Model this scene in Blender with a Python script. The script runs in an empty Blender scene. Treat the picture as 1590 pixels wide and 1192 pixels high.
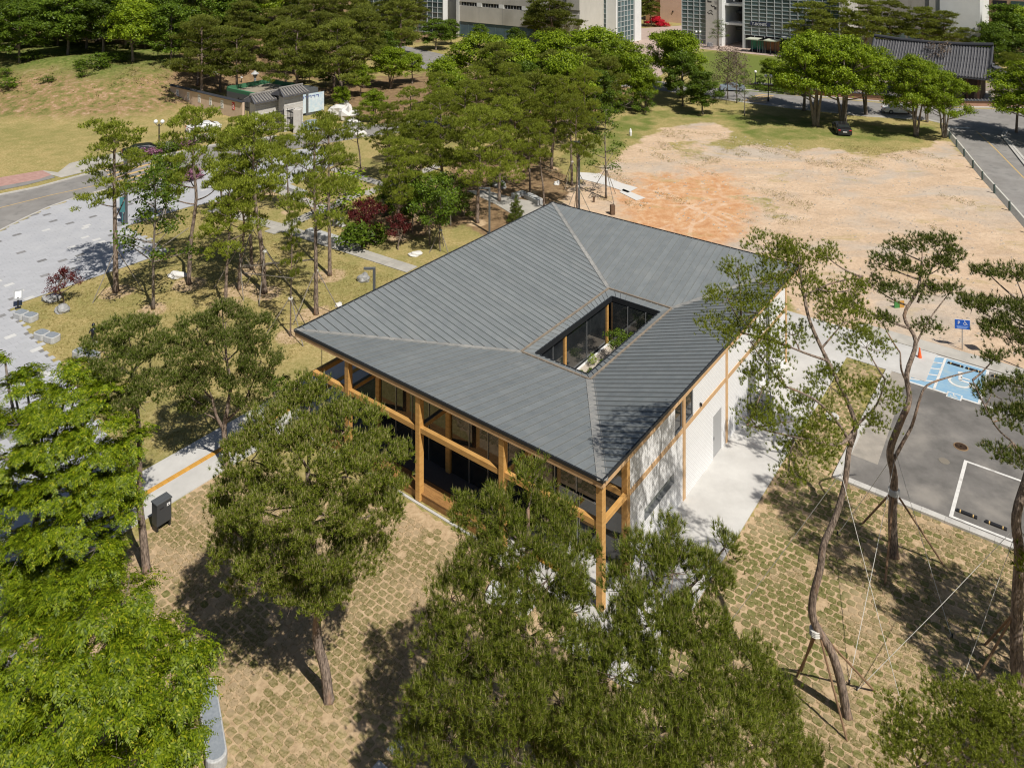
import bpy, math, random
import numpy as np
from mathutils import Vector, Matrix
from math import sin, cos, pi, radians, sqrt, atan2

random.seed(7)
rng = np.random.default_rng(7)
SC = bpy.context.scene
COL = SC.collection

# ------------------------------------------------------------------ camera, sky, sun, exposure
F, H, CX, HY = 1223.0, 28.0, 795.0, -113.0      # photo pixels (1590 x 1192); level camera 28 m up, view shifted down
cam_d = bpy.data.cameras.new('camera')
cam = bpy.data.objects.new('camera', cam_d)
COL.objects.link(cam)
cam.location = (0, 0, H)
cam.rotation_euler = (radians(90), 0, 0)
cam_d.sensor_fit = 'HORIZONTAL'
cam_d.sensor_width = 36.0
cam_d.lens = 36.0 * F / 1590.0
cam_d.shift_y = -(596.0 - HY) / 1590.0
cam_d.clip_start = 0.5
cam_d.clip_end = 6000
SC.camera = cam

SUN_EL = radians(54)
SUN_AZ = (0.56, -0.83)                          # towards the sun on the ground plane
w = bpy.data.worlds.new('World')
SC.world = w
w.use_nodes = True
nt = w.node_tree
bg = nt.nodes.get('Background')
sky = nt.nodes.new('ShaderNodeTexSky')
sky.sky_type = 'NISHITA'
sky.sun_disc = False
sky.sun_elevation = SUN_EL
sky.sun_rotation = atan2(SUN_AZ[0], SUN_AZ[1])
sky.air_density = 1.0
sky.dust_density = 1.2
nt.links.new(sky.outputs[0], bg.inputs[0])
bg.inputs[1].default_value = 0.052
sd = bpy.data.lights.new('sun', 'SUN')
so = bpy.data.objects.new('sun', sd)
COL.objects.link(so)
sd.energy = 5.0
sd.angle = radians(0.5)
sd.color = (1.0, 0.955, 0.88)
n_ = sqrt(SUN_AZ[0] ** 2 + SUN_AZ[1] ** 2)
sv = Vector((SUN_AZ[0] / n_ * cos(SUN_EL), SUN_AZ[1] / n_ * cos(SUN_EL), sin(SUN_EL)))
so.rotation_euler = sv.to_track_quat('Z', 'Y').to_euler()
so.location = (40, -40, 80)
SC.view_settings.view_transform = 'Standard'
SC.view_settings.look = 'None'
SC.view_settings.exposure = 0.0
SC.view_settings.gamma = 1.0
SC.view_settings.use_curve_mapping = False
SC.cycles.filter_width = 1.15
SC.cycles.max_bounces = 6
SC.cycles.diffuse_bounces = 3
SC.cycles.glossy_bounces = 3
SC.cycles.transparent_max_bounces = 6

# ------------------------------------------------------------------ places
E1 = (-0.797, 0.604)     # along the long front of the pavilion, to the left and away
E2 = (0.604, 0.797)      # along its white side wall, to the right and away

def G(px, py, z=0.0):
    y = F * (H - z) / (py - HY)
    return Vector(((px - CX) * y / F, y, z))

def P3(px, py, d):
    return Vector(((px - CX) * d / F, d, H - (py - HY) * d / F))

def AB(a, b, z=0.0):
    return Vector((E1[0] * a + E2[0] * b, E1[1] * a + E2[1] * b, z))

def toab(v):
    return (E1[0] * v[0] + E1[1] * v[1], E2[0] * v[0] + E2[1] * v[1])

def topx(v):
    return (CX + F * v[0] / v[1], HY + F * (H - v[2]) / v[1])

def sstep(x):
    x = min(1.0, max(0.0, x))
    return x * x * (3 - 2 * x)

def ground_z(x, y):
    return 5.2 * sstep((y - 111) / 26) * sstep((-46 - x) / 16)

# ------------------------------------------------------------------ materials
MATS = {}
def nodes_of(m):
    m.use_nodes = True
    return m.node_tree.nodes, m.node_tree.links, m.node_tree.nodes['Principled BSDF']

def rgb(c):
    return (c[0], c[1], c[2], 1.0)

def mat(name, col, rough=0.7, col2=None, scale=4.0, detail=6.0, bump=0.0, bscale=None, metal=0.0, spec=0.4,
        objvar=0.0, coord='Object', stretch=None, ramp=(0.35, 0.65), noise2=None):
    """base colour mixed with a second by noise, small bump, optional per-object brightness variation"""
    if name in MATS:
        return MATS[name]
    m = bpy.data.materials.new(name)
    N, Lk, bs = nodes_of(m)
    bs.inputs['Roughness'].default_value = rough
    bs.inputs['Metallic'].default_value = metal
    bs.inputs['Specular IOR Level'].default_value = spec
    tc = N.new('ShaderNodeTexCoord')
    src = tc.outputs[coord]
    if stretch:
        mp = N.new('ShaderNodeMapping')
        mp.inputs['Scale'].default_value = stretch
        Lk.new(src, mp.inputs['Vector'])
        src = mp.outputs[0]
    out = None
    if col2 is not None:
        nz = N.new('ShaderNodeTexNoise')
        nz.inputs['Scale'].default_value = scale
        nz.inputs['Detail'].default_value = detail
        nz.inputs['Roughness'].default_value = 0.65
        Lk.new(src, nz.inputs['Vector'])
        rp = N.new('ShaderNodeValToRGB')
        rp.color_ramp.elements[0].position = ramp[0]
        rp.color_ramp.elements[1].position = ramp[1]
        rp.color_ramp.elements[0].color = rgb(col)
        rp.color_ramp.elements[1].color = rgb(col2)
        Lk.new(nz.outputs['Fac'], rp.inputs[0])
        out = rp.outputs[0]
    if noise2 is not None:
        c3, sc3, lo, hi = noise2
        nz = N.new('ShaderNodeTexNoise')
        nz.inputs['Scale'].default_value = sc3
        nz.inputs['Detail'].default_value = 5
        Lk.new(src, nz.inputs['Vector'])
        mr = N.new('ShaderNodeMapRange')
        mr.inputs['From Min'].default_value = lo
        mr.inputs['From Max'].default_value = hi
        Lk.new(nz.outputs['Fac'], mr.inputs['Value'])
        mx = N.new('ShaderNodeMix')
        mx.data_type = 'RGBA'
        Lk.new(mr.outputs[0], mx.inputs[0])
        if out is not None:
            Lk.new(out, mx.inputs[6])
        else:
            mx.inputs[6].default_value = rgb(col)
        mx.inputs[7].default_value = rgb(c3)
        out = mx.outputs[2]
    if objvar > 0:
        oi = N.new('ShaderNodeObjectInfo')
        mr = N.new('ShaderNodeMapRange')
        mr.inputs['To Min'].default_value = 1 - objvar
        mr.inputs['To Max'].default_value = 1 + objvar
        Lk.new(oi.outputs['Random'], mr.inputs['Value'])
        hs = N.new('ShaderNodeHueSaturation')
        Lk.new(mr.outputs[0], hs.inputs['Value'])
        if out is not None:
            Lk.new(out, hs.inputs['Color'])
        else:
            hs.inputs['Color'].default_value = rgb(col)
        out = hs.outputs[0]
    if out is not None:
        Lk.new(out, bs.inputs['Base Color'])
    else:
        bs.inputs['Base Color'].default_value = rgb(col)
    if bump > 0:
        nz = N.new('ShaderNodeTexNoise')
        nz.inputs['Scale'].default_value = bscale or scale * 4
        nz.inputs['Detail'].default_value = 6
        Lk.new(src, nz.inputs['Vector'])
        bp = N.new('ShaderNodeBump')
        bp.inputs['Strength'].default_value = bump
        bp.inputs['Distance'].default_value = 0.05
        Lk.new(nz.outputs['Fac'], bp.inputs['Height'])
        Lk.new(bp.outputs[0], bs.inputs['Normal'])
    MATS[name] = m
    return m

def leafmat(name, c1, c2, transl=0.35, objvar=0.12, c3=None):
    if name in MATS:
        return MATS[name]
    m = bpy.data.materials.new(name)
    m.use_nodes = True
    N, Lk = m.node_tree.nodes, m.node_tree.links
    N.clear()
    out = N.new('ShaderNodeOutputMaterial')
    geo = N.new('ShaderNodeNewGeometry')
    rp = N.new('ShaderNodeValToRGB')
    rp.color_ramp.elements[0].color = rgb(c1)
    rp.color_ramp.elements[1].color = rgb(c2)
    if c3 is not None:
        e = rp.color_ramp.elements.new(0.93)
        e.color = rgb(c2)
        rp.color_ramp.elements[2].position = 0.95
        rp.color_ramp.elements[2].color = rgb(c3)
    Lk.new(geo.outputs['Random Per Island'], rp.inputs[0])
    oi = N.new('ShaderNodeObjectInfo')
    mr = N.new('ShaderNodeMapRange')
    mr.inputs['To Min'].default_value = 1 - objvar
    mr.inputs['To Max'].default_value = 1 + objvar
    Lk.new(oi.outputs['Random'], mr.inputs['Value'])
    hs = N.new('ShaderNodeHueSaturation')
    Lk.new(mr.outputs[0], hs.inputs['Value'])
    Lk.new(rp.outputs[0], hs.inputs['Color'])
    df = N.new('ShaderNodeBsdfDiffuse')
    tr = N.new('ShaderNodeBsdfTranslucent')
    gl = N.new('ShaderNodeBsdfGlossy')
    gl.inputs['Roughness'].default_value = 0.45
    gl.inputs['Color'].default_value = (1, 1, 1, 1)
    mx = N.new('ShaderNodeMixShader')
    mx.inputs[0].default_value = transl
    mx2 = N.new('ShaderNodeMixShader')
    mx2.inputs[0].default_value = 0.012
    Lk.new(hs.outputs[0], df.inputs['Color'])
    Lk.new(hs.outputs[0], tr.inputs['Color'])
    Lk.new(df.outputs[0], mx.inputs[1])
    Lk.new(tr.outputs[0], mx.inputs[2])
    Lk.new(mx.outputs[0], mx2.inputs[1])
    Lk.new(gl.outputs[0], mx2.inputs[2])
    Lk.new(mx2.outputs[0], out.inputs[0])
    MATS[name] = m
    return m

M_asphalt = mat('asphalt', (0.125, 0.117, 0.107), 0.9, (0.215, 0.2, 0.183), 0.5, bump=0.4, bscale=60, coord='Object',
                noise2=((0.32, 0.29, 0.25), 0.25, 0.52, 0.75))
M_road = mat('road_asphalt', (0.215, 0.202, 0.187), 0.9, (0.285, 0.27, 0.252), 0.35, bump=0.3, bscale=40,
             noise2=((0.17, 0.165, 0.155), 0.9, 0.56, 0.75))
M_conc = mat('concrete', (0.46, 0.445, 0.42), 0.85, (0.56, 0.545, 0.515), 0.5, bump=0.15, bscale=30,
             noise2=((0.39, 0.375, 0.35), 0.22, 0.55, 0.75))
M_conc2 = mat('path_concrete', (0.37, 0.35, 0.31), 0.85, (0.46, 0.43, 0.38), 0.8, bump=0.2, bscale=20, objvar=0.08,
              noise2=((0.3, 0.28, 0.24), 0.5, 0.58, 0.78))
M_curb = mat('granite_kerb', (0.42, 0.40, 0.37), 0.8, (0.52, 0.5, 0.46), 3, bump=0.2, objvar=0.07)
M_paver = mat('granite_paver', (0.40, 0.405, 0.425), 0.75, (0.455, 0.457, 0.47), 0.5, objvar=0.04, bump=0.1,
              noise2=((0.36, 0.36, 0.365), 0.15, 0.55, 0.85))
M_paver_d = mat('dark_paver', (0.2, 0.195, 0.195), 0.75, (0.25, 0.245, 0.24), 3, objvar=0.15)
M_paver_l = mat('light_paver', (0.52, 0.515, 0.5), 0.75, (0.6, 0.59, 0.57), 3, objvar=0.06)
M_redpave = mat('red_paver', (0.33, 0.19, 0.16), 0.85, (0.42, 0.26, 0.22), 2, objvar=0.15)
M_white = mat('white_paint', (0.72, 0.70, 0.66), 0.75, (0.6, 0.585, 0.55), 3.5, noise2=((0.42, 0.40, 0.37), 1.6, 0.58, 0.72))
M_yellow = mat('yellow_paint', (0.62, 0.42, 0.16), 0.75, (0.5, 0.35, 0.16), 2.5)
M_tactile = mat('tactile_yellow', (0.62, 0.33, 0.055), 0.75, (0.5, 0.27, 0.06), 3, objvar=0.1)
M_blue = mat('blue_bay_paint', (0.21, 0.37, 0.52), 0.75, (0.27, 0.42, 0.53), 1.8, noise2=((0.33, 0.43, 0.47), 0.9, 0.5, 0.72))
M_wood = mat('larch_timber', (0.60, 0.345, 0.115), 0.55, (0.48, 0.255, 0.075), 1.6, stretch=(1, 1, 6), objvar=0.12, bump=0.1,
             noise2=((0.27, 0.13, 0.04), 2.6, 0.62, 0.8))
M_wood2 = mat('timber_deck', (0.36, 0.19, 0.065), 0.6, (0.24, 0.12, 0.04), 3, stretch=(1, 6, 1), objvar=0.14, bump=0.2)
M_wood3 = mat('timber_trim', (0.6, 0.39, 0.21), 0.6, (0.5, 0.31, 0.155), 2.0, objvar=0.08)
M_roof = mat('zinc_roof', (0.165, 0.181, 0.186), 0.5, (0.2, 0.215, 0.218), 1.6, metal=0.0, spec=0.45, objvar=0.07,
             noise2=((0.225, 0.235, 0.232), 0.6, 0.55, 0.8), bump=0.05)
M_seam = mat('zinc_seam_lit', (0.215, 0.225, 0.222), 0.45)  # same metal as the panels, lightened to paint in sun on the seams
M_flash = mat('zinc_flashing', (0.33, 0.32, 0.295), 0.5, (0.24, 0.238, 0.228), 2, metal=0.0, objvar=0.1)
M_gut = mat('gutter_strip', (0.30, 0.24, 0.175), 0.6, (0.2, 0.165, 0.13), 3)
M_trim = mat('dark_metal_trim', (0.035, 0.038, 0.042), 0.4, metal=0.4)
M_glass = mat('dark_glass', (0.03, 0.034, 0.036), 0.03, (0.012, 0.014, 0.016), 0.6, spec=1.0)
M_alu = mat('aluminium_frame', (0.3, 0.31, 0.32), 0.4, metal=0.6)
M_floor = mat('porch_floor', (0.075, 0.078, 0.085), 0.7, (0.095, 0.098, 0.105), 2)
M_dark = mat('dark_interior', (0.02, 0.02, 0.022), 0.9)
M_black = mat('black_metal', (0.02, 0.02, 0.022), 0.45)
M_grey = mat('grey_metal', (0.13, 0.14, 0.15), 0.45, metal=0.3)
M_rust = mat('rust_brown', (0.16, 0.1, 0.06), 0.8, (0.1, 0.06, 0.04), 4)
M_bark = mat('pine_bark', (0.085, 0.062, 0.048), 0.95, (0.34, 0.26, 0.205), 6, stretch=(3, 3, 0.7), bump=1.0, bscale=8,
             noise2=((0.33, 0.2, 0.125), 0.6, 0.56, 0.72), ramp=(0.38, 0.62))
M_barkg = mat('grey_bark', (0.13, 0.105, 0.085), 0.95, (0.26, 0.22, 0.18), 4, stretch=(3, 3, 0.8), bump=0.7, bscale=9)
M_stake = mat('wood_stake', (0.3, 0.19, 0.11), 0.8, (0.2, 0.12, 0.07), 3, stretch=(2, 2, .5))
M_stakeg = mat('weathered_stake', (0.28, 0.25, 0.21), 0.85, (0.18, 0.155, 0.13), 3, stretch=(2, 2, .5))
M_rope = mat('white_rope', (0.6, 0.58, 0.53), 0.8)
M_granite = mat('granite', (0.38, 0.38, 0.375), 0.7, (0.5, 0.5, 0.49), 14, bump=0.15)
M_graniteb = mat('blue_granite_top', (0.22, 0.245, 0.27), 0.35, (0.29, 0.315, 0.34), 9)
M_stone = mat('boulder', (0.22, 0.22, 0.215), 0.85, (0.42, 0.415, 0.4), 2.5, bump=0.8, bscale=7)
M_concb = mat('grey_concrete_wall', (0.43, 0.41, 0.37), 0.85, (0.52, 0.495, 0.45), 0.25, stretch=(1, 1, 0.5), bump=0.1,
              noise2=((0.33, 0.31, 0.275), 0.1, 0.58, 0.8))
M_whitew = mat('white_wall', (0.66, 0.66, 0.65), 0.8, (0.72, 0.72, 0.71), 0.4)
M_pinkb = mat('salmon_wall', (0.62, 0.42, 0.32), 0.85, (0.68, 0.47, 0.36), 0.5)
M_bglass = mat('teal_glass', (0.075, 0.12, 0.128), 0.12, (0.13, 0.18, 0.185), 0.15, spec=0.7, objvar=0.35)
M_bglass2 = mat('blue_glass', (0.06, 0.11, 0.15), 0.15, (0.085, 0.14, 0.18), 0.3, spec=0.6, objvar=0.1)
M_mull = mat('white_mullion', (0.5, 0.52, 0.52), 0.6)
M_tile = mat('grey_roof_tile', (0.06, 0.06, 0.068), 0.7, (0.1, 0.1, 0.11), 2.5, objvar=0.1)
M_tiledk = mat('dark_roof_tile', (0.04, 0.042, 0.05), 0.6)
M_tilel = mat('weathered_tile', (0.27, 0.25, 0.22), 0.8, (0.17, 0.16, 0.15), 3)
M_brickw = mat('tan_block_wall', (0.56, 0.42, 0.31), 0.9, (0.64, 0.49, 0.37), 1.5)
M_whiteb = mat('pale_brick', (0.56, 0.53, 0.48), 0.9, (0.45, 0.42, 0.38), 2)
M_terra = mat('terracotta_wall', (0.42, 0.24, 0.15), 0.9, (0.33, 0.19, 0.13), 1)
M_greenc = mat('green_court', (0.05, 0.17, 0.085), 0.7)
M_carb = mat('black_car_paint', (0.018, 0.018, 0.02), 0.2, spec=0.6)
M_carw = mat('white_car_paint', (0.75, 0.75, 0.75), 0.25, spec=0.5)
M_carg = mat('silver_car_paint', (0.3, 0.36, 0.42), 0.25, metal=0.3)
M_tyre = mat('tyre_rubber', (0.02, 0.02, 0.02), 0.9)
M_red = mat('red_sign', (0.55, 0.03, 0.03), 0.6)
M_lampred = mat('red_lamp', (0.5, 0.02, 0.02), 0.3)
M_signblue = mat('sign_blue', (0.015, 0.09, 0.42), 0.4)
M_whites = mat('sign_white', (0.75, 0.75, 0.75), 0.5)
M_ink = mat('black_ink', (0.03, 0.028, 0.03), 0.7)
M_greyink = mat('grey_ink', (0.25, 0.24, 0.24), 0.7)
M_orange = mat('orange_plastic', (0.8, 0.13, 0.03), 0.5)
M_globe = mat('white_globe', (0.8, 0.8, 0.76), 0.3)
M_teal = mat('teal_metal', (0.06, 0.2, 0.21), 0.5)
M_guard = mat('cream_guardrail', (0.62, 0.6, 0.53), 0.6, (0.52, 0.5, 0.44), 2)
M_guardp = mat('green_post', (0.06, 0.09, 0.08), 0.6)
M_bronze = mat('dark_bronze', (0.025, 0.03, 0.042), 0.25, (0.05, 0.055, 0.07), 8, metal=0.7)
M_gravel = mat('courtyard_gravel', (0.55, 0.49, 0.41), 0.95, (0.42, 0.36, 0.3), 22, bump=0.5)
M_sod = mat('sod_turf', (0.18, 0.165, 0.045), 0.95, (0.42, 0.325, 0.165), 9, bump=1.0, bscale=40, objvar=0.15, coord='Object',
            noise2=((0.50, 0.37, 0.22), 0.42, 0.46, 0.6), ramp=(0.36, 0.6))
M_sodg = mat('green_sod_turf', (0.135, 0.145, 0.03), 0.95, (0.33, 0.285, 0.115), 7, bump=1.0, bscale=40, objvar=0.15, coord='Object',
            noise2=((0.42, 0.33, 0.18), 0.5, 0.5, 0.66), ramp=(0.36, 0.66))
M_shed = mat('pale_shed_roof', (0.5, 0.52, 0.42), 0.6)
M_shedg = mat('green_shed_glass', (0.05, 0.26, 0.18), 0.3)
M_mesh = mat('banner_print', (0.45, 0.58, 0.68), 0.8, (0.66, 0.7, 0.72), 1.5)
M_snow = mat('white_sheeting', (0.62, 0.6, 0.57), 0.8)

# white perforated brick wall of the pavilion: fine coursing in relief only
def brickwall():
    m = bpy.data.materials.new('white_brick')
    N, Lk, bs = nodes_of(m)
    bs.inputs['Roughness'].default_value = 0.8
    tc = N.new('ShaderNodeTexCoord')
    sx = N.new('ShaderNodeSeparateXYZ'); Lk.new(tc.outputs['Object'], sx.inputs[0])
    mp = N.new('ShaderNodeCombineXYZ'); Lk.new(sx.outputs[1], mp.inputs[0]); Lk.new(sx.outputs[2], mp.inputs[1])
    br = N.new('ShaderNodeTexBrick')
    br.inputs['Scale'].default_value = 1.0
    br.inputs['Brick Width'].default_value = 0.24
    br.inputs['Row Height'].default_value = 0.12
    br.inputs['Mortar Size'].default_value = 0.012
    br.inputs['Color1'].default_value = (0.8, 0.795, 0.79, 1)
    br.inputs['Color2'].default_value = (0.77, 0.765, 0.76, 1)
    br.inputs['Mortar'].default_value = (0.60, 0.585, 0.57, 1)
    Lk.new(mp.outputs[0], br.inputs['Vector'])
    Lk.new(br.outputs['Color'], bs.inputs['Base Color'])
    dn = N.new('ShaderNodeTexNoise'); dn.inputs['Scale'].default_value = 0.9; dn.inputs['Detail'].default_value = 8
    Lk.new(tc.outputs['Object'], dn.inputs['Vector'])
    dm = N.new('ShaderNodeMapRange'); dm.inputs['From Min'].default_value = 0.45; dm.inputs['From Max'].default_value = 0.75; dm.inputs['To Max'].default_value = 0.1
    Lk.new(dn.outputs['Fac'], dm.inputs['Value'])
    dx = N.new('ShaderNodeMix'); dx.data_type = 'RGBA'; Lk.new(dm.outputs[0], dx.inputs[0]); Lk.new(br.outputs['Color'], dx.inputs[6]); dx.inputs[7].default_value = (0.5, 0.48, 0.45, 1)
    Lk.new(dx.outputs[2], bs.inputs['Base Color'])
    bp = N.new('ShaderNodeBump')
    bp.inputs['Strength'].default_value = 0.35
    bp.inputs['Distance'].default_value = 0.01
    Lk.new(br.outputs['Fac'], bp.inputs['Height'])
    bp.invert = True
    Lk.new(bp.outputs[0], bs.inputs['Normal'])
    MATS['white_brick'] = m
    return m
M_wbrick = brickwall()

L_pine = leafmat('pine_needles', (0.055, 0.085, 0.01), (0.275, 0.32, 0.036), 0.24, 0.08, (0.26, 0.21, 0.08))
L_pine2 = leafmat('dark_pine_needles', (0.07, 0.10, 0.014), (0.28, 0.30, 0.045), 0.3, 0.3)
L_pined = leafmat('deep_green_pine_needles', (0.045, 0.075, 0.012), (0.20, 0.25, 0.035), 0.24, 0.1, (0.32, 0.27, 0.13))
L_pinet = leafmat('transplanted_pine_needles', (0.105, 0.145, 0.014), (0.37, 0.41, 0.05), 0.34, 0.2)
L_bright = leafmat('spring_leaves', (0.10, 0.165, 0.008), (0.32, 0.41, 0.024), 0.36, 0.14)
L_zel = leafmat('zelkova_leaves', (0.045, 0.085, 0.003), (0.215, 0.275, 0.010), 0.25, 0.08, (0.33, 0.34, 0.02))
L_mid = leafmat('mid_green_leaves', (0.045, 0.085, 0.008), (0.155, 0.225, 0.02), 0.32, 0.3)
L_red = leafmat('red_maple_leaves', (0.07, 0.012, 0.014), (0.15, 0.03, 0.025), 0.3, 0.1)
L_pink = leafmat('azalea_flowers', (0.3, 0.13, 0.2), (0.42, 0.22, 0.31), 0.3, 0.1)
L_crimson = leafmat('crimson_flowers', (0.5, 0.01, 0.03), (0.6, 0.03, 0.05), 0.3, 0.1)
L_brown = leafmat('brown_twigs', (0.12, 0.085, 0.06), (0.2, 0.15, 0.11), 0.1, 0.1)
L_grass = leafmat('grass_blades', (0.11, 0.13, 0.02), (0.30, 0.245, 0.09), 0.3, 0.1)
L_candle = leafmat('pine_candles', (0.40, 0.38, 0.17), (0.30, 0.25, 0.11), 0.1, 0.05)

# ------------------------------------------------------------------ object helpers
def tag(o, label=None, cat=None, group=None, kind=None):
    if label: o['label'] = label
    if cat: o['category'] = cat
    if group: o['group'] = group
    if kind: o['kind'] = kind
    return o

def empty(name, loc=(0, 0, 0), rz=0.0, label=None, cat=None, group=None):
    o = bpy.data.objects.new(name, None)
    COL.objects.link(o)
    o.location = loc
    o.rotation_euler = (0, 0, rz)
    o.empty_display_size = 0.3
    return tag(o, label, cat, group)

def link(name, me, parent=None):
    o = bpy.data.objects.new(name, me)
    COL.objects.link(o)
    if parent is not None:
        o.parent = parent
    return o

class MB:
    def __init__(s):
        s.v = []; s.f = []; s.m = []; s.mi = 0
    def add(s, vs, fs):
        o = len(s.v)
        s.v.extend([tuple(p) for p in vs])
        for f in fs:
            s.f.append(tuple(i + o for i in f)); s.m.append(s.mi)
    def box(s, x0, x1, y0, y1, z0, z1):
        s.add([(x0, y0, z0), (x1, y0, z0), (x1, y1, z0), (x0, y1, z0), (x0, y0, z1), (x1, y0, z1), (x1, y1, z1), (x0, y1, z1)],
              [(0, 3, 2, 1), (4, 5, 6, 7), (0, 1, 5, 4), (1, 2, 6, 5), (2, 3, 7, 6), (3, 0, 4, 7)])
        return s
    def prism(s, pts, z0, z1):
        n = len(pts)
        z0s = z0 if isinstance(z0, (list, tuple)) else [z0] * n
        z1s = z1 if isinstance(z1, (list, tuple)) else [z1] * n
        vs = [(p[0], p[1], z0s[i]) for i, p in enumerate(pts)] + [(p[0], p[1], z1s[i]) for i, p in enumerate(pts)]
        fs = [tuple(range(n, 2 * n)), tuple(reversed(range(n)))]
        for i in range(n):
            j = (i + 1) % n
            fs.append((i, j, n + j, n + i))
        s.add(vs, fs)
        return s
    def tube(s, pts, rad, sides=7, cap=True):
        pts = [Vector(p) for p in pts]
        n = len(pts)
        rad = rad if isinstance(rad, (list, tuple)) else [rad] * n
        vs, fs = [], []
        ref = Vector((0.3, 0.9, 0.1)).normalized()
        for i, p in enumerate(pts):
            d = (pts[min(i + 1, n - 1)] - pts[max(i - 1, 0)])
            if d.length < 1e-6: d = Vector((0, 0, 1))
            d.normalize()
            u = d.cross(ref)
            if u.length < 0.05: u = d.cross(Vector((1, 0, 0)))
            u.normalize(); v = d.cross(u)
            for k in range(sides):
                a = 2 * pi * k / sides
                vs.append(p + (u * cos(a) + v * sin(a)) * rad[i])
        for i in range(n - 1):
            for k in range(sides):
                k2 = (k + 1) % sides
                fs.append((i * sides + k, i * sides + k2, (i + 1) * sides + k2, (i + 1) * sides + k))
        if cap:
            fs.append(tuple(reversed(range(sides)))); fs.append(tuple(range((n - 1) * sides, n * sides)))
        s.add(vs, fs)
        return s
    def lathe(s, prof, sides=12, cx=0, cy=0):
        n = len(prof)
        vs = [(cx + r * cos(2 * pi * k / sides), cy + r * sin(2 * pi * k / sides), z) for r, z in prof for k in range(sides)]
        fs = []
        for i in range(n - 1):
            for k in range(sides):
                k2 = (k + 1) % sides
                fs.append((i * sides + k, i * sides + k2, (i + 1) * sides + k2, (i + 1) * sides + k))
        fs.append(tuple(reversed(range(sides)))); fs.append(tuple(range((n - 1) * sides, n * sides)))
        s.add(vs, fs)
        return s
    def sphere(s, c, r, seg=10, ring=6):
        r = r if isinstance(r, (list, tuple)) else (r, r, r)
        vs = [(c[0], c[1], c[2] + r[2])]
        for i in range(1, ring):
            t = pi * i / ring
            for k in range(seg):
                a = 2 * pi * k / seg
                vs.append((c[0] + r[0] * sin(t) * cos(a), c[1] + r[1] * sin(t) * sin(a), c[2] + r[2] * cos(t)))
        vs.append((c[0], c[1], c[2] - r[2]))
        fs = [(0, 1 + k, 1 + (k + 1) % seg) for k in range(seg)]
        for i in range(ring - 2):
            for k in range(seg):
                k2 = (k + 1) % seg
                fs.append((1 + i * seg + k, 1 + (i + 1) * seg + k, 1 + (i + 1) * seg + k2, 1 + i * seg + k2))
        e = len(vs) - 1
        fs += [(e, 1 + (ring - 2) * seg + (k + 1) % seg, 1 + (ring - 2) * seg + k) for k in range(seg)]
        s.add(vs, fs)
        return s
    def mesh(s, name, mats, smooth=False):
        me = bpy.data.meshes.new(name)
        me.from_pydata(s.v, [], s.f)
        mats = mats if isinstance(mats, (list, tuple)) else [mats]
        for m in mats: me.materials.append(m)
        if len(mats) > 1:
            me.polygons.foreach_set('material_index', s.m)
        if smooth:
            me.polygons.foreach_set('use_smooth', [True] * len(s.f))
        me.update()
        return me
    def build(s, name, mats, parent=None, smooth=False, kind=None, label=None, cat=None, group=None):
        o = link(name, s.mesh(name, mats, smooth), parent)
        return tag(o, label, cat, group, kind)

def bevel(o, w=0.02, seg=2):
    md = o.modifiers.new('bevel', 'BEVEL')
    md.width = w; md.segments = seg; md.limit_method = 'ANGLE'
    return o

def tri_mesh(name, V, mats, matidx=None, nper=3):
    """numpy vertices grouped in faces of nper corners"""
    nf = len(V) // nper
    me = bpy.data.meshes.new(name)
    me.vertices.add(len(V))
    me.vertices.foreach_set('co', np.ascontiguousarray(V, dtype=np.float32).ravel())
    me.loops.add(len(V))
    me.loops.foreach_set('vertex_index', np.arange(len(V), dtype=np.int32))
    me.polygons.add(nf)
    me.polygons.foreach_set('loop_start', np.arange(0, len(V), nper, dtype=np.int32))
    mats = mats if isinstance(mats, (list, tuple)) else [mats]
    for m in mats: me.materials.append(m)
    if matidx is not None:
        me.polygons.foreach_set('material_index', matidx.astype(np.int32))
    me.update(calc_edges=True)
    return me

def copy_tree(o, parent=None):
    c = o.copy()
    COL.objects.link(c)
    if parent is not None:
        c.parent = parent
    for ch in list(o.children):
        copy_tree(ch, c)
    return c

# ------------------------------------------------------------------ ground sheet with painted soil, sand, lawn masks
def inpoly(px, py, poly):
    x = px; y = py
    res = np.zeros(x.shape, bool)
    n = len(poly)
    for i in range(n):
        x1, y1 = poly[i]; x2, y2 = poly[(i + 1) % n]
        c = ((y1 > y) != (y2 > y))
        with np.errstate(divide='ignore', invalid='ignore'):
            xi = (x2 - x1) * (y - y1) / ((y2 - y1) if y2 != y1 else 1e-9) + x1
        res ^= c & (x < xi)
    return res

SAND = [(880, 300), (905, 275), (950, 250), (1000, 215), (1040, 195), (1100, 192), (1150, 200), (1118, 226), (1180, 226), (1250, 222),
        (1300, 226), (1370, 236), (1440, 232), (1466, 212), (1640, 385), (1760, 640), (1590, 601), (1440, 545), (1330, 518), (1245, 500),
        (1200, 420), (850, 330)]
ORANGE = [(930, 290), (1000, 285), (1090, 265), (1160, 290), (1150, 365), (1080, 400), (960, 350), (1000, 325)]
GREEN = [(1082, 78), (1150, 82), (1245, 92), (1240, 125), (1215, 150), (1160, 158), (1085, 142)]
GREEN2 = [(870, 235), (960, 180), (1000, 165), (1170, 170), (1270, 180), (1400, 195), (1460, 190), (1440, 225), (1300, 222), (1170, 222),
          (1120, 190), (1040, 190), (950, 245), (885, 275)]
TAN = [(180, 870), (347, 715), (640, 782), (930, 965), (1115, 890), (1230, 690), (1325, 565), (1345, 577), (1318, 745), (1476, 812),
       (1640, 870), (2100, 1500), (2100, 3000), (-600, 3000), (-600, 1300)]
BROWN = [(690, 245), (830, 225), (905, 300), (950, 335), (850, 322), (760, 372), (700, 330)]
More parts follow.
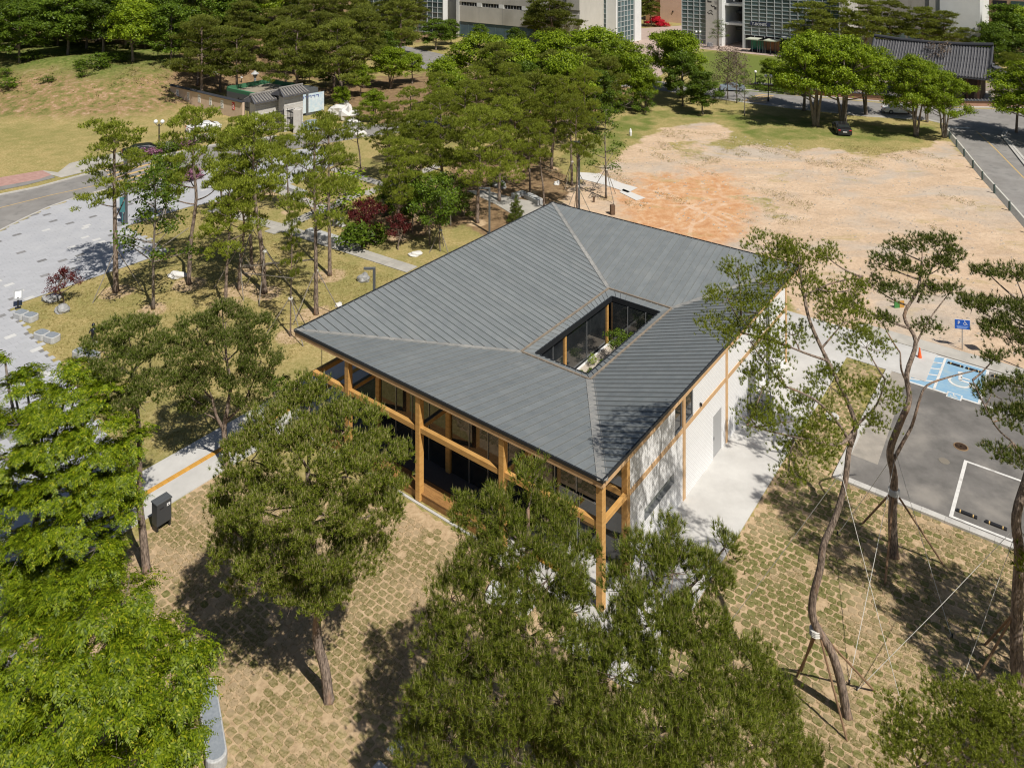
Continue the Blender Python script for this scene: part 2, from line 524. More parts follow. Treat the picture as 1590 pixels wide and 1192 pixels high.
DARKF = [(240, 160), (280, 128), (420, 128), (560, 120), (700, 110), (980, 130), (990, 165), (860, 190), (600, 200), (470, 140), (400, 128),
         (300, 122), (0, 100), (-400, 100), (-400, 0), (620, 0), (700, 60), (560, 80), (540, 130)]
LEAF = [(560, 330), (640, 300), (690, 330), (720, 350), (640, 380), (560, 372)]

TREEBASES = []     # filled by the tree tables below: (x, y, radius) of bare soil rings

def build_ground():
    pys = [-108, -100, -90, -75, -55, -35, -18] + list(np.arange(-6, 420, 4.0)) + list(np.arange(420, 1300, 7.0))
    deps = [F * H / (y - HY) for y in pys]
    pxs = [-20000, -6000, -2500, -1200, -600] + list(np.arange(-240, 1840, 7.0)) + [2200, 3000, 5000, 9000, 22000]
    pxs = np.array(pxs)
    rows = []
    for d in deps:
        rows.append(np.stack([(pxs - CX) * d / F, np.full(len(pxs), d)], 1))
    xl = (pxs - CX) * deps[-1] / F
    for d in (18, 12, 0, -40, -300, -2000):
        rows.append(np.stack([xl * (1 if d > 0 else 1.5), np.full(len(pxs), float(d))], 1))
    A = np.array(rows)
    nr, nc = A.shape[:2]
    X = A[..., 0].ravel(); Y = A[..., 1].ravel()
    Z = np.array([ground_z(x, y) for x, y in zip(X, Y)])
    Z += 0.5 * (np.sin(X * .21 + Y * .13) + np.sin(X * .37 - Y * .29)) * (Z > 0.4) * .5
    idx = np.arange(nr * nc).reshape(nr, nc)
    q = np.stack([idx[:-1, :-1], idx[1:, :-1], idx[1:, 1:], idx[:-1, 1:]], -1).reshape(-1, 4)
    me = bpy.data.meshes.new('ground')
    V = np.stack([X, Y, Z], 1)
    me.vertices.add(len(V)); me.vertices.foreach_set('co', V.astype(np.float32).ravel())
    me.loops.add(q.size); me.loops.foreach_set('vertex_index', q.ravel().astype(np.int32))
    me.polygons.add(len(q)); me.polygons.foreach_set('loop_start', np.arange(0, q.size, 4, dtype=np.int32))
    me.update(calc_edges=True)
    Ys = np.maximum(Y, 3)
    px = CX + F * X / Ys; py = HY + F * H / Ys
    def m(poly): return inpoly(px, py, poly).astype(np.float32)
    c = np.zeros((len(V), 4), np.float32)
    c[:, 0] = m(SAND) * (1 - m([(1120, 195), (1200, 190), (1300, 200), (1350, 232), (1180, 225)]))
    c[:, 1] = np.maximum(m(GREEN), 0.55 * m(GREEN2))
    tan = m(TAN)
    c[:, 2] = tan
    dirt = np.maximum.reduce([m(BROWN), 0.8 * m(DARKF), 0.7 * m(LEAF)])
    bank = (Z > 0.3)
    dirt = np.maximum(dirt, 0.0)
    c[:, 3] = dirt
    for (bx, by, r) in TREEBASES:
        dd = np.sqrt((X - bx) ** 2 + (Y - by) ** 2)
        k = np.clip(1.35 - dd / r, 0, 1)
        c[:, 2] = np.maximum(c[:, 2], k)
    def blur(v, n):
        g_ = v.reshape(nr, nc).copy()
        for _ in range(n):
            p_ = np.pad(g_, 1, mode='edge')
            g_ = (p_[1:-1, 1:-1] * 2 + p_[:-2, 1:-1] + p_[2:, 1:-1] + p_[1:-1, :-2] + p_[1:-1, 2:]) / 6
        return g_.ravel()
    wis = np.zeros(len(V), np.float32)
    for poly_, k_ in (([(1120, 300), (1200, 292), (1260, 318), (1240, 350), (1150, 342)], .42), ([(1040, 205), (1130, 215), (1160, 240), (1080, 258), (1020, 240)], .45),
                      ([(1280, 225), (1360, 232), (1380, 262), (1300, 256)], .4), ([(1425, 245), (1475, 248), (1460, 266), (1430, 262)], .6), ([(1450, 325), (1520, 318), (1560, 340), (1480, 345)], .3),
                      ([(905, 268), (960, 248), (985, 280), (930, 300)], .35), ([(1180, 228), (1250, 225), (1240, 250), (1190, 246)], .4)):
        wis = np.maximum(wis, m(poly_) * k_)
    c[:, 0] = np.maximum(0, blur(c[:, 0], 9) - blur(wis, 8)); c[:, 1] = blur(c[:, 1], 5); c[:, 3] = blur(dirt, 10)
    at = me.attributes.new('soil', 'FLOAT_COLOR', 'POINT')
    at.data.foreach_set('color', c.ravel())
    c2 = np.zeros((len(V), 4), np.float32)
    c2[:, 0] = blur(m(ORANGE), 70)
    c2[:, 1] = np.clip(Z / .6, 0, 1)
    c2[:, 2] = 0
    for (bx, by, r) in TREEBASES:
        dd = np.sqrt((X - bx) ** 2 + (Y - by) ** 2)
        c2[:, 2] = np.maximum(c2[:, 2], np.clip(1.35 - dd / r, 0, 1))
    c2[:, 3] = 1
    at = me.attributes.new('soil2', 'FLOAT_COLOR', 'POINT')
    at.data.foreach_set('color', c2.ravel())

    mt = bpy.data.materials.new('ground_soil')
    N, Lk, bs = nodes_of(mt)
    bs.inputs['Roughness'].default_value = 0.95
    bs.inputs['Specular IOR Level'].default_value = 0.1
    tc = N.new('ShaderNodeTexCoord')
    def attr(nm):
        a = N.new('ShaderNodeAttribute'); a.attribute_name = nm
        s = N.new('ShaderNodeSeparateColor'); Lk.new(a.outputs['Color'], s.inputs[0])
        return a, s
    def noise(sc, det=7, rough=0.62, st=None, dist=0.0):
        n = N.new('ShaderNodeTexNoise')
        n.inputs['Scale'].default_value = sc; n.inputs['Detail'].default_value = det; n.inputs['Roughness'].default_value = rough
        n.inputs['Distortion'].default_value = dist
        v = tc.outputs['Object']
        if st:
            mp = N.new('ShaderNodeMapping'); mp.inputs['Scale'].default_value = st[:3]; mp.inputs['Rotation'].default_value = (0, 0, st[3])
            Lk.new(v, mp.inputs['Vector']); v = mp.outputs[0]
        Lk.new(v, n.inputs['Vector'])
        return n.outputs['Fac']
    def ramp(f, stops):
        r = N.new('ShaderNodeValToRGB')
        els = r.color_ramp.elements
        while len(els) < len(stops): els.new(0.5)
        for e, (p, cc) in zip(els, stops):
            e.position = p; e.color = rgb(cc)
        Lk.new(f, r.inputs[0]); return r.outputs[0]
    def mathn(op, a, b=None, clamp=False):
        n = N.new('ShaderNodeMath'); n.operation = op; n.use_clamp = clamp
        for i, x in enumerate((a, b)):
            if x is None: continue
            if isinstance(x, (int, float)): n.inputs[i].default_value = x
            else: Lk.new(x, n.inputs[i])
        return n.outputs[0]
    def edge(mask, nz, amt=0.9, w=0.12):
        v = mathn('ADD', mask, mathn('MULTIPLY', mathn('SUBTRACT', nz, 0.5), amt))
        mr = N.new('ShaderNodeMapRange'); mr.interpolation_type = 'SMOOTHSTEP'
        mr.inputs['From Min'].default_value = 0.5 - w; mr.inputs['From Max'].default_value = 0.5 + w
        Lk.new(v, mr.inputs['Value']); return mr.outputs[0]
    def mix(f, a, b):
        n = N.new('ShaderNodeMix'); n.data_type = 'RGBA'
        if isinstance(f, float): n.inputs[0].default_value = f
        else: Lk.new(f, n.inputs[0])
        Lk.new(a, n.inputs[6]); Lk.new(b, n.inputs[7]); return n.outputs[2]
    _, s1 = attr('soil'); a1 = _
    _, s2 = attr('soil2')
    fine = noise(5.5, 8, 0.75); med = noise(0.55, 8, 0.65); big = noise(0.09, 6, 0.6)
    dry = ramp(noise(4.0, 12, 0.85), [(0.33, (0.15, 0.125, 0.035)), (0.5, (0.40, 0.31, 0.13)), (0.66, (0.62, 0.49, 0.26))])
    grn = ramp(fine, [(0.3, (0.075, 0.11, 0.018)), (0.55, (0.16, 0.19, 0.045)), (0.75, (0.26, 0.26, 0.09))])
    base = mix(edge(med, big, 0.9, 0.25), dry, mix(0.55, dry, grn))
    # bank: rougher, greener towards the top, pebbly
    bankg = ramp(noise(1.3, 10, 0.8), [(0.35, (0.05, 0.085, 0.015)), (0.5, (0.13, 0.165, 0.035)), (0.65, (0.26, 0.25, 0.09))])
    bankc = ramp(noise(0.8, 10, 0.8), [(0.36, (0.09, 0.11, 0.025)), (0.47, (0.21, 0.185, 0.065)), (0.54, (0.30, 0.19, 0.10)), (0.66, (0.5, 0.36, 0.25))])
    zz = N.new('ShaderNodeSeparateXYZ'); Lk.new(tc.outputs['Object'], zz.inputs[0])
    zr_ = N.new('ShaderNodeMapRange'); zr_.inputs['From Min'].default_value = 3.4; zr_.inputs['From Max'].default_value = 5.2
    Lk.new(mathn('ADD', zz.outputs[2], mathn('MULTIPLY', mathn('SUBTRACT', noise(0.2, 6), 0.5), 5.0)), zr_.inputs['Value'])
    bankc = mix(zr_.outputs[0], bankc, bankg)
    col = mix(s2.outputs[1], base, bankc)
    col = mix(edge(s1.outputs[1], noise(0.35, 7), 1.1, 0.2), col, grn)
    dirtc = ramp(noise(1.2, 8, 0.7), [(0.3, (0.13, 0.085, 0.045)), (0.55, (0.27, 0.18, 0.1)), (0.75, (0.34, 0.27, 0.13))])
    col = mix(edge(a1.outputs['Alpha'], noise(0.5, 8), 1.3, 0.15), col, dirtc)
    sandc = ramp(noise(0.22, 12, 0.72, (1, 2.0, 1, 0.35), 0.25), [(0.3, (0.47, 0.345, 0.235)), (0.5, (0.585, 0.43, 0.295)), (0.68, (0.66, 0.505, 0.36))])
    sandg = ramp(noise(2.6, 12, 0.82), [(0.34, (0.72, 0.7, 0.67)), (0.5, (0.98, 0.98, 0.98)), (0.66, (1.16, 1.15, 1.13))])
    mu = N.new('ShaderNodeMix'); mu.data_type = 'RGBA'; mu.blend_type = 'MULTIPLY'; mu.inputs[0].default_value = 1.0
    Lk.new(sandc, mu.inputs[6]); Lk.new(sandg, mu.inputs[7]); sandc = mu.outputs[2]
    greyp = ramp(noise(0.6, 5), [(0.3, (0.36, 0.33, 0.29)), (0.7, (0.48, 0.45, 0.4))])
    sandc = mix(edge(noise(0.07, 7, 0.6, (1, 1.6, 1, 0.2), 0.8), noise(0.9, 6), 0.35, 0.07), sandc, mix(0.7, sandc, greyp)) if False else sandc
    gm = N.new('ShaderNodeMapRange'); gm.inputs['From Min'].default_value = 0.5; gm.inputs['From Max'].default_value = 0.63
    Lk.new(noise(0.075, 8, 0.62, (1, 1.8, 1, 0.25), 0.9), gm.inputs['Value'])
    sandc = mix(mathn('MULTIPLY', gm.outputs[0], 0.6), sandc, greyp)
    orc = ramp(noise(0.9, 10, 0.78), [(0.35, (0.46, 0.21, 0.09)), (0.5, (0.58, 0.32, 0.16)), (0.62, (0.66, 0.45, 0.28))])
    sandc = mix(mathn('MULTIPLY', edge(mathn('MULTIPLY', s2.outputs[0], 1.25), noise(0.3, 10, 0.75), 2.0, 0.3), 0.95), sandc, orc)
    spx = N.new('ShaderNodeSeparateXYZ'); Lk.new(tc.outputs['Object'], spx.inputs[0])
    wob = mathn('MULTIPLY', mathn('SUBTRACT', noise(0.12, 3), 0.5), 1.6)
    tot = None
    for (cx_, cy_, r_) in ((8, 72, 12), (8, 72, 13.6), (27, 70, 11), (27, 70, 12.6), (18, 98, 17), (18, 98, 18.6), (2, 88, 19), (2, 88, 20.6), (34, 86, 16), (34, 86, 17.6), (14, 60, 22), (14, 60, 23.6), (40, 60, 34), (40, 60, 35.7), (60, 120, 48), (60, 120, 49.7)):
        dx_ = mathn('SUBTRACT', spx.outputs[0], cx_); dy_ = mathn('SUBTRACT', spx.outputs[1], cy_)
        dd_ = mathn('SQRT', mathn('ADD', mathn('MULTIPLY', dx_, dx_), mathn('MULTIPLY', dy_, dy_)))
        ab_ = mathn('ABSOLUTE', mathn('ADD', mathn('SUBTRACT', dd_, r_), wob))
        mk_ = N.new('ShaderNodeMapRange'); mk_.inputs['From Min'].default_value = 0.26; mk_.inputs['From Max'].default_value = 0.12
        Lk.new(ab_, mk_.inputs['Value'])
        tot = mk_.outputs[0] if tot is None else mathn('MAXIMUM', tot, mk_.outputs[0])
    brk = N.new('ShaderNodeMapRange'); brk.inputs['From Min'].default_value = 0.42; brk.inputs['From Max'].default_value = 0.6
    Lk.new(noise(0.35, 8, 0.7), brk.inputs['Value'])
    trf = mathn('MULTIPLY', mathn('MULTIPLY', tot, brk.outputs[0]), mathn('ADD', mathn('MULTIPLY', s2.outputs[0], 0.4), 0.12))
    trc = N.new('ShaderNodeRGB'); trc.outputs[0].default_value = (0.74, 0.6, 0.46, 1)
    sandc = mix(trf, sandc, trc.outputs[0])
    # grass wisps on the sand
    wisp = edge(mathn('MULTIPLY', noise(0.16, 8, 0.65, (1, 2, 1, 0.5), 0.5), 1.0), fine, 0.25, 0.05)
    wr = N.new('ShaderNodeMapRange'); wr.inputs['From Min'].default_value = 0.57; wr.inputs['From Max'].default_value = 0.66
    Lk.new(noise(0.14, 9, 0.68, (1, 2, 1, 0.5), 0.5), wr.inputs['Value'])
    sandc = mix(mathn('MULTIPLY', wr.outputs[0], 0.6), sandc, dry)
    col = mix(edge(s1.outputs[0], noise(0.3, 9, 0.68), 1.5, 0.1), col, sandc)
    tanc = ramp(noise(3.0, 9, 0.72), [(0.3, (0.30, 0.21, 0.115)), (0.5, (0.49, 0.355, 0.215)), (0.72, (0.6, 0.455, 0.295))])
    col = mix(edge(s1.outputs[2], noise(1.4, 8, 0.7), 0.9, 0.14), col, tanc)
    Lk.new(col, bs.inputs['Base Color'])
    bp = N.new('ShaderNodeBump'); bp.inputs['Strength'].default_value = 0.6; bp.inputs['Distance'].default_value = 0.12
    Lk.new(noise(3.5, 10, 0.75), bp.inputs['Height']); Lk.new(bp.outputs[0], bs.inputs['Normal'])
    me.materials.append(mt)
    o = link('ground', me)
    tag(o, 'dry yellow lawn, bare sandy field and soil around the pavilion', kind='structure')
    return o

# ------------------------------------------------------------------ flat sheets traced on the ground
def sheet(name, pts, z, m, label=None, thick=0.0, px=True, parent=None, base=0.0):
    P = [G(p[0], p[1]) if px else Vector((p[0], p[1], 0)) for p in pts]
    b = MB()
    area = sum(P[i].x * P[(i + 1) % len(P)].y - P[(i + 1) % len(P)].x * P[i].y for i in range(len(P)))
    if area < 0: P.reverse()
    if thick > 0:
        b.prism([(p.x, p.y) for p in P], z - thick, z)
    else:
        b.add([(p.x, p.y, z) for p in P], [tuple(range(len(P)))])
    o = b.build(name, m, parent)
    if parent is None:
        tag(o, label, kind='structure')
    return o

def ribbon(pts, wd, z, z0=None):
    """strip of width wd (m) along world points"""
    b = MB()
    L_, R_ = [], []
    n = len(pts)
    for i in range(n):
        d = (pts[min(i + 1, n - 1)] - pts[max(i - 1, 0)]); d.z = 0; d.normalize()
        nn = Vector((-d.y, d.x, 0)) * wd / 2
        L_.append(pts[i] + nn); R_.append(pts[i] - nn)
    for i in range(n - 1):
        q = [R_[i], R_[i + 1], L_[i + 1], L_[i]]
        if z0 is None:
            b.add([(p.x, p.y, z) for p in q], [(0, 1, 2, 3)])
        else:
            b.prism([(p.x, p.y) for p in q], z0, z)
    return b

def abrect(a0, a1, b0, b1):
    return [AB(a0, b0), AB(a0, b1), AB(a1, b1), AB(a1, b0)]
def xy(ps): return [(p.x, p.y) for p in ps]

RD_BOT = [(-500, 560), (-250, 440), (-90, 385), (0, 358), (40, 338), (75, 322), (120, 306), (190, 288), (290, 268), (360, 252), (430, 236), (560, 214), (700, 196)]
RD_TOP = [(700, 180), (560, 196), (430, 212), (330, 226), (262, 240), (180, 262), (130, 272), (60, 291), (0, 303), (-90, 325), (-250, 365), (-500, 440)]
PLAZA = [(-500, 562), (-250, 442), (-90, 387), (0, 360), (40, 340), (75, 324), (120, 308), (190, 290), (290, 270), (360, 254), (430, 238), (500, 227), (520, 255),
         (470, 280), (400, 298), (292, 322), (195, 352), (263, 391), (33, 470), (15, 481), (100, 582), (170, 690), (215, 770), (140, 960), (-100, 1300), (-900, 1300)]

ground_parts = []
sheet('road', RD_BOT + RD_TOP, 0.012, M_road, 'grey asphalt road curving past the paved plaza')
b = ribbon([G(*p) for p in RD_BOT[1:11]], 0.22, 0.06, 0.0)
b.build('road_kerb', M_curb, kind='structure', label='pale kerb between the road and the plaza')
b = ribbon([G(*p) for p in RD_TOP[2:-1]], 0.3, 0.12, 0.0)
b.build('road_kerb', M_curb, kind='structure', label='pale kerb between the road and the dry lawn')
b = ribbon([G(-120, 357), G(0, 323), G(80, 303), G(160, 286)], 0.14, 0.02)
b.build('lane_marking', M_yellow, kind='structure', label='yellow centre line painted on the curving road')
for i in range(6):
    t = i / 5
    p0 = G(163 + 22 * t, 266 + 30 * t); p1 = G(262 + 22 * t, 241 + 27 * t)
    b = ribbon([p0, p1], 0.5, 0.02)
    b.build('crossing_stripe', M_yellow, kind='structure', label='faded yellow stripe of the raised crossing')
sheet('pavement', [(-300, 348), (-60, 300), (0, 276), (35, 270), (66, 265), (80, 272), (60, 279), (0, 290), (-60, 316), (-300, 366)], 0.03, M_redpave, 'red paved footway beside the dry lawn')
sheet('pavement', [(-300, 366), (-60, 316), (0, 290), (60, 279), (80, 272), (86, 276), (40, 288), (0, 296), (-60, 320), (-300, 374)], 0.028, M_road, 'dark asphalt strip beside the red footway')
sheet('driveway_apron', [(66, 265), (90, 268), (108, 254), (140, 246), (180, 238), (250, 222), (330, 205), (340, 212), (260, 232), (180, 254), (130, 268), (95, 276), (80, 272)], 0.026, M_conc2, 'pale concrete footway bending from the road to the gate')

# ---- plaza: base plus individually laid pavers (0.6 x 0.3 m, running bond along the building axes)
sheet('plaza', PLAZA, 0.014, mat('joint_sand', (0.2, 0.195, 0.19), 0.9), 'grey granite paved plaza beside the road')
plaza = bpy.data.objects['plaza']
def rand_irreg(): return random.uniform(-0.004, 0.004)
pav = []
PA = [G(*p) for p in PLAZA]
pab = [toab(p) for p in PA]
a0, a1 = 38.0, 105.0
b0, b1 = -10.0, 75.0
ga = np.arange(a0, a1, 0.46)
cand = []
for i, a in enumerate(ga):
    off = 0.35 if i % 2 else 0.0
    for b_ in np.arange(b0 + off, b1, 0.70):
        cand.append((a, b_))
cand = np.array(cand)
cx = E1[0] * (cand[:, 0] + .22) + E2[0] * (cand[:, 1] + .35)
cy = E1[1] * (cand[:, 0] + .22) + E2[1] * (cand[:, 1] + .35)
okm = inpoly(cx, cy, [(p.x, p.y) for p in PA]) & (cy > 15)
ppx = CX + F * cx / np.maximum(cy, 1); ppy = HY + F * H / np.maximum(cy, 1)
okm &= (ppx > -40) & (ppy < 1000) & (ppx < 560)
cand = cand[okm]; ppy = ppy[okm]; ppx = ppx[okm]
order = np.argsort(-ppy - 0.0 * ppx)
vis = (ppx[order] > 0) & ~((ppy[order] > 575) & (ppx[order] < 230))
order = np.concatenate([order[vis], order[~vis]])
def paver_mesh(m):
    b = MB(); b.box(0, 0.452, 0, 0.692, -0.02, 0.012)
    return b.mesh('paver', m)
pm = {0: paver_mesh(M_paver), 1: paver_mesh(M_paver_d), 2: paver_mesh(M_paver_l)}
rotB = atan2(E2[0] * -1, E2[1])      # local y runs along E2
restP = {0: MB(), 1: MB(), 2: MB()}
for k, j in enumerate(order):
    a, b_ = cand[j]
    r = random.random()
    t = 1 if r < 0.022 else (2 if r < 0.042 else 0)
    if k < 290:
        o = link('paver', pm[t], plaza)
        # local x must run to -E1 so the frame stays right handed
        p = AB(a + 0.452, b_, 0.024 + rand_irreg())
        o.matrix_local = Matrix(((-E1[0], E2[0], 0, p.x), (-E1[1], E2[1], 0, p.y), (0, 0, 1, p.z), (0, 0, 0, 1)))
    else:
        q = [AB(a, b_), AB(a, b_ + .692), AB(a + .452, b_ + .692), AB(a + .452, b_)]
        z = 0.03 + rand_irreg()
        vs = [(p.x, p.y, z) for p in q] + [(p.x, p.y, 0.005) for p in q]
        # E1 x E2 is negative: order above is counter-clockwise seen from above
        restP[t].add(vs, [(0, 1, 2, 3), (0, 4, 5, 1), (1, 5, 6, 2), (2, 6, 7, 3), (3, 7, 4, 0)])
for t, m_ in ((0, M_paver), (1, M_paver_d), (2, M_paver_l)):
    restP[t].build('paver_field', m_, plaza, kind='stuff')

# ---- slab paths
def slab_path(name, P0, P1, width, slab, m, label, z=0.045, rows=1):
    """path from P0 to P1 (world) made of slabs, each an object"""
    d = (P1 - P0); L = d.length; d.normalize(); n = Vector((-d.y, d.x, 0))
    root = MB()
    q = [P0 - n * width / 2, P1 - n * width / 2, P1 + n * width / 2, P0 + n * width / 2]
    root.prism([(p.x, p.y) for p in q], 0.0, z - 0.018)
    base = root.build(name, mat('joint_sand', (0.2, 0.195, 0.19), 0.9))
    tag(base, label, kind='structure')
    cnt = max(1, int(L / slab)); sl = L / cnt; rw = width / rows
    b = MB(); b.box(0.008, sl - 0.008, 0.008, rw - 0.008, -0.02, 0.0)
    me = b.mesh('paving_slab', m)
    for i in range(cnt):
        for r in range(rows):
            o = link('paving_slab', me, base)
            p = P0 + d * (i * sl) - n * (width / 2 - r * rw)
            o.matrix_local = Matrix(((d.x, n.x, 0, p.x), (d.y, n.y, 0, p.y), (0, 0, 1, z + rand_irreg()), (0, 0, 0, 1)))
    return base

slab_path('path', G(640, 419), G(432, 352), 1.35, 0.62, M_conc2, 'slab path crossing the lawn to the left eave', rows=2)
slab_path('path', G(418, 362), G(560, 300), 1.3, 0.7, M_conc2, 'slab path running up right between the lawns', z=0.050, rows=2)
slab_path('path', G(565, 302), G(690, 254), 1.3, 0.8, M_conc2, 'far slab path under the pines', z=0.045)
slab_path('path', G(432, 352), G(330, 325), 1.35, 0.62, M_conc2, 'slab path joining the plaza between staked pines', z=0.055, rows=2)
slab_path('path', G(405, 285), G(498, 322), 1.2, 0.8, M_conc2, 'short slab path beside the long granite seat', z=0.040)
slab_path('path', G(515, 262), G(600, 288), 1.2, 0.8, M_conc2, 'pale slab path behind the twin trunk pine', z=0.040)

# main walk along the left of the pavilion with its tactile strip
mw = sheet('path', xy(abrect(36.3, 39.6, 8.0, 62.0)), 0.05, M_conc, 'pale concrete walk along the left side of the pavilion', thick=0.05, px=False)
tb = MB(); tb.box(-0.3, 0, 0.004, 0.296, 0, 0.02)
for i in range(5):
    for j in range(3):
        tb.box(-0.28 + j * 0.1, -0.235 + j * 0.1, 0.02 + i * 0.055, 0.05 + i * 0.055, 0.02, 0.026)
tme = tb.mesh('tactile_tile', M_tactile)
def tactile(a, b_, z, par, me=tme):
    o = link('tactile_tile', me, par)
    p = AB(a, b_, z)
    o.matrix_local = Matrix(((-E1[0], E2[0], 0, p.x), (-E1[1], E2[1], 0, p.y), (0, 0, 1, p.z), (0, 0, 0, 1)))
for i in range(130):
    tactile(37.75, 14.0 + i * 0.3, 0.052, mw)
sheet('path', [(726, 297), (752, 296), (800, 308), (850, 318), (820, 338), (800, 336), (770, 318)], 0.046, M_conc2, 'light path under the conical fir', thick=0.04)

# concrete apron at the right and front corner, and the walk to the parking
sheet('patio', xy([AB(13.6, 25.6), AB(13.6, 54.0), AB(9.0, 54.0), AB(9.0, 57.9), AB(33, 57.9), AB(33, 51.6), AB(16.6, 51.6), AB(16.6, 30.2),
                   AB(21.9, 30.2), AB(21.9, 27.2), AB(17.2, 27.2), AB(17.2, 25.6)]), 0.055, M_conc, 'pale concrete apron along the white wall', thick=0.05, px=False)
patio = bpy.data.objects['patio']
for i in range(9):
    tactile(20.4 - i * 0.302, 28.4, 0.057, patio)
for i in range(4):
    tactile(20.4, 27.15 + i * 0.302, 0.057, patio)

# parking
sheet('car_park', xy([AB(10.9, 42.3), AB(10.9, 54.0), AB(9.9, 54.0), AB(9.9, 57.95), AB(-14, 57.95), AB(-14, 42.3)]), 0.02, M_asphalt,
      'worn grey asphalt of the small car park', px=False)
sheet('car_park_edge', xy([AB(10.9, 44.2), AB(10.9, 54.0), AB(10.0, 54.0), AB(9.6, 44.2)]), 0.024, mat('dusty_asphalt', (0.37, 0.33, 0.28), 0.95, (0.27, 0.245, 0.21), 1.2),
      'dusty pale strip along the car park kerb', px=False)
def kerb(a0, a1, b0, b1, lab, n):
    k = MB(); k.prism([(p.x, p.y) for p in abrect(a0, a1, b0, b1)], 0.0, 0.1)
    o = k.build('kerb_stone', M_curb)
    return o
kroot = sheet('kerb', xy(abrect(10.9, 11.22, 42.0, 54.0)), 0.03, M_curb, 'granite kerb around the car park', px=False)
def kerbline(p, q, wd, seg=1.0, z=0.13, m=M_curb, par=kroot):
    d = q - p; L = d.length; d.normalize(); n = Vector((-d.y, d.x, 0)); c = max(1, round(L / seg)); sl = L / c
    b = MB(); b.box(0.005, sl - 0.005, -wd / 2, wd / 2, 0, z)
    me = b.mesh('kerb_stone', m)
    for i in range(c):
        o = link('kerb_stone', me, par)
        s = p + d * sl * i
        o.matrix_local = Matrix(((d.x, n.x, 0, s.x), (d.y, n.y, 0, s.y), (0, 0, 1, rand_irreg()), (0, 0, 0, 1)))
kerbline(AB(11.06, 42.0), AB(11.06, 54.0), 0.3)
kerbline(AB(11.2, 41.95), AB(-14, 41.95), 0.36)
sheet('pavement', xy(abrect(-14, 14.0, 57.96, 59.3)), 0.06, M_conc2, 'concrete strip between the parking bays and the sandy field', thick=0.05, px=False)
def mark(a0, a1, b0, b1, z=0.03, m=M_white, lab='white painted line of a parking bay'):
    return sheet('bay_line', xy(abrect(a0, a1, b0, b1)), z, m, lab, px=False)
sheet('blue_bay', xy(abrect(6.15, 8.4, 53.5, 57.75)), 0.026, M_blue, 'blue painted accessible parking bay', px=False)
sheet('blue_bay', xy(abrect(8.5, 9.85, 53.5, 57.75)), 0.026, M_blue, 'blue hatched strip beside the accessible bay', px=False)
mark(-14, 9.9, 53.35, 53.5, lab='long white line along the front of the bays')
mark(-14, 9.9, 57.75, 57.87, lab='long white line along the back of the bays')
mark(8.38, 8.52, 53.5, 57.75, 0.034); mark(6.0, 6.15, 53.5, 57.75, 0.034); mark(3.6, 3.75, 53.5, 57.75, 0.034); mark(1.1, 1.25, 53.5, 57.75, 0.034); mark(9.8, 9.92, 53.5, 57.75, 0.034)
for i in range(5):
    p0 = AB(9.8, 53.8 + i * 0.85); p1 = AB(8.5, 54.4 + i * 0.85)
    rb = ribbon([p0, p1], 0.13, 0.034)
    rb.build('bay_line', M_white, kind='structure', label='white hatch stripe on the blue strip')
mark(5.9, 6.06, 42.5, 47.2); mark(3.4, 3.54, 42.5, 47.2); mark(0.9, 1.04, 42.5, 47.2); mark(0.9, 6.06, 47.2, 47.34); mark(0.9, 6.06, 42.35, 42.5)
# wheelchair symbols (painted shapes)
def arcband(b, c, r0, r1, t0, t1, tf, n=14):
    for i in range(n):
        a0 = t0 + (t1 - t0) * i / n; a1_ = t0 + (t1 - t0) * (i + 1) / n
        b.add([tf(c[0] + r * cos(a), c[1] + r * sin(a)) for r, a in ((r0, a0), (r1, a0), (r1, a1_), (r0, a1_))], [(0, 1, 2, 3)])
def poly(b, pts, tf): b.add([tf(*p) for p in pts], [tuple(range(len(pts)))])
def band(b, p, q, wd, tf):
    d = Vector((q[0] - p[0], q[1] - p[1])); d.normalize(); n = Vector((-d.y, d.x)) * wd / 2
    poly(b, [(p[0] - n.x, p[1] - n.y), (q[0] - n.x, q[1] - n.y), (q[0] + n.x, q[1] + n.y), (p[0] + n.x, p[1] + n.y)], tf)
def wheelchair(tf, name, label, m=M_white, parent=None, kind='structure'):
    b = MB()
    arcband(b, (0.45, 0.36), 0.25, 0.33, radians(150), radians(385), tf)
    arcband(b, (0.40, 0.93), 0.0, 0.09, 0, 2 * pi, tf)
    band(b, (0.40, 0.84), (0.44, 0.48), 0.1, tf)
    band(b, (0.43, 0.66), (0.68, 0.66), 0.07, tf)
    band(b, (0.42, 0.47), (0.74, 0.47), 0.09, tf)
    band(b, (0.72, 0.5), (0.86, 0.17), 0.09, tf)
    band(b, (0.84, 0.15), (0.97, 0.2), 0.07, tf)
    o = b.build(name, m, parent)
    if parent is None: tag(o, label, kind=kind)
    return o
def tfab(a0, b0, s, z): return lambda u, v: tuple(AB(a0 - u * s, b0 + v * s, z))
wheelchair(tfab(8.2, 54.55, 2.0, 0.036), 'wheelchair_symbol', 'large white wheelchair symbol painted in the blue bay')
mark(6.95, 7.75, 53.05, 53.72, 0.040, M_white)
sheet('bay_badge', xy(abrect(7.02, 7.68, 53.12, 53.65)), 0.044, M_blue, 'small blue badge on the front line of the accessible bay', px=False)
wheelchair(tfab(7.62, 53.14, 0.5, 0.048), 'wheelchair_symbol', 'small white wheelchair symbol in the badge on the bay line')

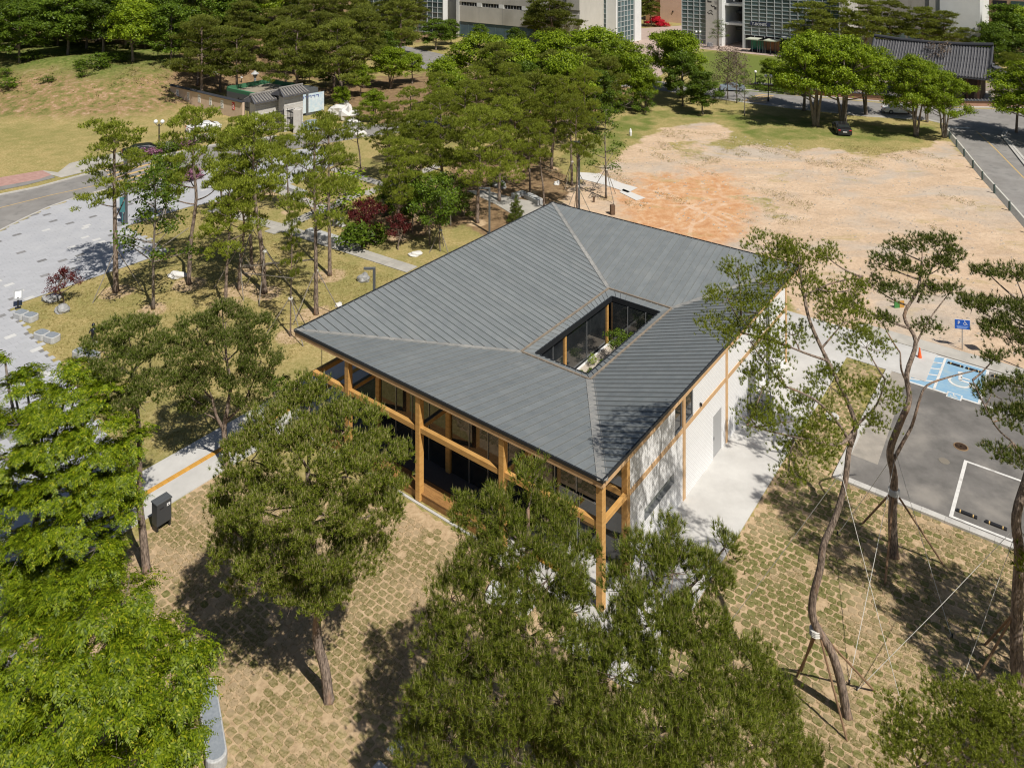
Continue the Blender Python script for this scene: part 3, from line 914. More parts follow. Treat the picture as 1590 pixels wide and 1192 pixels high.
# right hand road with its guard rail, the crossing road and the far paving
sheet('road', [(880, 118), (1000, 122), (1060, 132), (1150, 141), (1270, 152), (1400, 163), (1500, 169), (1700, 172), (1900, 240), (2100, 600), (1640, 402), (1611, 362), (1579, 326), (1537, 278), (1509, 244), (1496, 228), (1484, 214), (1472, 200),
               (1462, 190), (1440, 186), (1340, 180), (1230, 168), (1150, 158), (1060, 146), (990, 136), (880, 130)], 0.014, M_road,
      'grey asphalt road at the upper right with tree shadows')
b = ribbon([G(1516, 204), G(1545, 231), G(1600, 287), G(1680, 370)], 0.14, 0.024)
b.build('lane_marking', M_yellow, kind='structure', label='orange centre line on the right hand road')
b = ribbon([G(1062, 146), G(1150, 158), G(1230, 168), G(1340, 180), G(1440, 186), G(1463, 191)], 0.9, 0.03, 0.0)
b.build('pavement', M_conc2, kind='structure', label='pale footway between the road and the trees')
b = ribbon([G(1150, 139.5), G(1270, 150.5), G(1400, 161), G(1500, 167), G(1700, 170)], 0.5, 0.14, 0.0)
b.build('road_kerb', M_curb, kind='structure', label='kerb in front of the low tiled wall')
for i in range(6):
    p = G(1150 + i * 7, 144 + i * .7); q = G(1156 + i * 7, 155 + i * .9)
    q2 = G(1182 + i * 5, 147 + i * .4)
    bb = ribbon([G(1154 + i * 4.5, 156.5 - i * 2.0), G(1190 + i * 2.2, 159.5 - i * 2.0)], 0.55, 0.022)
    bb.build('crossing_stripe', M_yellow, kind='structure', label='pale yellow stripe of the far crossing')
for i in range(4):
    bb = ribbon([G(1472 + i * 9, 197 + i * .3), G(1478 + i * 9, 199 + i * .3)], 0.6, 0.022)
    bb.build('crossing_stripe', M_white, kind='structure', label='white stripe across the mouth of the right hand road')
for dd in (0, 3.2):
    b = ribbon([G(1560 + dd, 204), G(1556 + dd, 212), G(1575 + dd * 1.5, 236), G(1610 + dd * 2, 280)], 0.3, 0.16, 0.0)
    b.build('road_kerb', M_curb, kind='structure', label='pale kerb curving round the verge at the right' if dd == 0 else 'inner kerb of the verge at the right')
sheet('courtyard_floor', [(1280, 118), (1400, 125), (1545, 130), (1700, 136), (1700, 165), (1500, 164), (1400, 158), (1270, 147)], 0.02,
      mat('brown_court', (0.25, 0.2, 0.16), 0.9, (0.31, 0.25, 0.2), 0.5), 'brown earth forecourt of the tiled hall')
sheet('plaza_brick', [(985, 45), (1060, 40), (1160, 60), (1240, 78), (1245, 92), (1085, 76), (1050, 100), (1020, 122), (985, 118)], 0.018,
      mat('pink_paving', (0.4, 0.3, 0.25), 0.9, (0.46, 0.36, 0.3), 0.6), 'pinkish paving in front of the glass building')
sheet('road', [(660, 108), (720, 92), (640, 74), (560, 60), (540, 66), (600, 88)], 0.016, M_road, 'stretch of campus road between round trees')

# ------------------------------------------------------------------ sod pieces on the front lawns
def build_sod():
    ground = bpy.data.objects['ground']
    T = [G(*p) for p in TAN[:11]]
    polyw = [G(180, 870), G(347, 715), G(640, 784), G(925, 962)] + [AB(19.6, 25.4), AB(13.4, 25.4), AB(13.4, 42), AB(13.4, 53.8), AB(11.3, 53.8),
             AB(11.3, 41.7), AB(-14, 41.7), Vector((60, 5, 0)), Vector((-40, 5, 0)), Vector((-38, 28, 0))]
    polyw = [(p.x, p.y) for p in polyw]
    A = np.arange(-14, 50, 0.41); B_ = np.arange(2, 56, 0.325)
    c = []
    for j, b_ in enumerate(B_):
        off = (0.205 if j % 2 else 0) + random.uniform(-.04, .04)
        for a in A: c.append((a + off, b_))
    c = np.array(c)
    c += rng.normal(0, 0.02, c.shape)
    x = E1[0] * c[:, 0] + E2[0] * c[:, 1]; y = E1[1] * c[:, 0] + E2[1] * c[:, 1]
    ok = inpoly(x, y, polyw) & (y > 17)
    px = CX + F * x / y; py = HY + F * H / y
    ok &= (px > -60) & (px < 1660)
    for (bx, by, r) in TREEBASES:
        ok &= ((x - bx) ** 2 + (y - by) ** 2) > (r * 0.8 * (1 + 0.2 * np.sin(x * 7))) ** 2
    # keep off the apron and the main walk
    ok &= ~((c[:, 0] > 36.1) & (c[:, 0] < 39.9))
    ok &= ~((c[:, 0] < 36.2) & (c[:, 0] > 17.1) & (c[:, 1] > 27.0)) & ~((c[:, 0] > 13.5) & (c[:, 0] < 17.3) & (c[:, 1] > 25.5))
    ok &= rng.random(len(c)) < 0.96
    x, y, c, px, py = x[ok], y[ok], c[ok], px[ok], py[ok]
    protos = []
    def piece(b, cx_, cy_, ux, uy, k):
        r = random.Random(k)
        hx, hy = .192 * r.uniform(.9, 1.03), .15 * r.uniform(.88, 1.03)
        base_ = [(-1, -1), (-.3, -1.02), (.4, -.98), (1, -1), (1.02, 0), (1, 1), (.3, 1.02), (-.4, .98), (-1, 1), (-1.02, .1)]
        n = len(base_); sk = r.uniform(-.06, .06)
        pts = []
        for (u_, v_) in base_:
            ck = .86 if abs(u_) > .9 and abs(v_) > .9 else 1.0
            u = (u_ * ck + sk * v_ + r.uniform(-.07, .07)) * hx; v = (v_ * ck + r.uniform(-.08, .08)) * hy
            pts.append((cx_ + ux[0] * u + uy[0] * v, cy_ + ux[1] * u + uy[1] * v))
        h = r.uniform(0.012, 0.028)
        vs = [(p[0], p[1], -0.01) for p in pts] + [(cx_ + (p[0] - cx_) * .9, cy_ + (p[1] - cy_) * .9, h + r.uniform(-.006, .006)) for p in pts] + [(cx_, cy_, h + 0.008)]
        fs = [(i, (i + 1) % n, n + (i + 1) % n, n + i) for i in range(n)] + [(n + i, n + (i + 1) % n, 2 * n) for i in range(n)]
        b.add(vs, fs)
    for m_ in (M_sod, M_sodg):
        for k in range(8):
            b = MB(); piece(b, 0, 0, (1, 0), (0, 1), k * 31 + 5)
            protos.append(b.mesh('sod_piece', m_))
    green_ = (c[:, 0] < 13.5) & (c[:, 0] > 8.6) & (c[:, 1] > 24) & (rng.random(len(c)) < .8) | ((c[:, 0] < 13.5) & (c[:, 1] > 24) & (rng.random(len(c)) < .3)) | (rng.random(len(c)) < .025)
    # which are seen largest and not hidden behind crowns: the open strips
    open_ = ((px > 215) & (px < 330) & (py > 860) & (py < 1190)) | ((px > 440) & (px < 620) & (py > 1090) & (py < 1190)) | \
            ((px > 1130) & (px < 1260) & (py > 760) & (py < 1010)) | ((px > 320) & (px < 600) & (py > 1110) & (py < 1190)) | \
            ((px > 1330) & (px < 1480) & (py > 960) & (py < 1190))
    order = np.argsort(-(py + 3000 * open_))
    rest = MB()
    gv = []
    for k, j in enumerate(order):
        if k < 296:
            o = link('sod_piece', protos[k % 8 + (8 if green_[j] else 0)], ground)
            ang = random.choice((0, pi)) 
            ux = (-E1[0] * cos(ang), -E1[1] * cos(ang)); uy = (E2[0] * cos(ang), E2[1] * cos(ang))
            o.matrix_local = Matrix(((ux[0], uy[0], 0, x[j]), (ux[1], uy[1], 0, y[j]), (0, 0, 1, 0), (0, 0, 0, 1)))
        else:
            rest.mi = 1 if green_[j] else 0
            piece(rest, x[j], y[j], (-E1[0], -E1[1]), E2, int(k * 7 + 3))
    rest.build('sod_field', [M_sod, M_sodg], ground, kind='stuff')
    # short grass blades on the sod
    sel = (rng.random(len(x)) < .9) & (py > 640) & (np.sin(x * 1.3 + 2) * np.sin(y * 1.1) > -.45)
    xs, ys = x[sel], y[sel]
    n = 44
    X = np.repeat(xs, n) + rng.uniform(-.2, .2, len(xs) * n); Y = np.repeat(ys, n) + rng.uniform(-.2, .2, len(xs) * n)
    V = blades(np.stack([X, Y, np.full(len(X), 0.018)], 1), 0.06, 0.018)
    me = tri_mesh('grass_blades', V, L_grass)
    o = link('grass', me)
    tag(o, 'short dry and green grass blades on the laid sod', 'grass', kind='stuff')

def blades(P, L, w):
    n = len(P)
    d = rng.normal(0, 0.45, (n, 3)); d[:, 2] = 1; d /= np.linalg.norm(d, axis=1)[:, None]
    s = rng.normal(0, 1, (n, 3)); s[:, 2] *= .2; s -= (s * d).sum(1)[:, None] * d; s /= np.linalg.norm(s, axis=1)[:, None]
    l = L * rng.uniform(0.5, 1.2, n)[:, None]
    V = np.empty((n, 3, 3))
    V[:, 0] = P - s * w / 2; V[:, 1] = P + s * w / 2; V[:, 2] = P + d * l
    return V.reshape(-1, 3)

# ------------------------------------------------------------------ the pavilion
ZE, ZR, ZO = 5.5, 3.4, 3.26
OA0, OA1, OB0, OB1 = 16.41, 36.25, 27.75, 53.3       # eaves
RA0, RA1, RB0, RB1 = 22.46, 27.13, 36.67, 46.69      # gutter ring round the court
CA0, CA1, CB0, CB1 = 23.0, 26.55, 37.25, 46.1        # opening
OX, OY = 26.35, 27.7
pav = empty('timber_pavilion', AB(OX, OY, 0), atan2(-0.604, 0.797),
            'long timber pavilion with a grey metal roof sloping in to a small planted court', 'building')
def lx(a): return -(a - OX)
def ly(b): return b - OY
def lbox(b, a0, a1, b0, b1, z0, z1):
    x0, x1 = sorted((lx(a0), lx(a1))); y0, y1 = sorted((ly(b0), ly(b1)))
    b.box(x0, x1, y0, y1, z0, z1); return b
def bpart(name, m, a0, a1, b0, b1, z0, z1, parent=None, bev=0.0, label=None):
    b = MB(); lbox(b, a0, a1, b0, b1, z0, z1)
    o = b.build(name, m, parent or pav, label=label)
    if bev: bevel(o, bev, 1)
    return o
def pitch(t): return ZR + (ZE - ZR) * t

roof = MB()
def rp(a, b_, z): return (lx(a), ly(b_), z)
# roof body below the panels (thin shell): outer slopes, inner strips
O = [(OA1, OB0), (OA0, OB0), (OA0, OB1), (OA1, OB1)]
Rg = [(RA1, RB0), (RA0, RB0), (RA0, RB1), (RA1, RB1)]
Cg = [(CA1, CB0), (CA0, CB0), (CA0, CB1), (CA1, CB1)]
for dz in (0,):
    vs = [rp(a, b_, ZE - .06) for a, b_ in O] + [rp(a, b_, ZR - .06) for a, b_ in Rg] + [rp(a, b_, ZO - .06) for a, b_ in Cg] + \
         [rp(a, b_, ZE - .30) for a, b_ in O] + [rp(a, b_, ZO - .34) for a, b_ in Cg]
    fs = []
    for i in range(4):
        j = (i + 1) % 4
        fs += [(i, j, 4 + j, 4 + i), (4 + i, 4 + j, 8 + j, 8 + i), (12 + j, 12 + i, 16 + i, 16 + j), (8 + i, 8 + j, 16 + j, 16 + i)]
    roof.add(vs, fs)
roof_o = roof.build('roof', M_trim, pav)
PW = 0.47
npanel = 0
def panel(outer, inner, rib=True):
    """outer: two points, inner: 2..4 points (a, b, z); standing seam along the first side"""
    global npanel
    top = outer + inner
    n = len(top)
    b = MB()
    vs = [rp(p[0], p[1], p[2]) for p in top] + [rp(p[0], p[1], p[2] - 0.05) for p in top]
    fs = [tuple(range(n)), tuple(reversed(range(n, 2 * n)))] + [(i, n + i, n + (i + 1) % n, (i + 1) % n) for i in range(n)]
    b.add(vs, fs)
    # seam
    p, q = Vector(vs[0]), Vector(vs[n - 1])
    if (p - q).length > 0.15:
        d = (Vector(vs[1]) - p).normalized() * 0.011
        up = Vector((0, 0, 0.05))
        b.mi = 1
        b.add([p - d, q - d, q + d, p + d, p - d + up, q - d + up, q + d + up, p + d + up],
              [(4, 5, 6, 7), (0, 1, 5, 4), (2, 3, 7, 6), (0, 4, 7, 3), (1, 2, 6, 5)])
    o = b.build('roof_panel', [M_roof, M_seam], roof_o)
    npanel += 1
    return o
def face(u0, u1, r0, r1, outer_v, ring_v, swap, zo=ZE, zr=ZR, pw=PW, flip=False):
    """panels from outer_v (u0..u1) to ring_v (r0..r1); u runs along the eave. swap: u is b"""
    n = max(1, int(round((u1 - u0) / pw))); st = (u1 - u0) / n; gr = .022  # groove bares the dark shell, painting a shade line beside each seam
    def inner(u):
        if u < r0: t = (u - u0) / (r0 - u0)
        elif u > r1: t = (u1 - u) / (u1 - r1)
        else: t = 1.0
        return outer_v + (ring_v - outer_v) * t, zo + (zr - zo) * t
    def P(u, v, z): return (v, u, z) if swap else (u, v, z)
    for i in range(n):
        ua, ub = u0 + i * st, u0 + (i + 1) * st - gr
        va, za = inner(ua); vb, zb = inner(ub)
        pts = [P(ub, vb, zb)]
        for rr in (r1, r0):
            if ua < rr < ub:
                v, z = inner(rr); pts.append(P(rr, v, z))
        pts.append(P(ua, va, za))
        # drop duplicates
        cl = []
        for p in pts:
            if all((Vector(p) - Vector(q)).length > 1e-3 for q in cl + [P(ua, outer_v, zo), P(ub, outer_v, zo)]): cl.append(p)
        outer = [P(ua, outer_v, zo), P(ub, outer_v, zo)]
        if len(cl) < 1: continue
        panel(outer, cl)
face(OB0, OB1, RB0, RB1, OA1, RA1, True)
face(OB0, OB1, RB0, RB1, OA0, RA0, True)
face(OA0, OA1, RA0, RA1, OB0, RB0, False)
face(OA0, OA1, RA0, RA1, OB1, RB1, False)
# inner strips (ring -> opening), written outer edge = ring
def strip(u0, u1, c0, c1, ov, cv, swap):
    n = max(1, int(round((u1 - u0) / PW))); st = (u1 - u0) / n
    P = (lambda u, v, z: (v, u, z)) if swap else (lambda u, v, z: (u, v, z))
    for i in range(n):
        ua, ub = u0 + i * st, u0 + (i + 1) * st
        f = lambda u: c0 + (c1 - c0) * (u - u0) / (u1 - u0)
        panel([P(ua, ov, ZR), P(ub, ov, ZR)], [P(f(ub), cv, ZO), P(f(ua), cv, ZO)])
strip(RB0, RB1, CB0, CB1, RA1, CA1, True)
strip(RB0, RB1, CB0, CB1, RA0, CA0, True)
strip(RA0, RA1, CA0, CA1, RB0, CB0, False)
strip(RA0, RA1, CA0, CA1, RB1, CB1, False)
# valley flashings: three to five lapped lengths each
def valley(p, q, wd, n=7, lift=0.045, m=M_flash):
    p, q = Vector(rp(*p)), Vector(rp(*q))
    d = (q - p); s = Vector((-d.y, d.x, 0)).normalized() * wd / 2
    for i in range(n):
        a = p + d * (i / n); c = p + d * ((i + 1) / n + .004)
        b = MB()
        k = lift + 0.003 * (i % 2)
        up = Vector((0, 0, k)); up2 = Vector((0, 0, k + .02))
        b.add([a - s, a + s, c + s, c - s, a - s + up, a + s + up, c + s + up, c - s + up],
              [(4, 5, 6, 7), (0, 4, 7, 3), (1, 2, 6, 5), (0, 1, 5, 4), (3, 7, 6, 2)])
        for sg in (-1, 1):
            e = s * sg * 0.9; e2 = s * sg
            b.add([a + e + up, a + e2 + up, c + e2 + up, c + e + up, a + e + up2, a + e2 + up2, c + e2 + up2, c + e + up2],
                  [(4, 5, 6, 7), (0, 4, 7, 3), (1, 2, 6, 5)])
        b.build('valley_flashing', m, roof_o)
for (o_, r_, wd) in ((O[0], Rg[0], .2), (O[1], Rg[1], .46), (O[2], Rg[2], .3), (O[3], Rg[3], .3)):
    valley((o_[0], o_[1], ZE), (r_[0], r_[1], ZR), wd)
for i in range(4):
    j = (i + 1) % 4
    p, q = Rg[i], Rg[j]
    b = MB()
    if abs(p[0] - q[0]) < 1e-6:
        lbox(b, p[0] - .05, p[0] + .05, min(p[1], q[1]), max(p[1], q[1]), ZR + .0, ZR + .085)
    else:
        lbox(b, min(p[0], q[0]) + .06, max(p[0], q[0]) - .06, p[1] - .05, p[1] + .05, ZR + .0, ZR + .085)
    b.build('gutter_bar', M_gut, roof_o)
    p, q = Cg[i], Cg[j]
    b = MB()
    if abs(p[0] - q[0]) < 1e-6:
        s_ = 1 if p[0] == CA1 else -1
        lbox(b, p[0] - .035, p[0] + .035, min(p[1], q[1]), max(p[1], q[1]), ZO - .3, ZO + .045)
    else:
        lbox(b, min(p[0], q[0]) + .04, max(p[0], q[0]) - .04, p[1] - .035, p[1] + .035, ZO - .3, ZO + .045)
    b.build('court_fascia', M_trim, roof_o)
# eave trim and timber fascia
for (a0, a1, b0_, b1_) in ((OA0 - .05, OA1 + .05, OB0 - .05, OB0 + .03), (OA0 - .05, OA1 + .05, OB1 - .03, OB1 + .05)):
    bpart('eave_trim', M_trim, a0, a1, b0_, b1_, ZE - .1, ZE + .045, roof_o)
    bpart('fascia_board', M_wood3, a0 + .07, a1 - .07, b0_ + .035, b1_ - .002, ZE - .34, ZE - .1, roof_o)
for (a0, a1) in ((OA0 - .05, OA0 + .03), (OA1 - .03, OA1 + .05)):
    bpart('eave_trim', M_trim, a0, a1, OB0 + .032, OB1 - .032, ZE - .1, ZE + .045, roof_o)
    bpart('fascia_board', M_wood3, a0 + .035, a1 - .002, OB0 + .033, OB1 - .033, ZE - .34, ZE - .1, roof_o)

# ---- frame: front posts, glazing line posts, beams
for a in (16.62, 21.7, 26.87, 32.04):
    bpart('post', M_wood, a - .15, a + .15, 27.82, 28.12, 0.04, ZE - .30, bev=.012)
    bpart('post_shoe', M_alu, a - .12, a + .12, 27.85, 28.09, 0.0, 0.04)
for a in (16.66, 21.7, 26.87, 32.04):
    bpart('post', M_wood, a - .14, a + .14, 30.0, 30.28, 0.2 if a > 17 else 0.055, ZE - .30 - (0.66 if a > 17 else 0.12), bev=.012)
xs_ = [16.62, 21.7, 26.87, 32.04]
for i in range(3):
    bpart('front_beam', M_wood, xs_[i] + .15, xs_[i + 1] - .15, 27.86, 28.08, 3.38, 3.64, bev=.01)
    bpart('glazing_beam', M_wood, xs_[i] + .15, xs_[i + 1] - .15, 30.02, 30.24, 3.36, 3.62, bev=.01)
bpart('front_beam', M_wood, 32.19, 34.85, 27.86, 28.08, 3.38, 3.64, bev=.01)
bpart('side_beam', M_wood, 34.63, 34.85, 28.085, 51.0, 3.38, 3.64, bev=.01)
for a in (16.62, 21.7, 26.87, 32.04):
    bpart('cross_beam', M_wood, a - .09, a + .09, 28.125, 29.99, 3.40, 3.62, bev=.01)
    if a > 17: bpart('beam_flashing', M_alu, a - .1, a + .1, 28.13, 29.98, 3.622, 3.65)
for b_ in (35.75, 41.1, 46.4, 51.0):
    bpart('cross_beam', M_wood, 32.2, 34.62, b_ - .09, b_ + .09, 3.40, 3.62)
    bpart('post', M_wood, 31.9, 32.18, b_ - .14, b_ + .14, 0.2, 4.2)
for b_ in (28.4, 33.5, 39, 45):
    b = MB(); b.tube([rp(34.74, b_, 3.6), rp(34.74, b_, ZE - .28)], .02, 6)
    b.build('hanger_rod', M_alu, pav)
# canopy boarding between beam and wall on the left, dark membrane roof
# floor slab, timber step, base
bpart('floor_slab', M_floor, 16.9, 34.6, 28.85, 51.0, 0.02, 0.2)
for i in range(5):
    bpart('deck_board', M_wood2, 22.15, 34.5, 27.93 + i * .172, 28.095 + i * .172, 0.36, 0.40)
bpart('step_riser', M_wood2, 22.15, 34.5, 27.955, 27.99, 0.0, 0.355)
bpart('step_shadow_strip', M_dark, 22.15, 34.5, 28.79, 28.84, 0.0, 0.39)  # dark strip painted in for the shadow line behind the step
bpart('base_kerb', M_conc, 21.95, 36.2, 27.68, 27.80, 0.0, 0.05)
bpart('entrance_step', M_conc, 17.2, 21.3, 28.9, 29.95, 0.2, 0.22)
for i, (a, b_) in enumerate(((18.6, 26.5), (19.5, 26.2), (20.2, 26.7), (20.9, 26.2))):
    pass
# front glazing
def glazed(line_a0, line_a1, b_, z0, z1, n, transoms=(), frame=.05, along='a', door=None):
    w_ = (line_a1 - line_a0) / n
    for i in range(n):
        u0, u1 = line_a0 + i * w_, line_a0 + (i + 1) * w_
        zs = [z0] + list(transoms) + [z1]
        for k in range(len(zs) - 1):
            args = (u0 + frame / 2, u1 - frame / 2, b_ - .012, b_ + .012, zs[k] + .02, zs[k + 1] - .02)
            if along == 'a': bpart('glass_pane', M_glass, *args)
            else: bpart('glass_pane', M_glass, b_ - .012, b_ + .012, u0 + frame / 2, u1 - frame / 2, zs[k] + .02, zs[k + 1] - .02)
        if i > 0:
            if along == 'a': bpart('mullion', M_alu, u0 - frame / 2, u0 + frame / 2, b_ - .05, b_ + .05, z0, z1)
            else: bpart('mullion', M_alu, b_ - .05, b_ + .05, u0 - frame / 2, u0 + frame / 2, z0, z1)
for i in range(3):
    a0, a1 = xs_[i] + .16, xs_[i + 1] - .16
    glazed(a0, a1, 30.13, 0.22, 3.34, 4)
    glazed(a0, a1, 30.13, 3.64, 4.6, 4)
# entrance door leaf in the right bay, framed
for z0, z1, a0, a1 in ((3.66, 4.55, 19.2, 20.6), (0.22, 2.5, 18.0, 19.0), (0.22, 2.5, 19.05, 20.05)):
    d = bpart('door', M_glass, a0 + .06, a1 - .06, 30.045, 30.07, z0 + .06, z1 - .06)
    bpart('door_frame', M_alu, a0, a0 + .06, 30.04, 30.08, z0, z1, d); bpart('door_frame', M_alu, a1 - .06, a1, 30.04, 30.08, z0, z1, d)
    bpart('door_frame', M_alu, a0 + .06, a1 - .06, 30.04, 30.08, z1 - .06, z1, d); bpart('door_frame', M_alu, a0 + .06, a1 - .06, 30.04, 30.08, z0, z0 + .06, d)
# soffit line above glazing and dark core
bpart('ceiling', M_wood2, 17.0, 32.0, 30.25, 36.0, 4.86, 4.9) if False else None
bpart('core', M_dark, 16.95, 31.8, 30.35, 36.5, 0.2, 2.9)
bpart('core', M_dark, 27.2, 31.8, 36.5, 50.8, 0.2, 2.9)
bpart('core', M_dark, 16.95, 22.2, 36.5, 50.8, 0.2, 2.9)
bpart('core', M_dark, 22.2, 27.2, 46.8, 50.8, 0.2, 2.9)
# left side glazing
for i, (b0_, b1_) in enumerate(((30.3, 35.6), (35.9, 40.95), (41.25, 46.25), (46.55, 50.85))):
    glazed(b0_, b1_, 32.04, .22, 3.34, 3, along='b')
    glazed(b0_, b1_, 32.04, 3.64, 4.15, 3, along='b')
    bpart('glazing_beam', M_wood, 31.93, 32.15, b0_, b1_, 3.36, 3.62)

# ---- white side wall with timber framing
WA = 16.56
segs = [(30.29, 35.62, 0.055, 3.38, 'low'), (30.29, 34.78, 3.62, 5.16, ''), (34.78, 35.62, 3.62, 5.16, 'win'), (35.88, 36.85, 3.62, 5.16, 'win'),
        (36.85, 41.0, 3.62, 5.16, ''), (35.88, 39.35, 0.055, 3.38, ''), (39.35, 40.45, 0.055, 3.38, 'door'), (40.45, 41.0, 0.055, 3.38, ''),
        (41.26, 51.0, 3.62, 5.16, 'far'), (41.26, 51.0, 0.055, 3.38, 'far')]
def wall(b0_, b1_, z0, z1): return bpart('wall', M_wbrick, WA, WA + .25, b0_, b1_, z0, z1)
wall(30.29, 35.62, 0.055, 1.45); wall(30.29, 31.65, 1.45, 1.97); wall(34.7, 35.62, 1.45, 1.97); wall(30.29, 35.62, 1.97, 3.38)
wall(30.29, 34.78, 3.62, 5.16); wall(36.85, 41.0, 3.62, 5.16); wall(35.88, 39.35, 0.055, 3.38); wall(39.35, 40.45, 2.3, 3.38); wall(40.45, 41.0, 0.055, 3.38)
wall(41.26, 47.3, 3.62, 5.16); wall(48.0, 50.85, 3.62, 5.16); wall(41.26, 44.3, 0.055, 3.38); wall(45.6, 47.3, 0.055, 3.38); wall(44.3, 45.6, 2.3, 3.38)
wall(48.0, 50.85, 0.055, 3.38)
def window(b0_, b1_, z0, z1, dep=.12):
    wn = bpart('window', M_glass, WA + dep, WA + dep + .03, b0_ + .05, b1_ - .05, z0 + .05, z1 - .05)
    f = M_alu
    bpart('window_frame', f, WA + dep - .03, WA + dep + .04, b0_, b0_ + .05, z0, z1, wn); bpart('window_frame', f, WA + dep - .03, WA + dep + .04, b1_ - .05, b1_, z0, z1, wn)
    bpart('window_frame', f, WA + dep - .03, WA + dep + .04, b0_ + .05, b1_ - .05, z1 - .05, z1, wn); bpart('window_sill', f, WA - .02, WA + dep + .04, b0_ + .05, b1_ - .05, z0, z0 + .05, wn)
    return wn
window(31.65, 34.7, 1.45, 1.97, .18).data.materials[0] = mat('sky_slot_glass', (.3, .31, .28), .2)  # reflected sky put into the pale glass colour
window(34.8, 35.6, 3.64, 5.12, .05); window(35.9, 36.83, 3.64, 5.12, .05)
window(47.32, 47.98, 3.64, 5.12, .05); window(47.32, 47.98, .3, 3.3, .05)
d = bpart('door', mat('grey_door', (0.36, 0.36, 0.36), 0.5), WA + .04, WA + .09, 39.37, 40.43, 0.06, 2.28)
bpart('door_handle', M_alu, WA + .0, WA + .04, 39.47, 39.52, 1.0, 1.15, d)
d = bpart('door', M_glass, WA + .04, WA + .09, 44.35, 45.55, 0.06, 2.28)
bpart('wall_lamp', M_black, WA - .12, WA, 37.6, 37.68, 3.72, 3.86)
bpart('wall_rail', M_wood3, WA - .03, WA + .26, 30.29, 35.6, 3.38, 3.62); bpart('wall_rail', M_wood3, WA - .03, WA + .26, 35.9, 40.98, 3.38, 3.62)
bpart('wall_rail', M_wood3, WA - .03, WA + .26, 41.28, 50.85, 3.38, 3.62)
for b_ in (35.75, 41.13, 51.0):
    bpart('wall_post', M_wood3, WA - .045, WA + .27, b_ - .13, b_ + .13, 0.055, 5.16)
bpart('wall_plate', M_wood3, WA - .03, WA + .26, 30.29, 51.1, 5.162, 5.2)
bpart('wall', M_wbrick, WA + .27, 31.9, 50.9, 51.1, 0.05, 4.3)
# lattice screen standing out from the side wall
scr = empty('lattice_screen', AB(16.4, 44.1, 0.055), atan2(-0.604, 0.797), 'dark metal lattice screen standing out from the white side wall', 'screen')
b = MB(); b.box(0.05, 1.25, -.03, .03, 0, .06); b.box(0.05, 1.25, -.03, .03, 1.78, 1.84); b.box(0.05, .1, -.03, .03, .06, 1.78); b.box(1.2, 1.25, -.03, .03, .06, 1.78)
b.build('screen_frame', M_grey, scr)
for i in range(6):
    b = MB(); b.box(.1, 1.2, -.012, .012, .28 + i * .25, .31 + i * .25); b.build('screen_bar', M_alu, scr)
for i in range(5):
    b = MB(); b.box(.27 + i * .19, .30 + i * .19, -.026, -.013, .06, 1.78); b.build('screen_bar', M_alu, scr)
b = MB(); b.box(0.25, 1.1, .2, .9, 0, 1.1); b.build('condenser_box', M_grey, scr)

# ---- court: floor, glazing, posts
bpart('court_floor', M_gravel, 22.6, 26.7, 37.0, 46.4, 0.02, 0.22)
bpart('court_kerb', M_whitew, 26.52, 26.64, 37.0, 46.1, 0.22, 0.28)
cbs = [(37.0, 40.5), (40.7, 45.75)]
for a_ in (26.72, 22.55):
    glazed(36.9, 40.5, a_, .24, 2.95, 3, along='b')
    glazed(40.72, 45.6, a_, .24, 2.95, 2, along='b')
    bpart('court_post', M_wood, a_ - .1, a_ + .1, 40.51, 40.71, .22, 3.0)
    bpart('court_post', M_wood, a_ - .1, a_ + .1, 45.62, 45.82, .22, 3.0)
glazed(22.66, 26.6, 46.0, .24, 2.95, 3); glazed(22.66, 26.6, 37.0, .24, 2.95, 3)

# ------------------------------------------------------------------ foliage
def unit(v): return v / np.maximum(np.linalg.norm(v, axis=-1, keepdims=True), 1e-6)
def rnd_dir(n):
    return unit(rng.normal(size=(n, 3)))

def scatter(blobs, nper_m2, sub, sig, flat):
    """points in sub clumps of ellipsoid blobs; returns points and outward directions"""
    Ps, Ds = [], []
    for c, r in blobs:
        c = np.array(c, float); r = np.array(r, float)
        area = 4.2 * (r[0] * r[1] + r[0] * r[2] + r[1] * r[2])
        ns = max(2, int(area * sub))
        d = rnd_dir(ns); d[:, 2] = np.where(d[:, 2] < -0.25, -d[:, 2] * .6, d[:, 2]); d = unit(d)
        rad = rng.uniform(0.35, 1.0, ns)[:, None] ** 0.45
        sc = c + d * r * rad
        np_ = max(3, int(area * nper_m2 / ns))
        cc = np.repeat(sc, np_, 0)
        g = rng.normal(size=cc.shape) * sig; g[:, 2] *= flat
        p = cc + g
        Ps.append(p)
        o = unit((p - c) / r)
        Ds.append(o)
    return np.concatenate(Ps), np.concatenate(Ds)

def needle_tris(P, A, n, L, w, spread=0.75):
    N = len(P)
    P = np.repeat(P, n, 0); A = np.repeat(A, n, 0)
    d = unit(A + rnd_dir(N * n) * spread)
    s = unit(np.cross(d, rnd_dir(N * n)))
    l = L * rng.uniform(.65, 1.15, (N * n, 1))
    base = P + A * rng.uniform(-.35, .35, (N * n, 1)) * L
    V = np.empty((N * n, 3, 3))
    V[:, 0] = base - s * w / 2; V[:, 1] = base + s * w / 2; V[:, 2] = base + d * l
    return V.reshape(-1, 3)

def candle_tris(P, A, L, w):
    n = len(P)
    d = unit(A * .25 + np.array([0, 0, 1.0]) + rnd_dir(n) * .15)
    s = unit(np.cross(d, rnd_dir(n)))
    V = np.empty((n, 3, 3)); B = P + d * L * .3
    V[:, 0] = B - s * w / 2; V[:, 1] = B + s * w / 2; V[:, 2] = B + d * L * rng.uniform(.7, 1.3, (n, 1))
    return V.reshape(-1, 3)

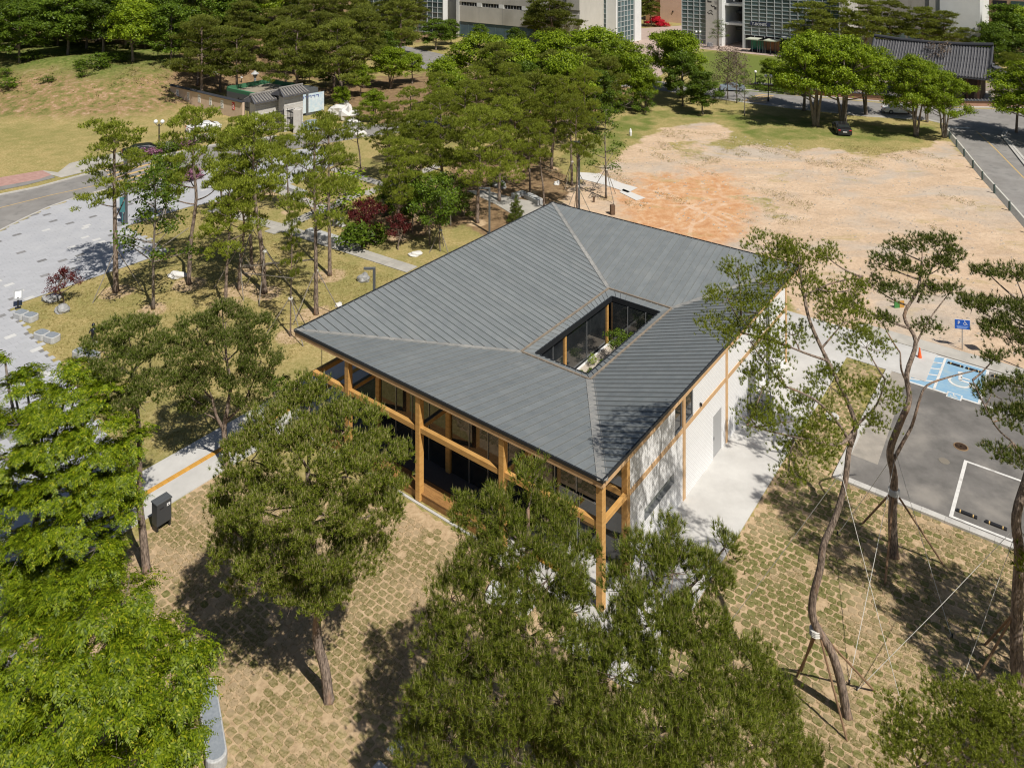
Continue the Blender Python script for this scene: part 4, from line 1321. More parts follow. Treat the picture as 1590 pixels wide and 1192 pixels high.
def leaf_tris(P, A, n, size, sig, flatness=.5, droop=.0):
    """loose leaves: rhombi split in two triangles sharing verts as separate triangles"""
    N = len(P) * n
    C = np.repeat(P, n, 0) + rng.normal(size=(N, 3)) * sig
    nrm = unit(np.repeat(A, n, 0) * .5 + np.array([0, 0, flatness]) + rnd_dir(N) * .75)
    u = unit(np.cross(nrm, rnd_dir(N))); v = np.cross(nrm, u)
    s = size * rng.uniform(.7, 1.25, (N, 1))
    u[:, 2] -= droop; u = unit(u)
    a = C + u * s; b = C + v * s * .5; c = C - u * s; d = C - v * s * .5
    V = np.stack([a, b, c, d], 1)
    return V.reshape(-1, 3)

def spray_quads(P, A, nl, L, size):
    """drooping sprays with leaves in two rows"""
    N = len(P)
    hd = A.copy(); hd[:, 2] = 0; hd = unit(hd + rng.normal(size=(N, 3)) * np.array([.5, .5, 0]))
    out = []
    up = np.array([0, 0, 1.0])
    side = unit(np.cross(hd, up))
    tilt = rng.uniform(-.1, .35, (N, 1))
    for k in range(nl):
        t = (k // 2 + .5) / (nl / 2)
        sg = 1 if k % 2 else -1
        c = P + hd * L * (t - .4) - up * (L * .38 * t * t) + up * tilt * L * (t - .4)
        ax = unit(hd * .62 + side * sg * .85 - up * (.25 + .55 * t) + rnd_dir(N) * .22)
        nrm = unit(np.cross(ax, side) + rnd_dir(N) * .25)
        wv = unit(np.cross(nrm, ax))
        s = size * rng.uniform(.75, 1.2, (N, 1)) * (1.15 - .45 * t)
        q = np.stack([c, c + ax * s * .5 + wv * s * .2, c + ax * s, c + ax * s * .5 - wv * s * .2], 1)
        out.append(q)
    return np.concatenate(out).reshape(-1, 3)

def bez(p, q, bend, n=6):
    p, q = Vector(p), Vector(q)
    m = (p + q) / 2 + bend
    return [p * (1 - t) ** 2 + m * 2 * t * (1 - t) + q * t * t for t in [i / (n - 1) for i in range(n)]]

def sample_path(path, z):
    """point on a trunk path at height z"""
    for i in range(len(path) - 1):
        if path[i].z <= z <= path[i + 1].z:
            t = (z - path[i].z) / max(1e-5, path[i + 1].z - path[i].z)
            return path[i].lerp(path[i + 1], t)
    return path[-1] if z > path[-1].z else path[0]

def smooth_path(pts, n=4):
    pts = [Vector(p) for p in pts]
    out = []
    for i in range(len(pts) - 1):
        p0 = pts[max(i - 1, 0)]; p1 = pts[i]; p2 = pts[i + 1]; p3 = pts[min(i + 2, len(pts) - 1)]
        for k in range(n):
            t = k / n
            out.append(0.5 * ((2 * p1) + (p2 - p0) * t + (2 * p0 - 5 * p1 + 4 * p2 - p3) * t * t + (3 * p1 - p0 - 3 * p2 + p3) * t ** 3))
    out.append(pts[-1])
    return out

def wood_mesh(name, paths, blobs, m, twigs=5, R=random, limb=True, tw=.018):
    b = MB()
    for path, r0, r1 in paths:
        n = len(path)
        rad = [r0 + (r1 - r0) * (i / (n - 1)) ** .85 for i in range(n)]
        rad[0] *= 1.25
        b.tube(path, rad, 9)
    main = paths[0][0]
    for c, r in blobs:
        c = Vector(c)
        if limb:
            best = None
            for path, r0, r1 in paths:
                hz = c.z - 0.35 * r[2] - .45 * min((Vector((c.x, c.y, 0)) - Vector((p.x, p.y, 0))).length for p in path)
                p = sample_path(path, max(hz, path[0].z + .35 * (path[-1].z - path[0].z)))
                if best is None or (p - c).length < (best - c).length: best = p
            L = (best - c).length
            if L > .25:
                pts = bez(best, c, Vector((R.uniform(-.12, .12), R.uniform(-.12, .12), -R.uniform(.0, .16))) * L, 6)
                rr = min(.11, .022 + .015 * L)
                b.tube(pts, [rr * (1 - .55 * i / 5) for i in range(6)], 5, cap=False)
        for k in range(twigs):
            d = Vector((R.gauss(0, 1), R.gauss(0, 1), R.gauss(.25, .7))).normalized()
            e = c + Vector((d.x * r[0], d.y * r[1], d.z * r[2])) * R.uniform(.6, .95)
            b.tube(bez(c, e, Vector((0, 0, -.1)) * (e - c).length, 4), [tw, tw * .8, tw * .6, tw * .35], 4, cap=False)
    return b.mesh(name, m, smooth=True)

KINDS = {
    # name: (sampler args, builder)
    'pine_near': lambda B: crown_pine(B, 58, 2.4, .17, .8, 22, .175, .014, L_pine, candles=.7, sp=.85),
    'pine_fine': lambda B: crown_pine(B, 50, 4.0, .13, .9, 22, .13, .017, L_pined, candles=.2, sp=1.0),
    'pine_dense': lambda B: crown_pine(B, 66, 2.8, .15, .6, 17, .135, .018, L_pined, candles=.7, sp=.9),
    'pine_big': lambda B: crown_pine(B, 62, 2.4, .16, .6, 18, .15, .018, L_pine, candles=1.0, sp=.9),
    'pine_sparse': lambda B: crown_pine(B, 46, 4.0, .17, .8, 22, .105, .015, L_pinet, candles=.2, sp=1.0),
    'pine_mid': lambda B: crown_pine(B, 34, 2.6, .13, .5, 7, .17, .036, L_pinet),
    'pine_far': lambda B: crown_pine(B, 20, 1.4, .22, .35, 8, .27, .06, L_pine2),
    'leaf_mid': lambda B: crown_leaf(B, 17, 1.1, .24, 6, .12, .16, L_bright),
    'leaf_far': lambda B: crown_leaf(B, 10, 1.3, .24, 6, .15, .2, L_bright),
    'leaf_dark': lambda B: crown_leaf(B, 10, 1.2, .25, 6, .16, .2, L_mid),
    'leaf_small': lambda B: crown_leaf(B, 22, 2.4, .16, 5, .085, .1, L_mid),
    'leaf_sparse': lambda B: crown_leaf(B, 9, 1.3, .2, 4, .1, .15, L_mid),
    'yellow_leaf': lambda B: crown_leaf(B, 12, 1.3, .24, 5, .1, .15, L_bright),
    'maple': lambda B: crown_leaf(B, 40, 4, .1, 6, .055, .09, L_red),
    'azalea': lambda B: crown_leaf(B, 26, 2.5, .15, 6, .09, .1, L_pink),
    'crimson': lambda B: crown_leaf(B, 20, 2.5, .18, 6, .12, .14, L_crimson),
    'bush': lambda B: crown_leaf(B, 24, 2.5, .15, 6, .085, .1, L_mid),
    'twiggy': lambda B: crown_leaf(B, 3, 1.3, .25, 3, .12, .2, L_brown),
    'zelkova': lambda B: crown_zel(B),
    'fir': lambda B: crown_pine(B, 70, 4, .1, .5, 8, .12, .03, L_pined),
}
def crown_pine(B, dens, sub, sig, flat, n, L, w_, m, candles=0.0, sp=.75):
    P, D = scatter(B, dens, sub, sig, flat)
    A = unit(D * .45 + np.array([0, 0, .8]) + rnd_dir(len(P)) * .3)
    V = needle_tris(P, A, n, L, w_, sp)
    if candles > 0:
        sel = (rng.random(len(P)) < candles) & (D[:, 2] > -.2)
        V2 = candle_tris(P[sel] + A[sel] * L * .35, A[sel], L * .9, w_ * 1.35)
        idx = np.concatenate([np.zeros(len(V) // 3, int), np.ones(len(V2) // 3, int)])
        return tri_mesh('crown', np.concatenate([V, V2]), [m, L_candle], idx)
    return tri_mesh('crown', V, m)
def crown_leaf(B, dens, sub, sig, n, size, ls, m):
    P, D = scatter(B, dens, sub, sig, .4)
    return tri_mesh('crown', leaf_tris(P, D, n, size, ls), m, nper=4)
def crown_zel(B):
    P, D = scatter(B, 46, 1.1, .22, .3)
    return tri_mesh('crown', spray_quads(P, D, 14, .42, .122), L_zel, nper=4)

def plant(name, loc, wood_me, crown_me, label, cat, group=None, scale=1.0, rz=0.0, crown_name='crown'):
    t = empty(name, loc, rz, label, cat, group)
    t.scale = scale if isinstance(scale, tuple) else (scale,) * 3
    if wood_me: link('trunk', wood_me, t)
    c = link(crown_name, crown_me, t)
    c['kind'] = 'stuff'
    return t

# ------------------------------------------------------------------ trees traced one by one (near ones)
def hero(name, base, d0, trunk, blobs, kind, label, r0=.2, r1=.07, extra=(), group=None, bark=None, cat='tree', twigs=5, tw=.018, mk=1.0):
    """base: photo pixel of the foot; trunk: [(px, py, depth offset)]; blobs: [(px, py, rx, ry, depth offset)] in photo pixels"""
    foot = G(*base) if d0 is None else Vector(((base[0] - CX) * d0 / F, d0, 0.0))
    D = foot.y
    pts = [Vector((0, 0, -.1))] + [P3(x, y, D + o) - foot for x, y, o in trunk]
    path = smooth_path(pts)
    paths = [(path, r0, r1)]
    for ex in extra:
        ep = [P3(x, y, D + o) - foot for x, y, o in ex[0]]
        paths.append((smooth_path(ep), ex[1], ex[2]))
    B = []
    for x, y, rx, ry, o in blobs:
        dd = D + o
        c = P3(x, y, dd) - foot
        sx = rx * dd / F * mk; sz = ry * dd / F * .95 * mk
        B.append(((c.x, c.y, c.z), (sx, (sx + sz) * .5, sz)))
    R = random.Random(hash(name + label) % 1000 if False else len(label))
    wm = wood_mesh('trunk', paths, B, bark or M_bark, twigs, R, tw=tw)
    cm = KINDS[kind](B)
    t = plant(name, foot, wm, cm, label, cat, group)
    return t, foot, paths

def stake_tripod(t, h, spread, m, n=3, rot=0.3, r=.035, centre=(0, 0)):
    """wooden props leaning on a trunk, and the binding"""
    for i in range(n):
        a = rot + 2 * pi * i / n
        b = MB(); b.tube([(centre[0] + cos(a) * spread, centre[1] + sin(a) * spread, -.02), (centre[0] + cos(a) * .09, centre[1] + sin(a) * .09, h)], r, 6)
        b.tube([(centre[0] + cos(a) * .09, centre[1] + sin(a) * .09, h), (centre[0] - cos(a) * .02, centre[1] - sin(a) * .02, h + .22)], r * .9, 6)
        b.build('support_stake', m, t)
    b = MB()
    for k in range(3):
        b.lathe([(.16, h - .05 + k * .05), (.19, h - .03 + k * .05), (.16, h - .01 + k * .05)], 10, *centre)
    b.build('rope_binding', M_rope, t)

def guy(t, foot, p_top, p_ground, r=.011):
    b = MB()
    q = [p_top - foot, p_ground - foot]
    mid = (q[0] + q[1]) / 2 - Vector((0, 0, .06))
    b.tube([q[0], mid, q[1]], r, 4)
    b.build('guy_rope', M_rope, t)
    b = MB(); b.tube([q[1] + Vector((0, 0, -.05)), q[1] + Vector((.02, 0, .16))], .03, 6); b.build('anchor_peg', M_black, t)

def near_trees():
    # open-crowned pine in front of the step
    t, f, p = hero('pine_tree', (511, 1087), None, [(505, 1040, 0), (492, 990, 0), (494, 930, 0), (488, 870, .2), (482, 800, .3), (478, 730, .4)],
        [(480, 640, 60, 34, 1.2), (430, 665, 50, 38, .6), (540, 665, 56, 36, .8), (390, 715, 52, 40, 0), (465, 710, 62, 42, -.6), (585, 715, 48, 40, .3), (540, 740, 54, 40, -1.0),
         (372, 780, 48, 44, -.3), (430, 790, 55, 46, -1.2), (505, 800, 60, 44, -1.3), (575, 800, 50, 42, -.5), (365, 850, 42, 42, 0), (425, 870, 52, 44, -1.0), (495, 870, 55, 42, -1.2),
         (555, 865, 48, 38, -.6), (455, 930, 46, 28, -.9), (505, 925, 46, 26, -.8), (400, 905, 40, 28, -.3), (345, 810, 24, 30, .3), (607, 760, 26, 30, .3), (478, 605, 26, 20, 1.6)],
        'pine_big', 'round dense pine with a bare leaning trunk on the sod lawn before the timber step', .2, .09, twigs=4)
    # two big pines along the lower edge
    hero('pine_tree', (800, 1400), 24.2, [(802, 1280, 0), (798, 1180, 0), (805, 1080, 0), (812, 980, .4), (818, 880, .6), (820, 790, .8)],
        [(828, 745, 26, 30, 1.4), (768, 800, 34, 36, 1.0), (850, 812, 46, 40, 1.2), (800, 850, 52, 42, .4), (735, 880, 34, 36, .2), (700, 930, 40, 34, 0), (765, 930, 52, 44, -.4),
         (850, 900, 58, 46, .3), (680, 985, 30, 32, -.2), (740, 1000, 56, 46, -1.0), (830, 990, 66, 50, -1.0), (700, 1070, 52, 50, -1.2), (790, 1085, 70, 54, -1.8), (870, 1090, 60, 54, -1.4),
         (880, 950, 44, 42, .4), (900, 1030, 50, 46, -.8), (650, 1160, 34, 36, -1.0), (700, 1150, 40, 42, -1.4), (800, 1180, 80, 50, -2.2), (890, 1180, 66, 60, -1.6), (900, 850, 34, 30, 1.6), (720, 800, 20, 30, 1.2), (655, 1090, 22, 26, -.6)],
        'pine_near', 'large pine rising from the bottom edge with its top before the porch', .24, .05, twigs=10, tw=.017, mk=.98)
    hero('pine_tree', (1070, 1440), 23.2, [(1065, 1300, 0), (1058, 1200, 0), (1040, 1080, .2), (1030, 980, .5), (1015, 900, .8)],
        [(1000, 862, 34, 32, 1.3), (968, 915, 30, 32, 1.0), (1045, 890, 40, 42, 1.0), (1095, 905, 34, 40, .9), (955, 990, 44, 40, .3), (1010, 970, 60, 48, 0), (1090, 975, 56, 46, .2),
         (960, 1050, 62, 52, -.8), (1050, 1050, 70, 54, -1.0), (1140, 1040, 56, 50, -.3), (1190, 1080, 40, 44, 0), (930, 1130, 60, 54, -1.4), (1020, 1140, 80, 56, -2.0), (1120, 1130, 76, 56, -1.6),
         (1200, 1150, 52, 50, -.6), (1240, 1180, 34, 36, 0), (980, 1220, 80, 50, -2.4), (1100, 1220, 84, 50, -2.4), (1040, 830, 18, 24, 1.8), (1125, 850, 12, 26, 1.6)],
        'pine_near', 'wide pine at the bottom edge hiding the corner post foot', .24, .05, twigs=10, tw=.017, mk=.98)
    hero('pine_tree', (1430, 1560), 21.0, [(1430, 1400, 0), (1428, 1270, 0), (1425, 1180, 0)],
        [(1395, 1120, 18, 34, .6), (1440, 1150, 26, 34, 0), (1490, 1110, 34, 34, .5), (1530, 1140, 40, 38, 0), (1580, 1120, 34, 40, .2), (1500, 1180, 50, 30, -.5), (1420, 1190, 34, 26, -.4), (1575, 1180, 40, 34, -.5)],
        'pine_sparse', 'thin pine top reaching in at the bottom right corner', .16, .04, twigs=9, mk=1.5)
    # pines behind the bin
    hero('pine_tree', (228, 887), None, [(222, 830, 0), (216, 770, 0), (217, 700, 0), (213, 640, .2), (205, 580, .4)],
        [(200, 520, 48, 28, 1.0), (160, 545, 34, 26, .6), (240, 545, 36, 28, .7), (190, 575, 50, 26, 0), (150, 590, 26, 20, 0), (235, 595, 34, 24, .2), (215, 625, 36, 22, -.4), (180, 640, 30, 18, -.3), (225, 505, 26, 14, 1.2)],
        'pine_dense', 'dark pine with a straight trunk standing beside the litter bin', .19, .07, twigs=4)
    hero('pine_tree', (353, 728), None, [(350, 690, 0), (348, 665, 0), (352, 640, 0), (358, 600, .2), (352, 560, .3)],
        [(350, 500, 40, 26, .8), (305, 510, 34, 28, .5), (395, 515, 36, 28, .6), (345, 545, 52, 32, -.3), (290, 560, 34, 30, 0), (405, 560, 32, 32, 0), (320, 595, 44, 28, -.5), (385, 600, 38, 28, -.3), (280, 600, 26, 22, 0), (345, 480, 14, 18, 1.1), (300, 635, 26, 18, -.2), (385, 630, 24, 14, 0)],
        'pine_dense', 'forked round pine standing at the edge of the tactile walk', .17, .07, extra=[([(348, 668, 0), (336, 645, -.2), (330, 620, -.3)], .1, .05), ([(350, 655, 0), (375, 630, .1), (390, 600, .2)], .08, .04)], twigs=4)
    # zelkovas at lower left
    hero('zelkova_tree', (60, 960), 32.6, [(58, 900, 0), (52, 850, 0), (58, 790, 0), (66, 740, 0)],
        [(20, 600, 26, 22, 1.0), (8, 560, 16, 14, 1.6), (60, 620, 36, 20, .8), (120, 605, 40, 22, 1.0), (165, 615, 30, 22, .8), (95, 640, 48, 24, .2), (30, 660, 44, 26, 0), (150, 660, 44, 24, .2),
         (205, 690, 24, 26, .6), (70, 700, 54, 28, -.5), (140, 710, 46, 26, -.3), (10, 730, 44, 30, -.4), (190, 740, 34, 28, 0), (90, 760, 56, 28, -1.0), (150, 785, 50, 28, -.8), (30, 790, 50, 30, -1.0),
         (200, 790, 24, 24, -.2), (100, 830, 56, 28, -1.5), (30, 860, 50, 30, -1.6), (150, 850, 36, 22, -1.1), (70, 900, 56, 30, -1.4), (140, 885, 46, 24, -1.0), (0, 905, 50, 34, -1.4), (60, 665, 40, 24, .2), (40, 590, 30, 18, 1.2), (110, 575, 30, 16, 1.4), (-40, 680, 50, 50, 0), (-40, 800, 50, 50, -1)],
        'zelkova', 'bright green zelkova behind the lower one at the left edge', .2, .08, bark=M_barkg, twigs=4)
    hero('zelkova_tree', (110, 1430), 23.8, [(112, 1330, 0), (118, 1230, 0), (110, 1130, 0), (120, 1040, .2)],
        [(150, 905, 40, 26, 1.4), (195, 930, 44, 30, 1.2), (100, 930, 44, 30, 1.0), (50, 945, 44, 30, 1.0), (140, 970, 60, 34, .3), (225, 980, 44, 34, .6), (60, 1000, 56, 36, 0), (5, 985, 36, 36, .6),
         (190, 1030, 60, 38, -.4), (110, 1050, 60, 38, -.8), (280, 1025, 38, 34, .2), (250, 1070, 54, 38, -.5), (30, 1070, 60, 40, -.8), (300, 1075, 24, 34, 0), (180, 1110, 70, 40, -1.3), (270, 1130, 48, 40, -.7),
         (90, 1130, 66, 42, -1.5), (10, 1150, 60, 44, -1.3), (220, 1180, 64, 38, -1.4), (120, 1200, 70, 42, -2.0), (290, 1150, 20, 26, -.3), (20, 1220, 60, 36, -1.8), (-60, 1050, 60, 60, 0), (-60, 1180, 60, 60, -1), (150, 890, 24, 16, 1.8)],
        'zelkova', 'lush zelkova filling the bottom left corner', .24, .09, bark=M_barkg, twigs=4)
    # staked pines on the right
    t, f, p = hero('pine_tree', (1316, 1112), None,
        [(1306, 1060, 0), (1290, 1010, 0), (1264, 965, 0), (1262, 930, 0), (1274, 880, 0), (1279, 845, .1), (1298, 800, .2), (1312, 750, .3), (1318, 700, .5), (1328, 660, .7), (1310, 610, 1.0), (1285, 560, 1.4),
         (1258, 500, 1.8), (1247, 450, 2.2), (1240, 400, 2.6)],
        [(1190, 385, 26, 18, 3.0), (1215, 410, 28, 18, 2.8), (1250, 395, 30, 16, 3.0), (1285, 400, 16, 14, 3.0), (1145, 420, 16, 14, 2.6), (1180, 440, 26, 20, 2.2), (1240, 440, 26, 20, 2.6), (1130, 465, 26, 16, 2.0),
         (1175, 485, 34, 20, 1.6), (1120, 510, 26, 16, 1.6), (1165, 530, 34, 22, 1.0), (1200, 560, 22, 26, .8), (1185, 600, 24, 26, .4), (1165, 650, 22, 16, .2), (1215, 655, 34, 18, 0), (1260, 640, 24, 26, .4),
         (1290, 600, 30, 22, 1.2), (1310, 500, 34, 26, 2.0), (1345, 540, 30, 22, 1.4), (1280, 470, 24, 18, 2.2), (1250, 710, 34, 20, -.2), (1270, 680, 26, 20, 0), (1365, 620, 28, 22, .8), (1350, 660, 20, 14, .6), (1230, 520, 20, 16, 2.0), (1320, 450, 18, 16, 2.4), (1225, 740, 18, 12, -.2)],
        'pine_sparse', 'tall curved pine with a bare winding trunk held by poles and white ropes', .17, .05,
        extra=[([(1322, 690, .5), (1300, 655, .3), (1265, 620, .2), (1220, 600, .3)], .07, .03), ([(1326, 670, .6), (1300, 690, .1), (1240, 680, 0), (1160, 660, .1)], .07, .02),
               ([(1247, 460, 2.2), (1290, 440, 2.4), (1340, 430, 2.4)], .045, .02), ([(1285, 560, 1.4), (1230, 540, 1.2), (1150, 500, 1.6)], .05, .02), ([(1250, 440, 2.3), (1220, 410, 2.8), (1185, 380, 3)], .04, .015),
               ([(1330, 660, .7), (1360, 630, .9), (1375, 590, 1.0)], .05, .02)], twigs=8, tw=.012, mk=1.35)
    base = P3(1264, 975, 28)
    for i, (gx, gy) in enumerate(((1244, 1040), (1360, 1072), (1316, 1150), (1236, 1050))):
        b = MB(); top = P3(1266 + i * 2, 975, f.y + .1 * (i % 2)) - f
        b.tube([G(gx, gy) - f - Vector((0, 0, .05)), top, top + (top - (G(gx, gy) - f)).normalized() * .18], .04, 7); b.build('support_pole', M_stake, t)
    b = MB()
    for k in range(4): b.lathe([(.17, .0 + k * .06), (.21, .03 + k * .06), (.17, .06 + k * .06)], 10)
    o = b.build('rope_binding', M_rope, t); o.location = P3(1266, 985, 28.0) - f
    guy(t, f, P3(1305, 735, f.y + .3), G(1118, 985)); guy(t, f, P3(1306, 735, f.y + .3), G(1432, 1215))
    t, f, p = hero('pine_tree', (1388, 864), None,
        [(1386, 800, 0), (1388, 740, 0), (1382, 700, 0), (1398, 655, 0), (1412, 620, .2), (1408, 580, .5), (1422, 530, .9), (1404, 490, 1.4), (1425, 450, 1.8), (1432, 400, 2.2)],
        [(1390, 385, 18, 14, 2.4), (1430, 380, 24, 16, 2.4), (1465, 380, 24, 16, 2.4), (1370, 410, 20, 16, 2.2), (1410, 420, 26, 18, 1.8), (1460, 415, 26, 20, 2.0), (1355, 445, 20, 18, 1.8), (1395, 455, 24, 16, 1.4),
         (1445, 455, 24, 16, 1.6), (1480, 400, 14, 14, 2.2), (1370, 500, 18, 16, 1.2), (1480, 450, 14, 14, 1.8), (1325, 470, 14, 14, 1.6), (1440, 510, 20, 14, 1.2)],
        'pine_fine', 'forked pine with dark tufts standing by the car park kerb', .21, .05,
        extra=[([(1383, 722, 0), (1400, 690, .05), (1416, 660, .1), (1428, 620, .2), (1440, 598, .3), (1475, 585, .4), (1515, 575, .4)], .09, .025),
               ([(1412, 600, .4), (1400, 575, .5), (1398, 548, .7)], .07, .03), ([(1425, 470, 1.7), (1445, 420, 2.0), (1465, 385, 2.4)], .05, .02), ([(1420, 540, .9), (1440, 500, 1.2), (1478, 450, 1.8)], .05, .02)], twigs=6, tw=.014)
    for i, (gx, gy) in enumerate(((1338, 812), (1466, 876), (1374, 908))):
        b = MB(); top = P3(1388, 760, f.y) - f
        b.tube([G(gx, gy) - f - Vector((0, 0, .05)), top, top + (top - (G(gx, gy) - f)).normalized() * .15], .045, 7); b.build('support_pole', M_stake, t)
    b = MB()
    for k in range(4): b.lathe([(.2, .0 + k * .07), (.25, .035 + k * .07), (.2, .07 + k * .07)], 10)
    o = b.build('rope_binding', M_rope, t); o.location = P3(1388, 768, f.y) - f
    guy(t, f, P3(1390, 710, f.y), G(1318, 1062)); guy(t, f, P3(1390, 700, f.y), G(1478, 990)); guy(t, f, P3(1388, 705, f.y), G(1300, 830))
    t, f, p = hero('pine_tree', (1582, 1062), None, [(1578, 1000, 0), (1580, 920, 0), (1583, 860, 0), (1578, 800, 0), (1598, 730, .2), (1615, 640, .6), (1612, 560, 1.0), (1600, 480, 1.4)],
        [(1535, 425, 22, 12, 2.0), (1575, 425, 26, 18, 2.0), (1510, 475, 18, 14, 1.4), (1550, 480, 34, 20, 1.4), (1590, 490, 34, 26, 1.2), (1560, 520, 34, 20, .8), (1600, 540, 30, 26, .8), (1540, 610, 22, 14, .4),
         (1575, 600, 30, 16, .4), (1560, 650, 34, 14, 0), (1600, 640, 30, 20, 0), (1548, 702, 18, 12, -.2), (1580, 712, 24, 14, -.2), (1545, 555, 20, 12, .6), (1640, 500, 40, 40, 1), (1640, 620, 40, 40, .5)],
        'pine_dense', 'heavy reddish pine trunk at the right edge with dark layered needles', .24, .1, extra=[([(1598, 730, .2), (1575, 690, 0), (1545, 660, .0), (1510, 590, .2)], .05, .02)], twigs=5)
    for i, (gx, gy) in enumerate(((1530, 1000), (1518, 1052))):
        b = MB(); top = P3(1576, 950, f.y) - f
        b.tube([G(gx, gy) - f, top], .045, 7); b.build('support_pole', M_stake, t)
    guy(t, f, P3(1575, 820, f.y), G(1330, 1072)); guy(t, f, P3(1576, 830, f.y), G(1470, 1120))

near_trees()

# ------------------------------------------------------------------ tree prototypes
PROTO = {}
def proto(key, name, trunk_pts, r0, r1, blobs, kind, bark=None, extra=(), twigs=3, tw=.02, seed=1):
    paths = [(smooth_path(trunk_pts), r0, r1)] + [(smooth_path(e[0]), e[1], e[2]) for e in extra]
    R = random.Random(seed)
    wm = wood_mesh('trunk', paths, blobs, bark or M_bark, twigs, R, tw=tw)
    PROTO[key] = (name, wm, KINDS[kind](blobs))

def tall_pine(key, seed, h=10.0, cr=2.2, n=9, bare=.55, kind='pine_mid', lean=.5, bark=None, rad=.15):
    R = random.Random(seed)
    k1, k2 = R.uniform(-lean, lean), R.uniform(-lean, lean)
    tp = [(0, 0, -.1), (k1 * .3, k2 * .2, h * .25), (k1, k2 * .6, h * .5), (k1 * .6, k2, h * .72), (k1 * .9, k2 * .8, h * .93)]
    bl = []
    for i in range(n):
        z = h * (bare + (1.0 - bare) * (i + .5) / n)
        t = (i + .5) / n
        rr = cr * (1.0 - .5 * t ** 2) * R.uniform(.6, 1.3)
        a = i * 2.4 + R.uniform(-.5, .5)
        off = rr * .62
        s = cr * R.uniform(.3, .56) * (1.05 - .3 * t)
        bl.append(((k1 * .8 + cos(a) * off, k2 * .8 + sin(a) * off, z), (s, s, s * R.uniform(.38, .5))))
    bl.append(((k1 * .9, k2 * .8, h * .97), (cr * .42, cr * .42, cr * .24)))
    proto(key, 'pine_tree', tp, rad, .05, bl, kind, bark, seed=seed)

def round_tree(key, seed, h=9.0, cr=3.6, kind='leaf_far', low=.28, n=16, pad=.5, name='broadleaf_tree', rad=.22, flat=.55, bark=None, multi=0):
    R = random.Random(seed)
    tp = [(0, 0, -.1), (.1, 0, h * .2), (R.uniform(-.3, .3), R.uniform(-.3, .3), h * .5), (0, 0, h * .8)]
    bl = []
    for i in range(n):
        t = (i + .5) / n
        z = h * (low + .1 + (1 - low - .16) * t)
        env = cr * sqrt(max(.05, 1 - ((t - .35) / .72) ** 2))
        a = i * 2.4 + R.uniform(-.4, .4)
        off = env * R.uniform(.35, .95)
        s = cr * R.uniform(.24, .44) * pad * 2
        bl.append(((cos(a) * off, sin(a) * off, z + R.uniform(-.04, .04) * h), (s, s * R.uniform(.75, 1.2), s * flat * R.uniform(.7, 1.1))))
    bl.append(((R.uniform(-.1, .1) * cr, 0, h * .92), (cr * .3, cr * .3, cr * .2)))
    ex = []
    for k in range(multi):
        a = k * 2.1 + .4
        ex.append(([(cos(a) * .15, sin(a) * .15, 0), (cos(a) * .6, sin(a) * .6, h * .3), (cos(a) * 1.2, sin(a) * 1.2, h * .6)], rad * .8, .05))
    proto(key, name, tp, rad, .06, bl, kind, bark or M_barkg, extra=ex, seed=seed)

for i in range(7): tall_pine('tp%d' % i, 11 + i * 3, 10, 2.3 + .2 * (i % 3), 12 + i % 3, .52, lean=.6)
for i in range(4): tall_pine('gp%d' % i, 51 + i * 3, 10, 3.2, 16, .38, lean=.6, rad=.19)
for i in range(5): tall_pine('fp%d' % i, 81 + i * 3, 10, 3.1 + .4 * (i % 2), 17, .36, kind='pine_far', lean=.8, rad=.2)
for i in range(4): round_tree('bl%d' % i, 101 + i, 9, 3.7, 'leaf_far', n=30, multi=i % 3, pad=.42)
for i in range(2): round_tree('bm%d' % i, 121 + i, 9, 4.3, 'leaf_mid', n=46, low=.3, multi=3, flat=.34, rad=.26, pad=.3)
for i in range(4): round_tree('dk%d' % i, 131 + i, 10, 3.6, 'leaf_dark', n=30, low=.14, pad=.42)
for i in range(2): round_tree('sb%d' % i, 141 + i, 3.2, 1.9, 'bush', n=9, low=.05, name='shrub', rad=.06, flat=.8)
round_tree('az', 151, 1.1, .95, 'azalea', n=8, low=.02, name='azalea_bush', rad=.04, flat=.8)
round_tree('cr', 152, 2.2, 2.6, 'crimson', n=9, low=.02, name='azalea_bush', rad=.04, flat=.6)
round_tree('mp', 153, 2.1, .95, 'maple', n=9, low=.35, name='maple_tree', rad=.05, flat=.5, bark=M_bark)
round_tree('mp2', 154, 2.3, 1.5, 'maple', n=12, low=.3, name='maple_tree', rad=.05, flat=.5, bark=M_bark)
round_tree('bs', 155, 1.2, 1.0, 'bush', n=7, low=.0, name='shrub', rad=.04, flat=.8)
round_tree('ys', 156, 2.6, 1.4, 'yellow_leaf', n=9, low=.25, name='young_tree', rad=.05)
round_tree('yg', 157, 4.2, 1.5, 'leaf_small', n=12, low=.28, name='young_tree', rad=.06)
round_tree('hd', 158, 1.0, .9, 'bush', n=6, low=.0, name='shrub', rad=.03, flat=.9)
def sparse(key, seed, h, cr, kind, n=14, low=.35):
    R = random.Random(seed)
    tp = [(0, 0, -.1), (0, .05, h * .4), (.1, 0, h * .7), (0, 0, h * .98)]
    bl, ex = [], []
    for i in range(n):
        t = (i + .5) / n; z = h * (low + (1 - low) * t); a = i * 2.4
        off = cr * (1 - .7 * t)
        bl.append(((cos(a) * off, sin(a) * off, z), (cr * .36, cr * .36, cr * .3)))
    proto(key, 'young_tree', tp, .09, .02, bl, kind, M_barkg, twigs=6, tw=.012, seed=seed)
sparse('sp0', 161, 8, 1.6, 'leaf_sparse'); sparse('sp1', 163, 8, 1.4, 'leaf_sparse', 11, .3); sparse('tw0', 165, 8, 2.6, 'twiggy', 20, .3)
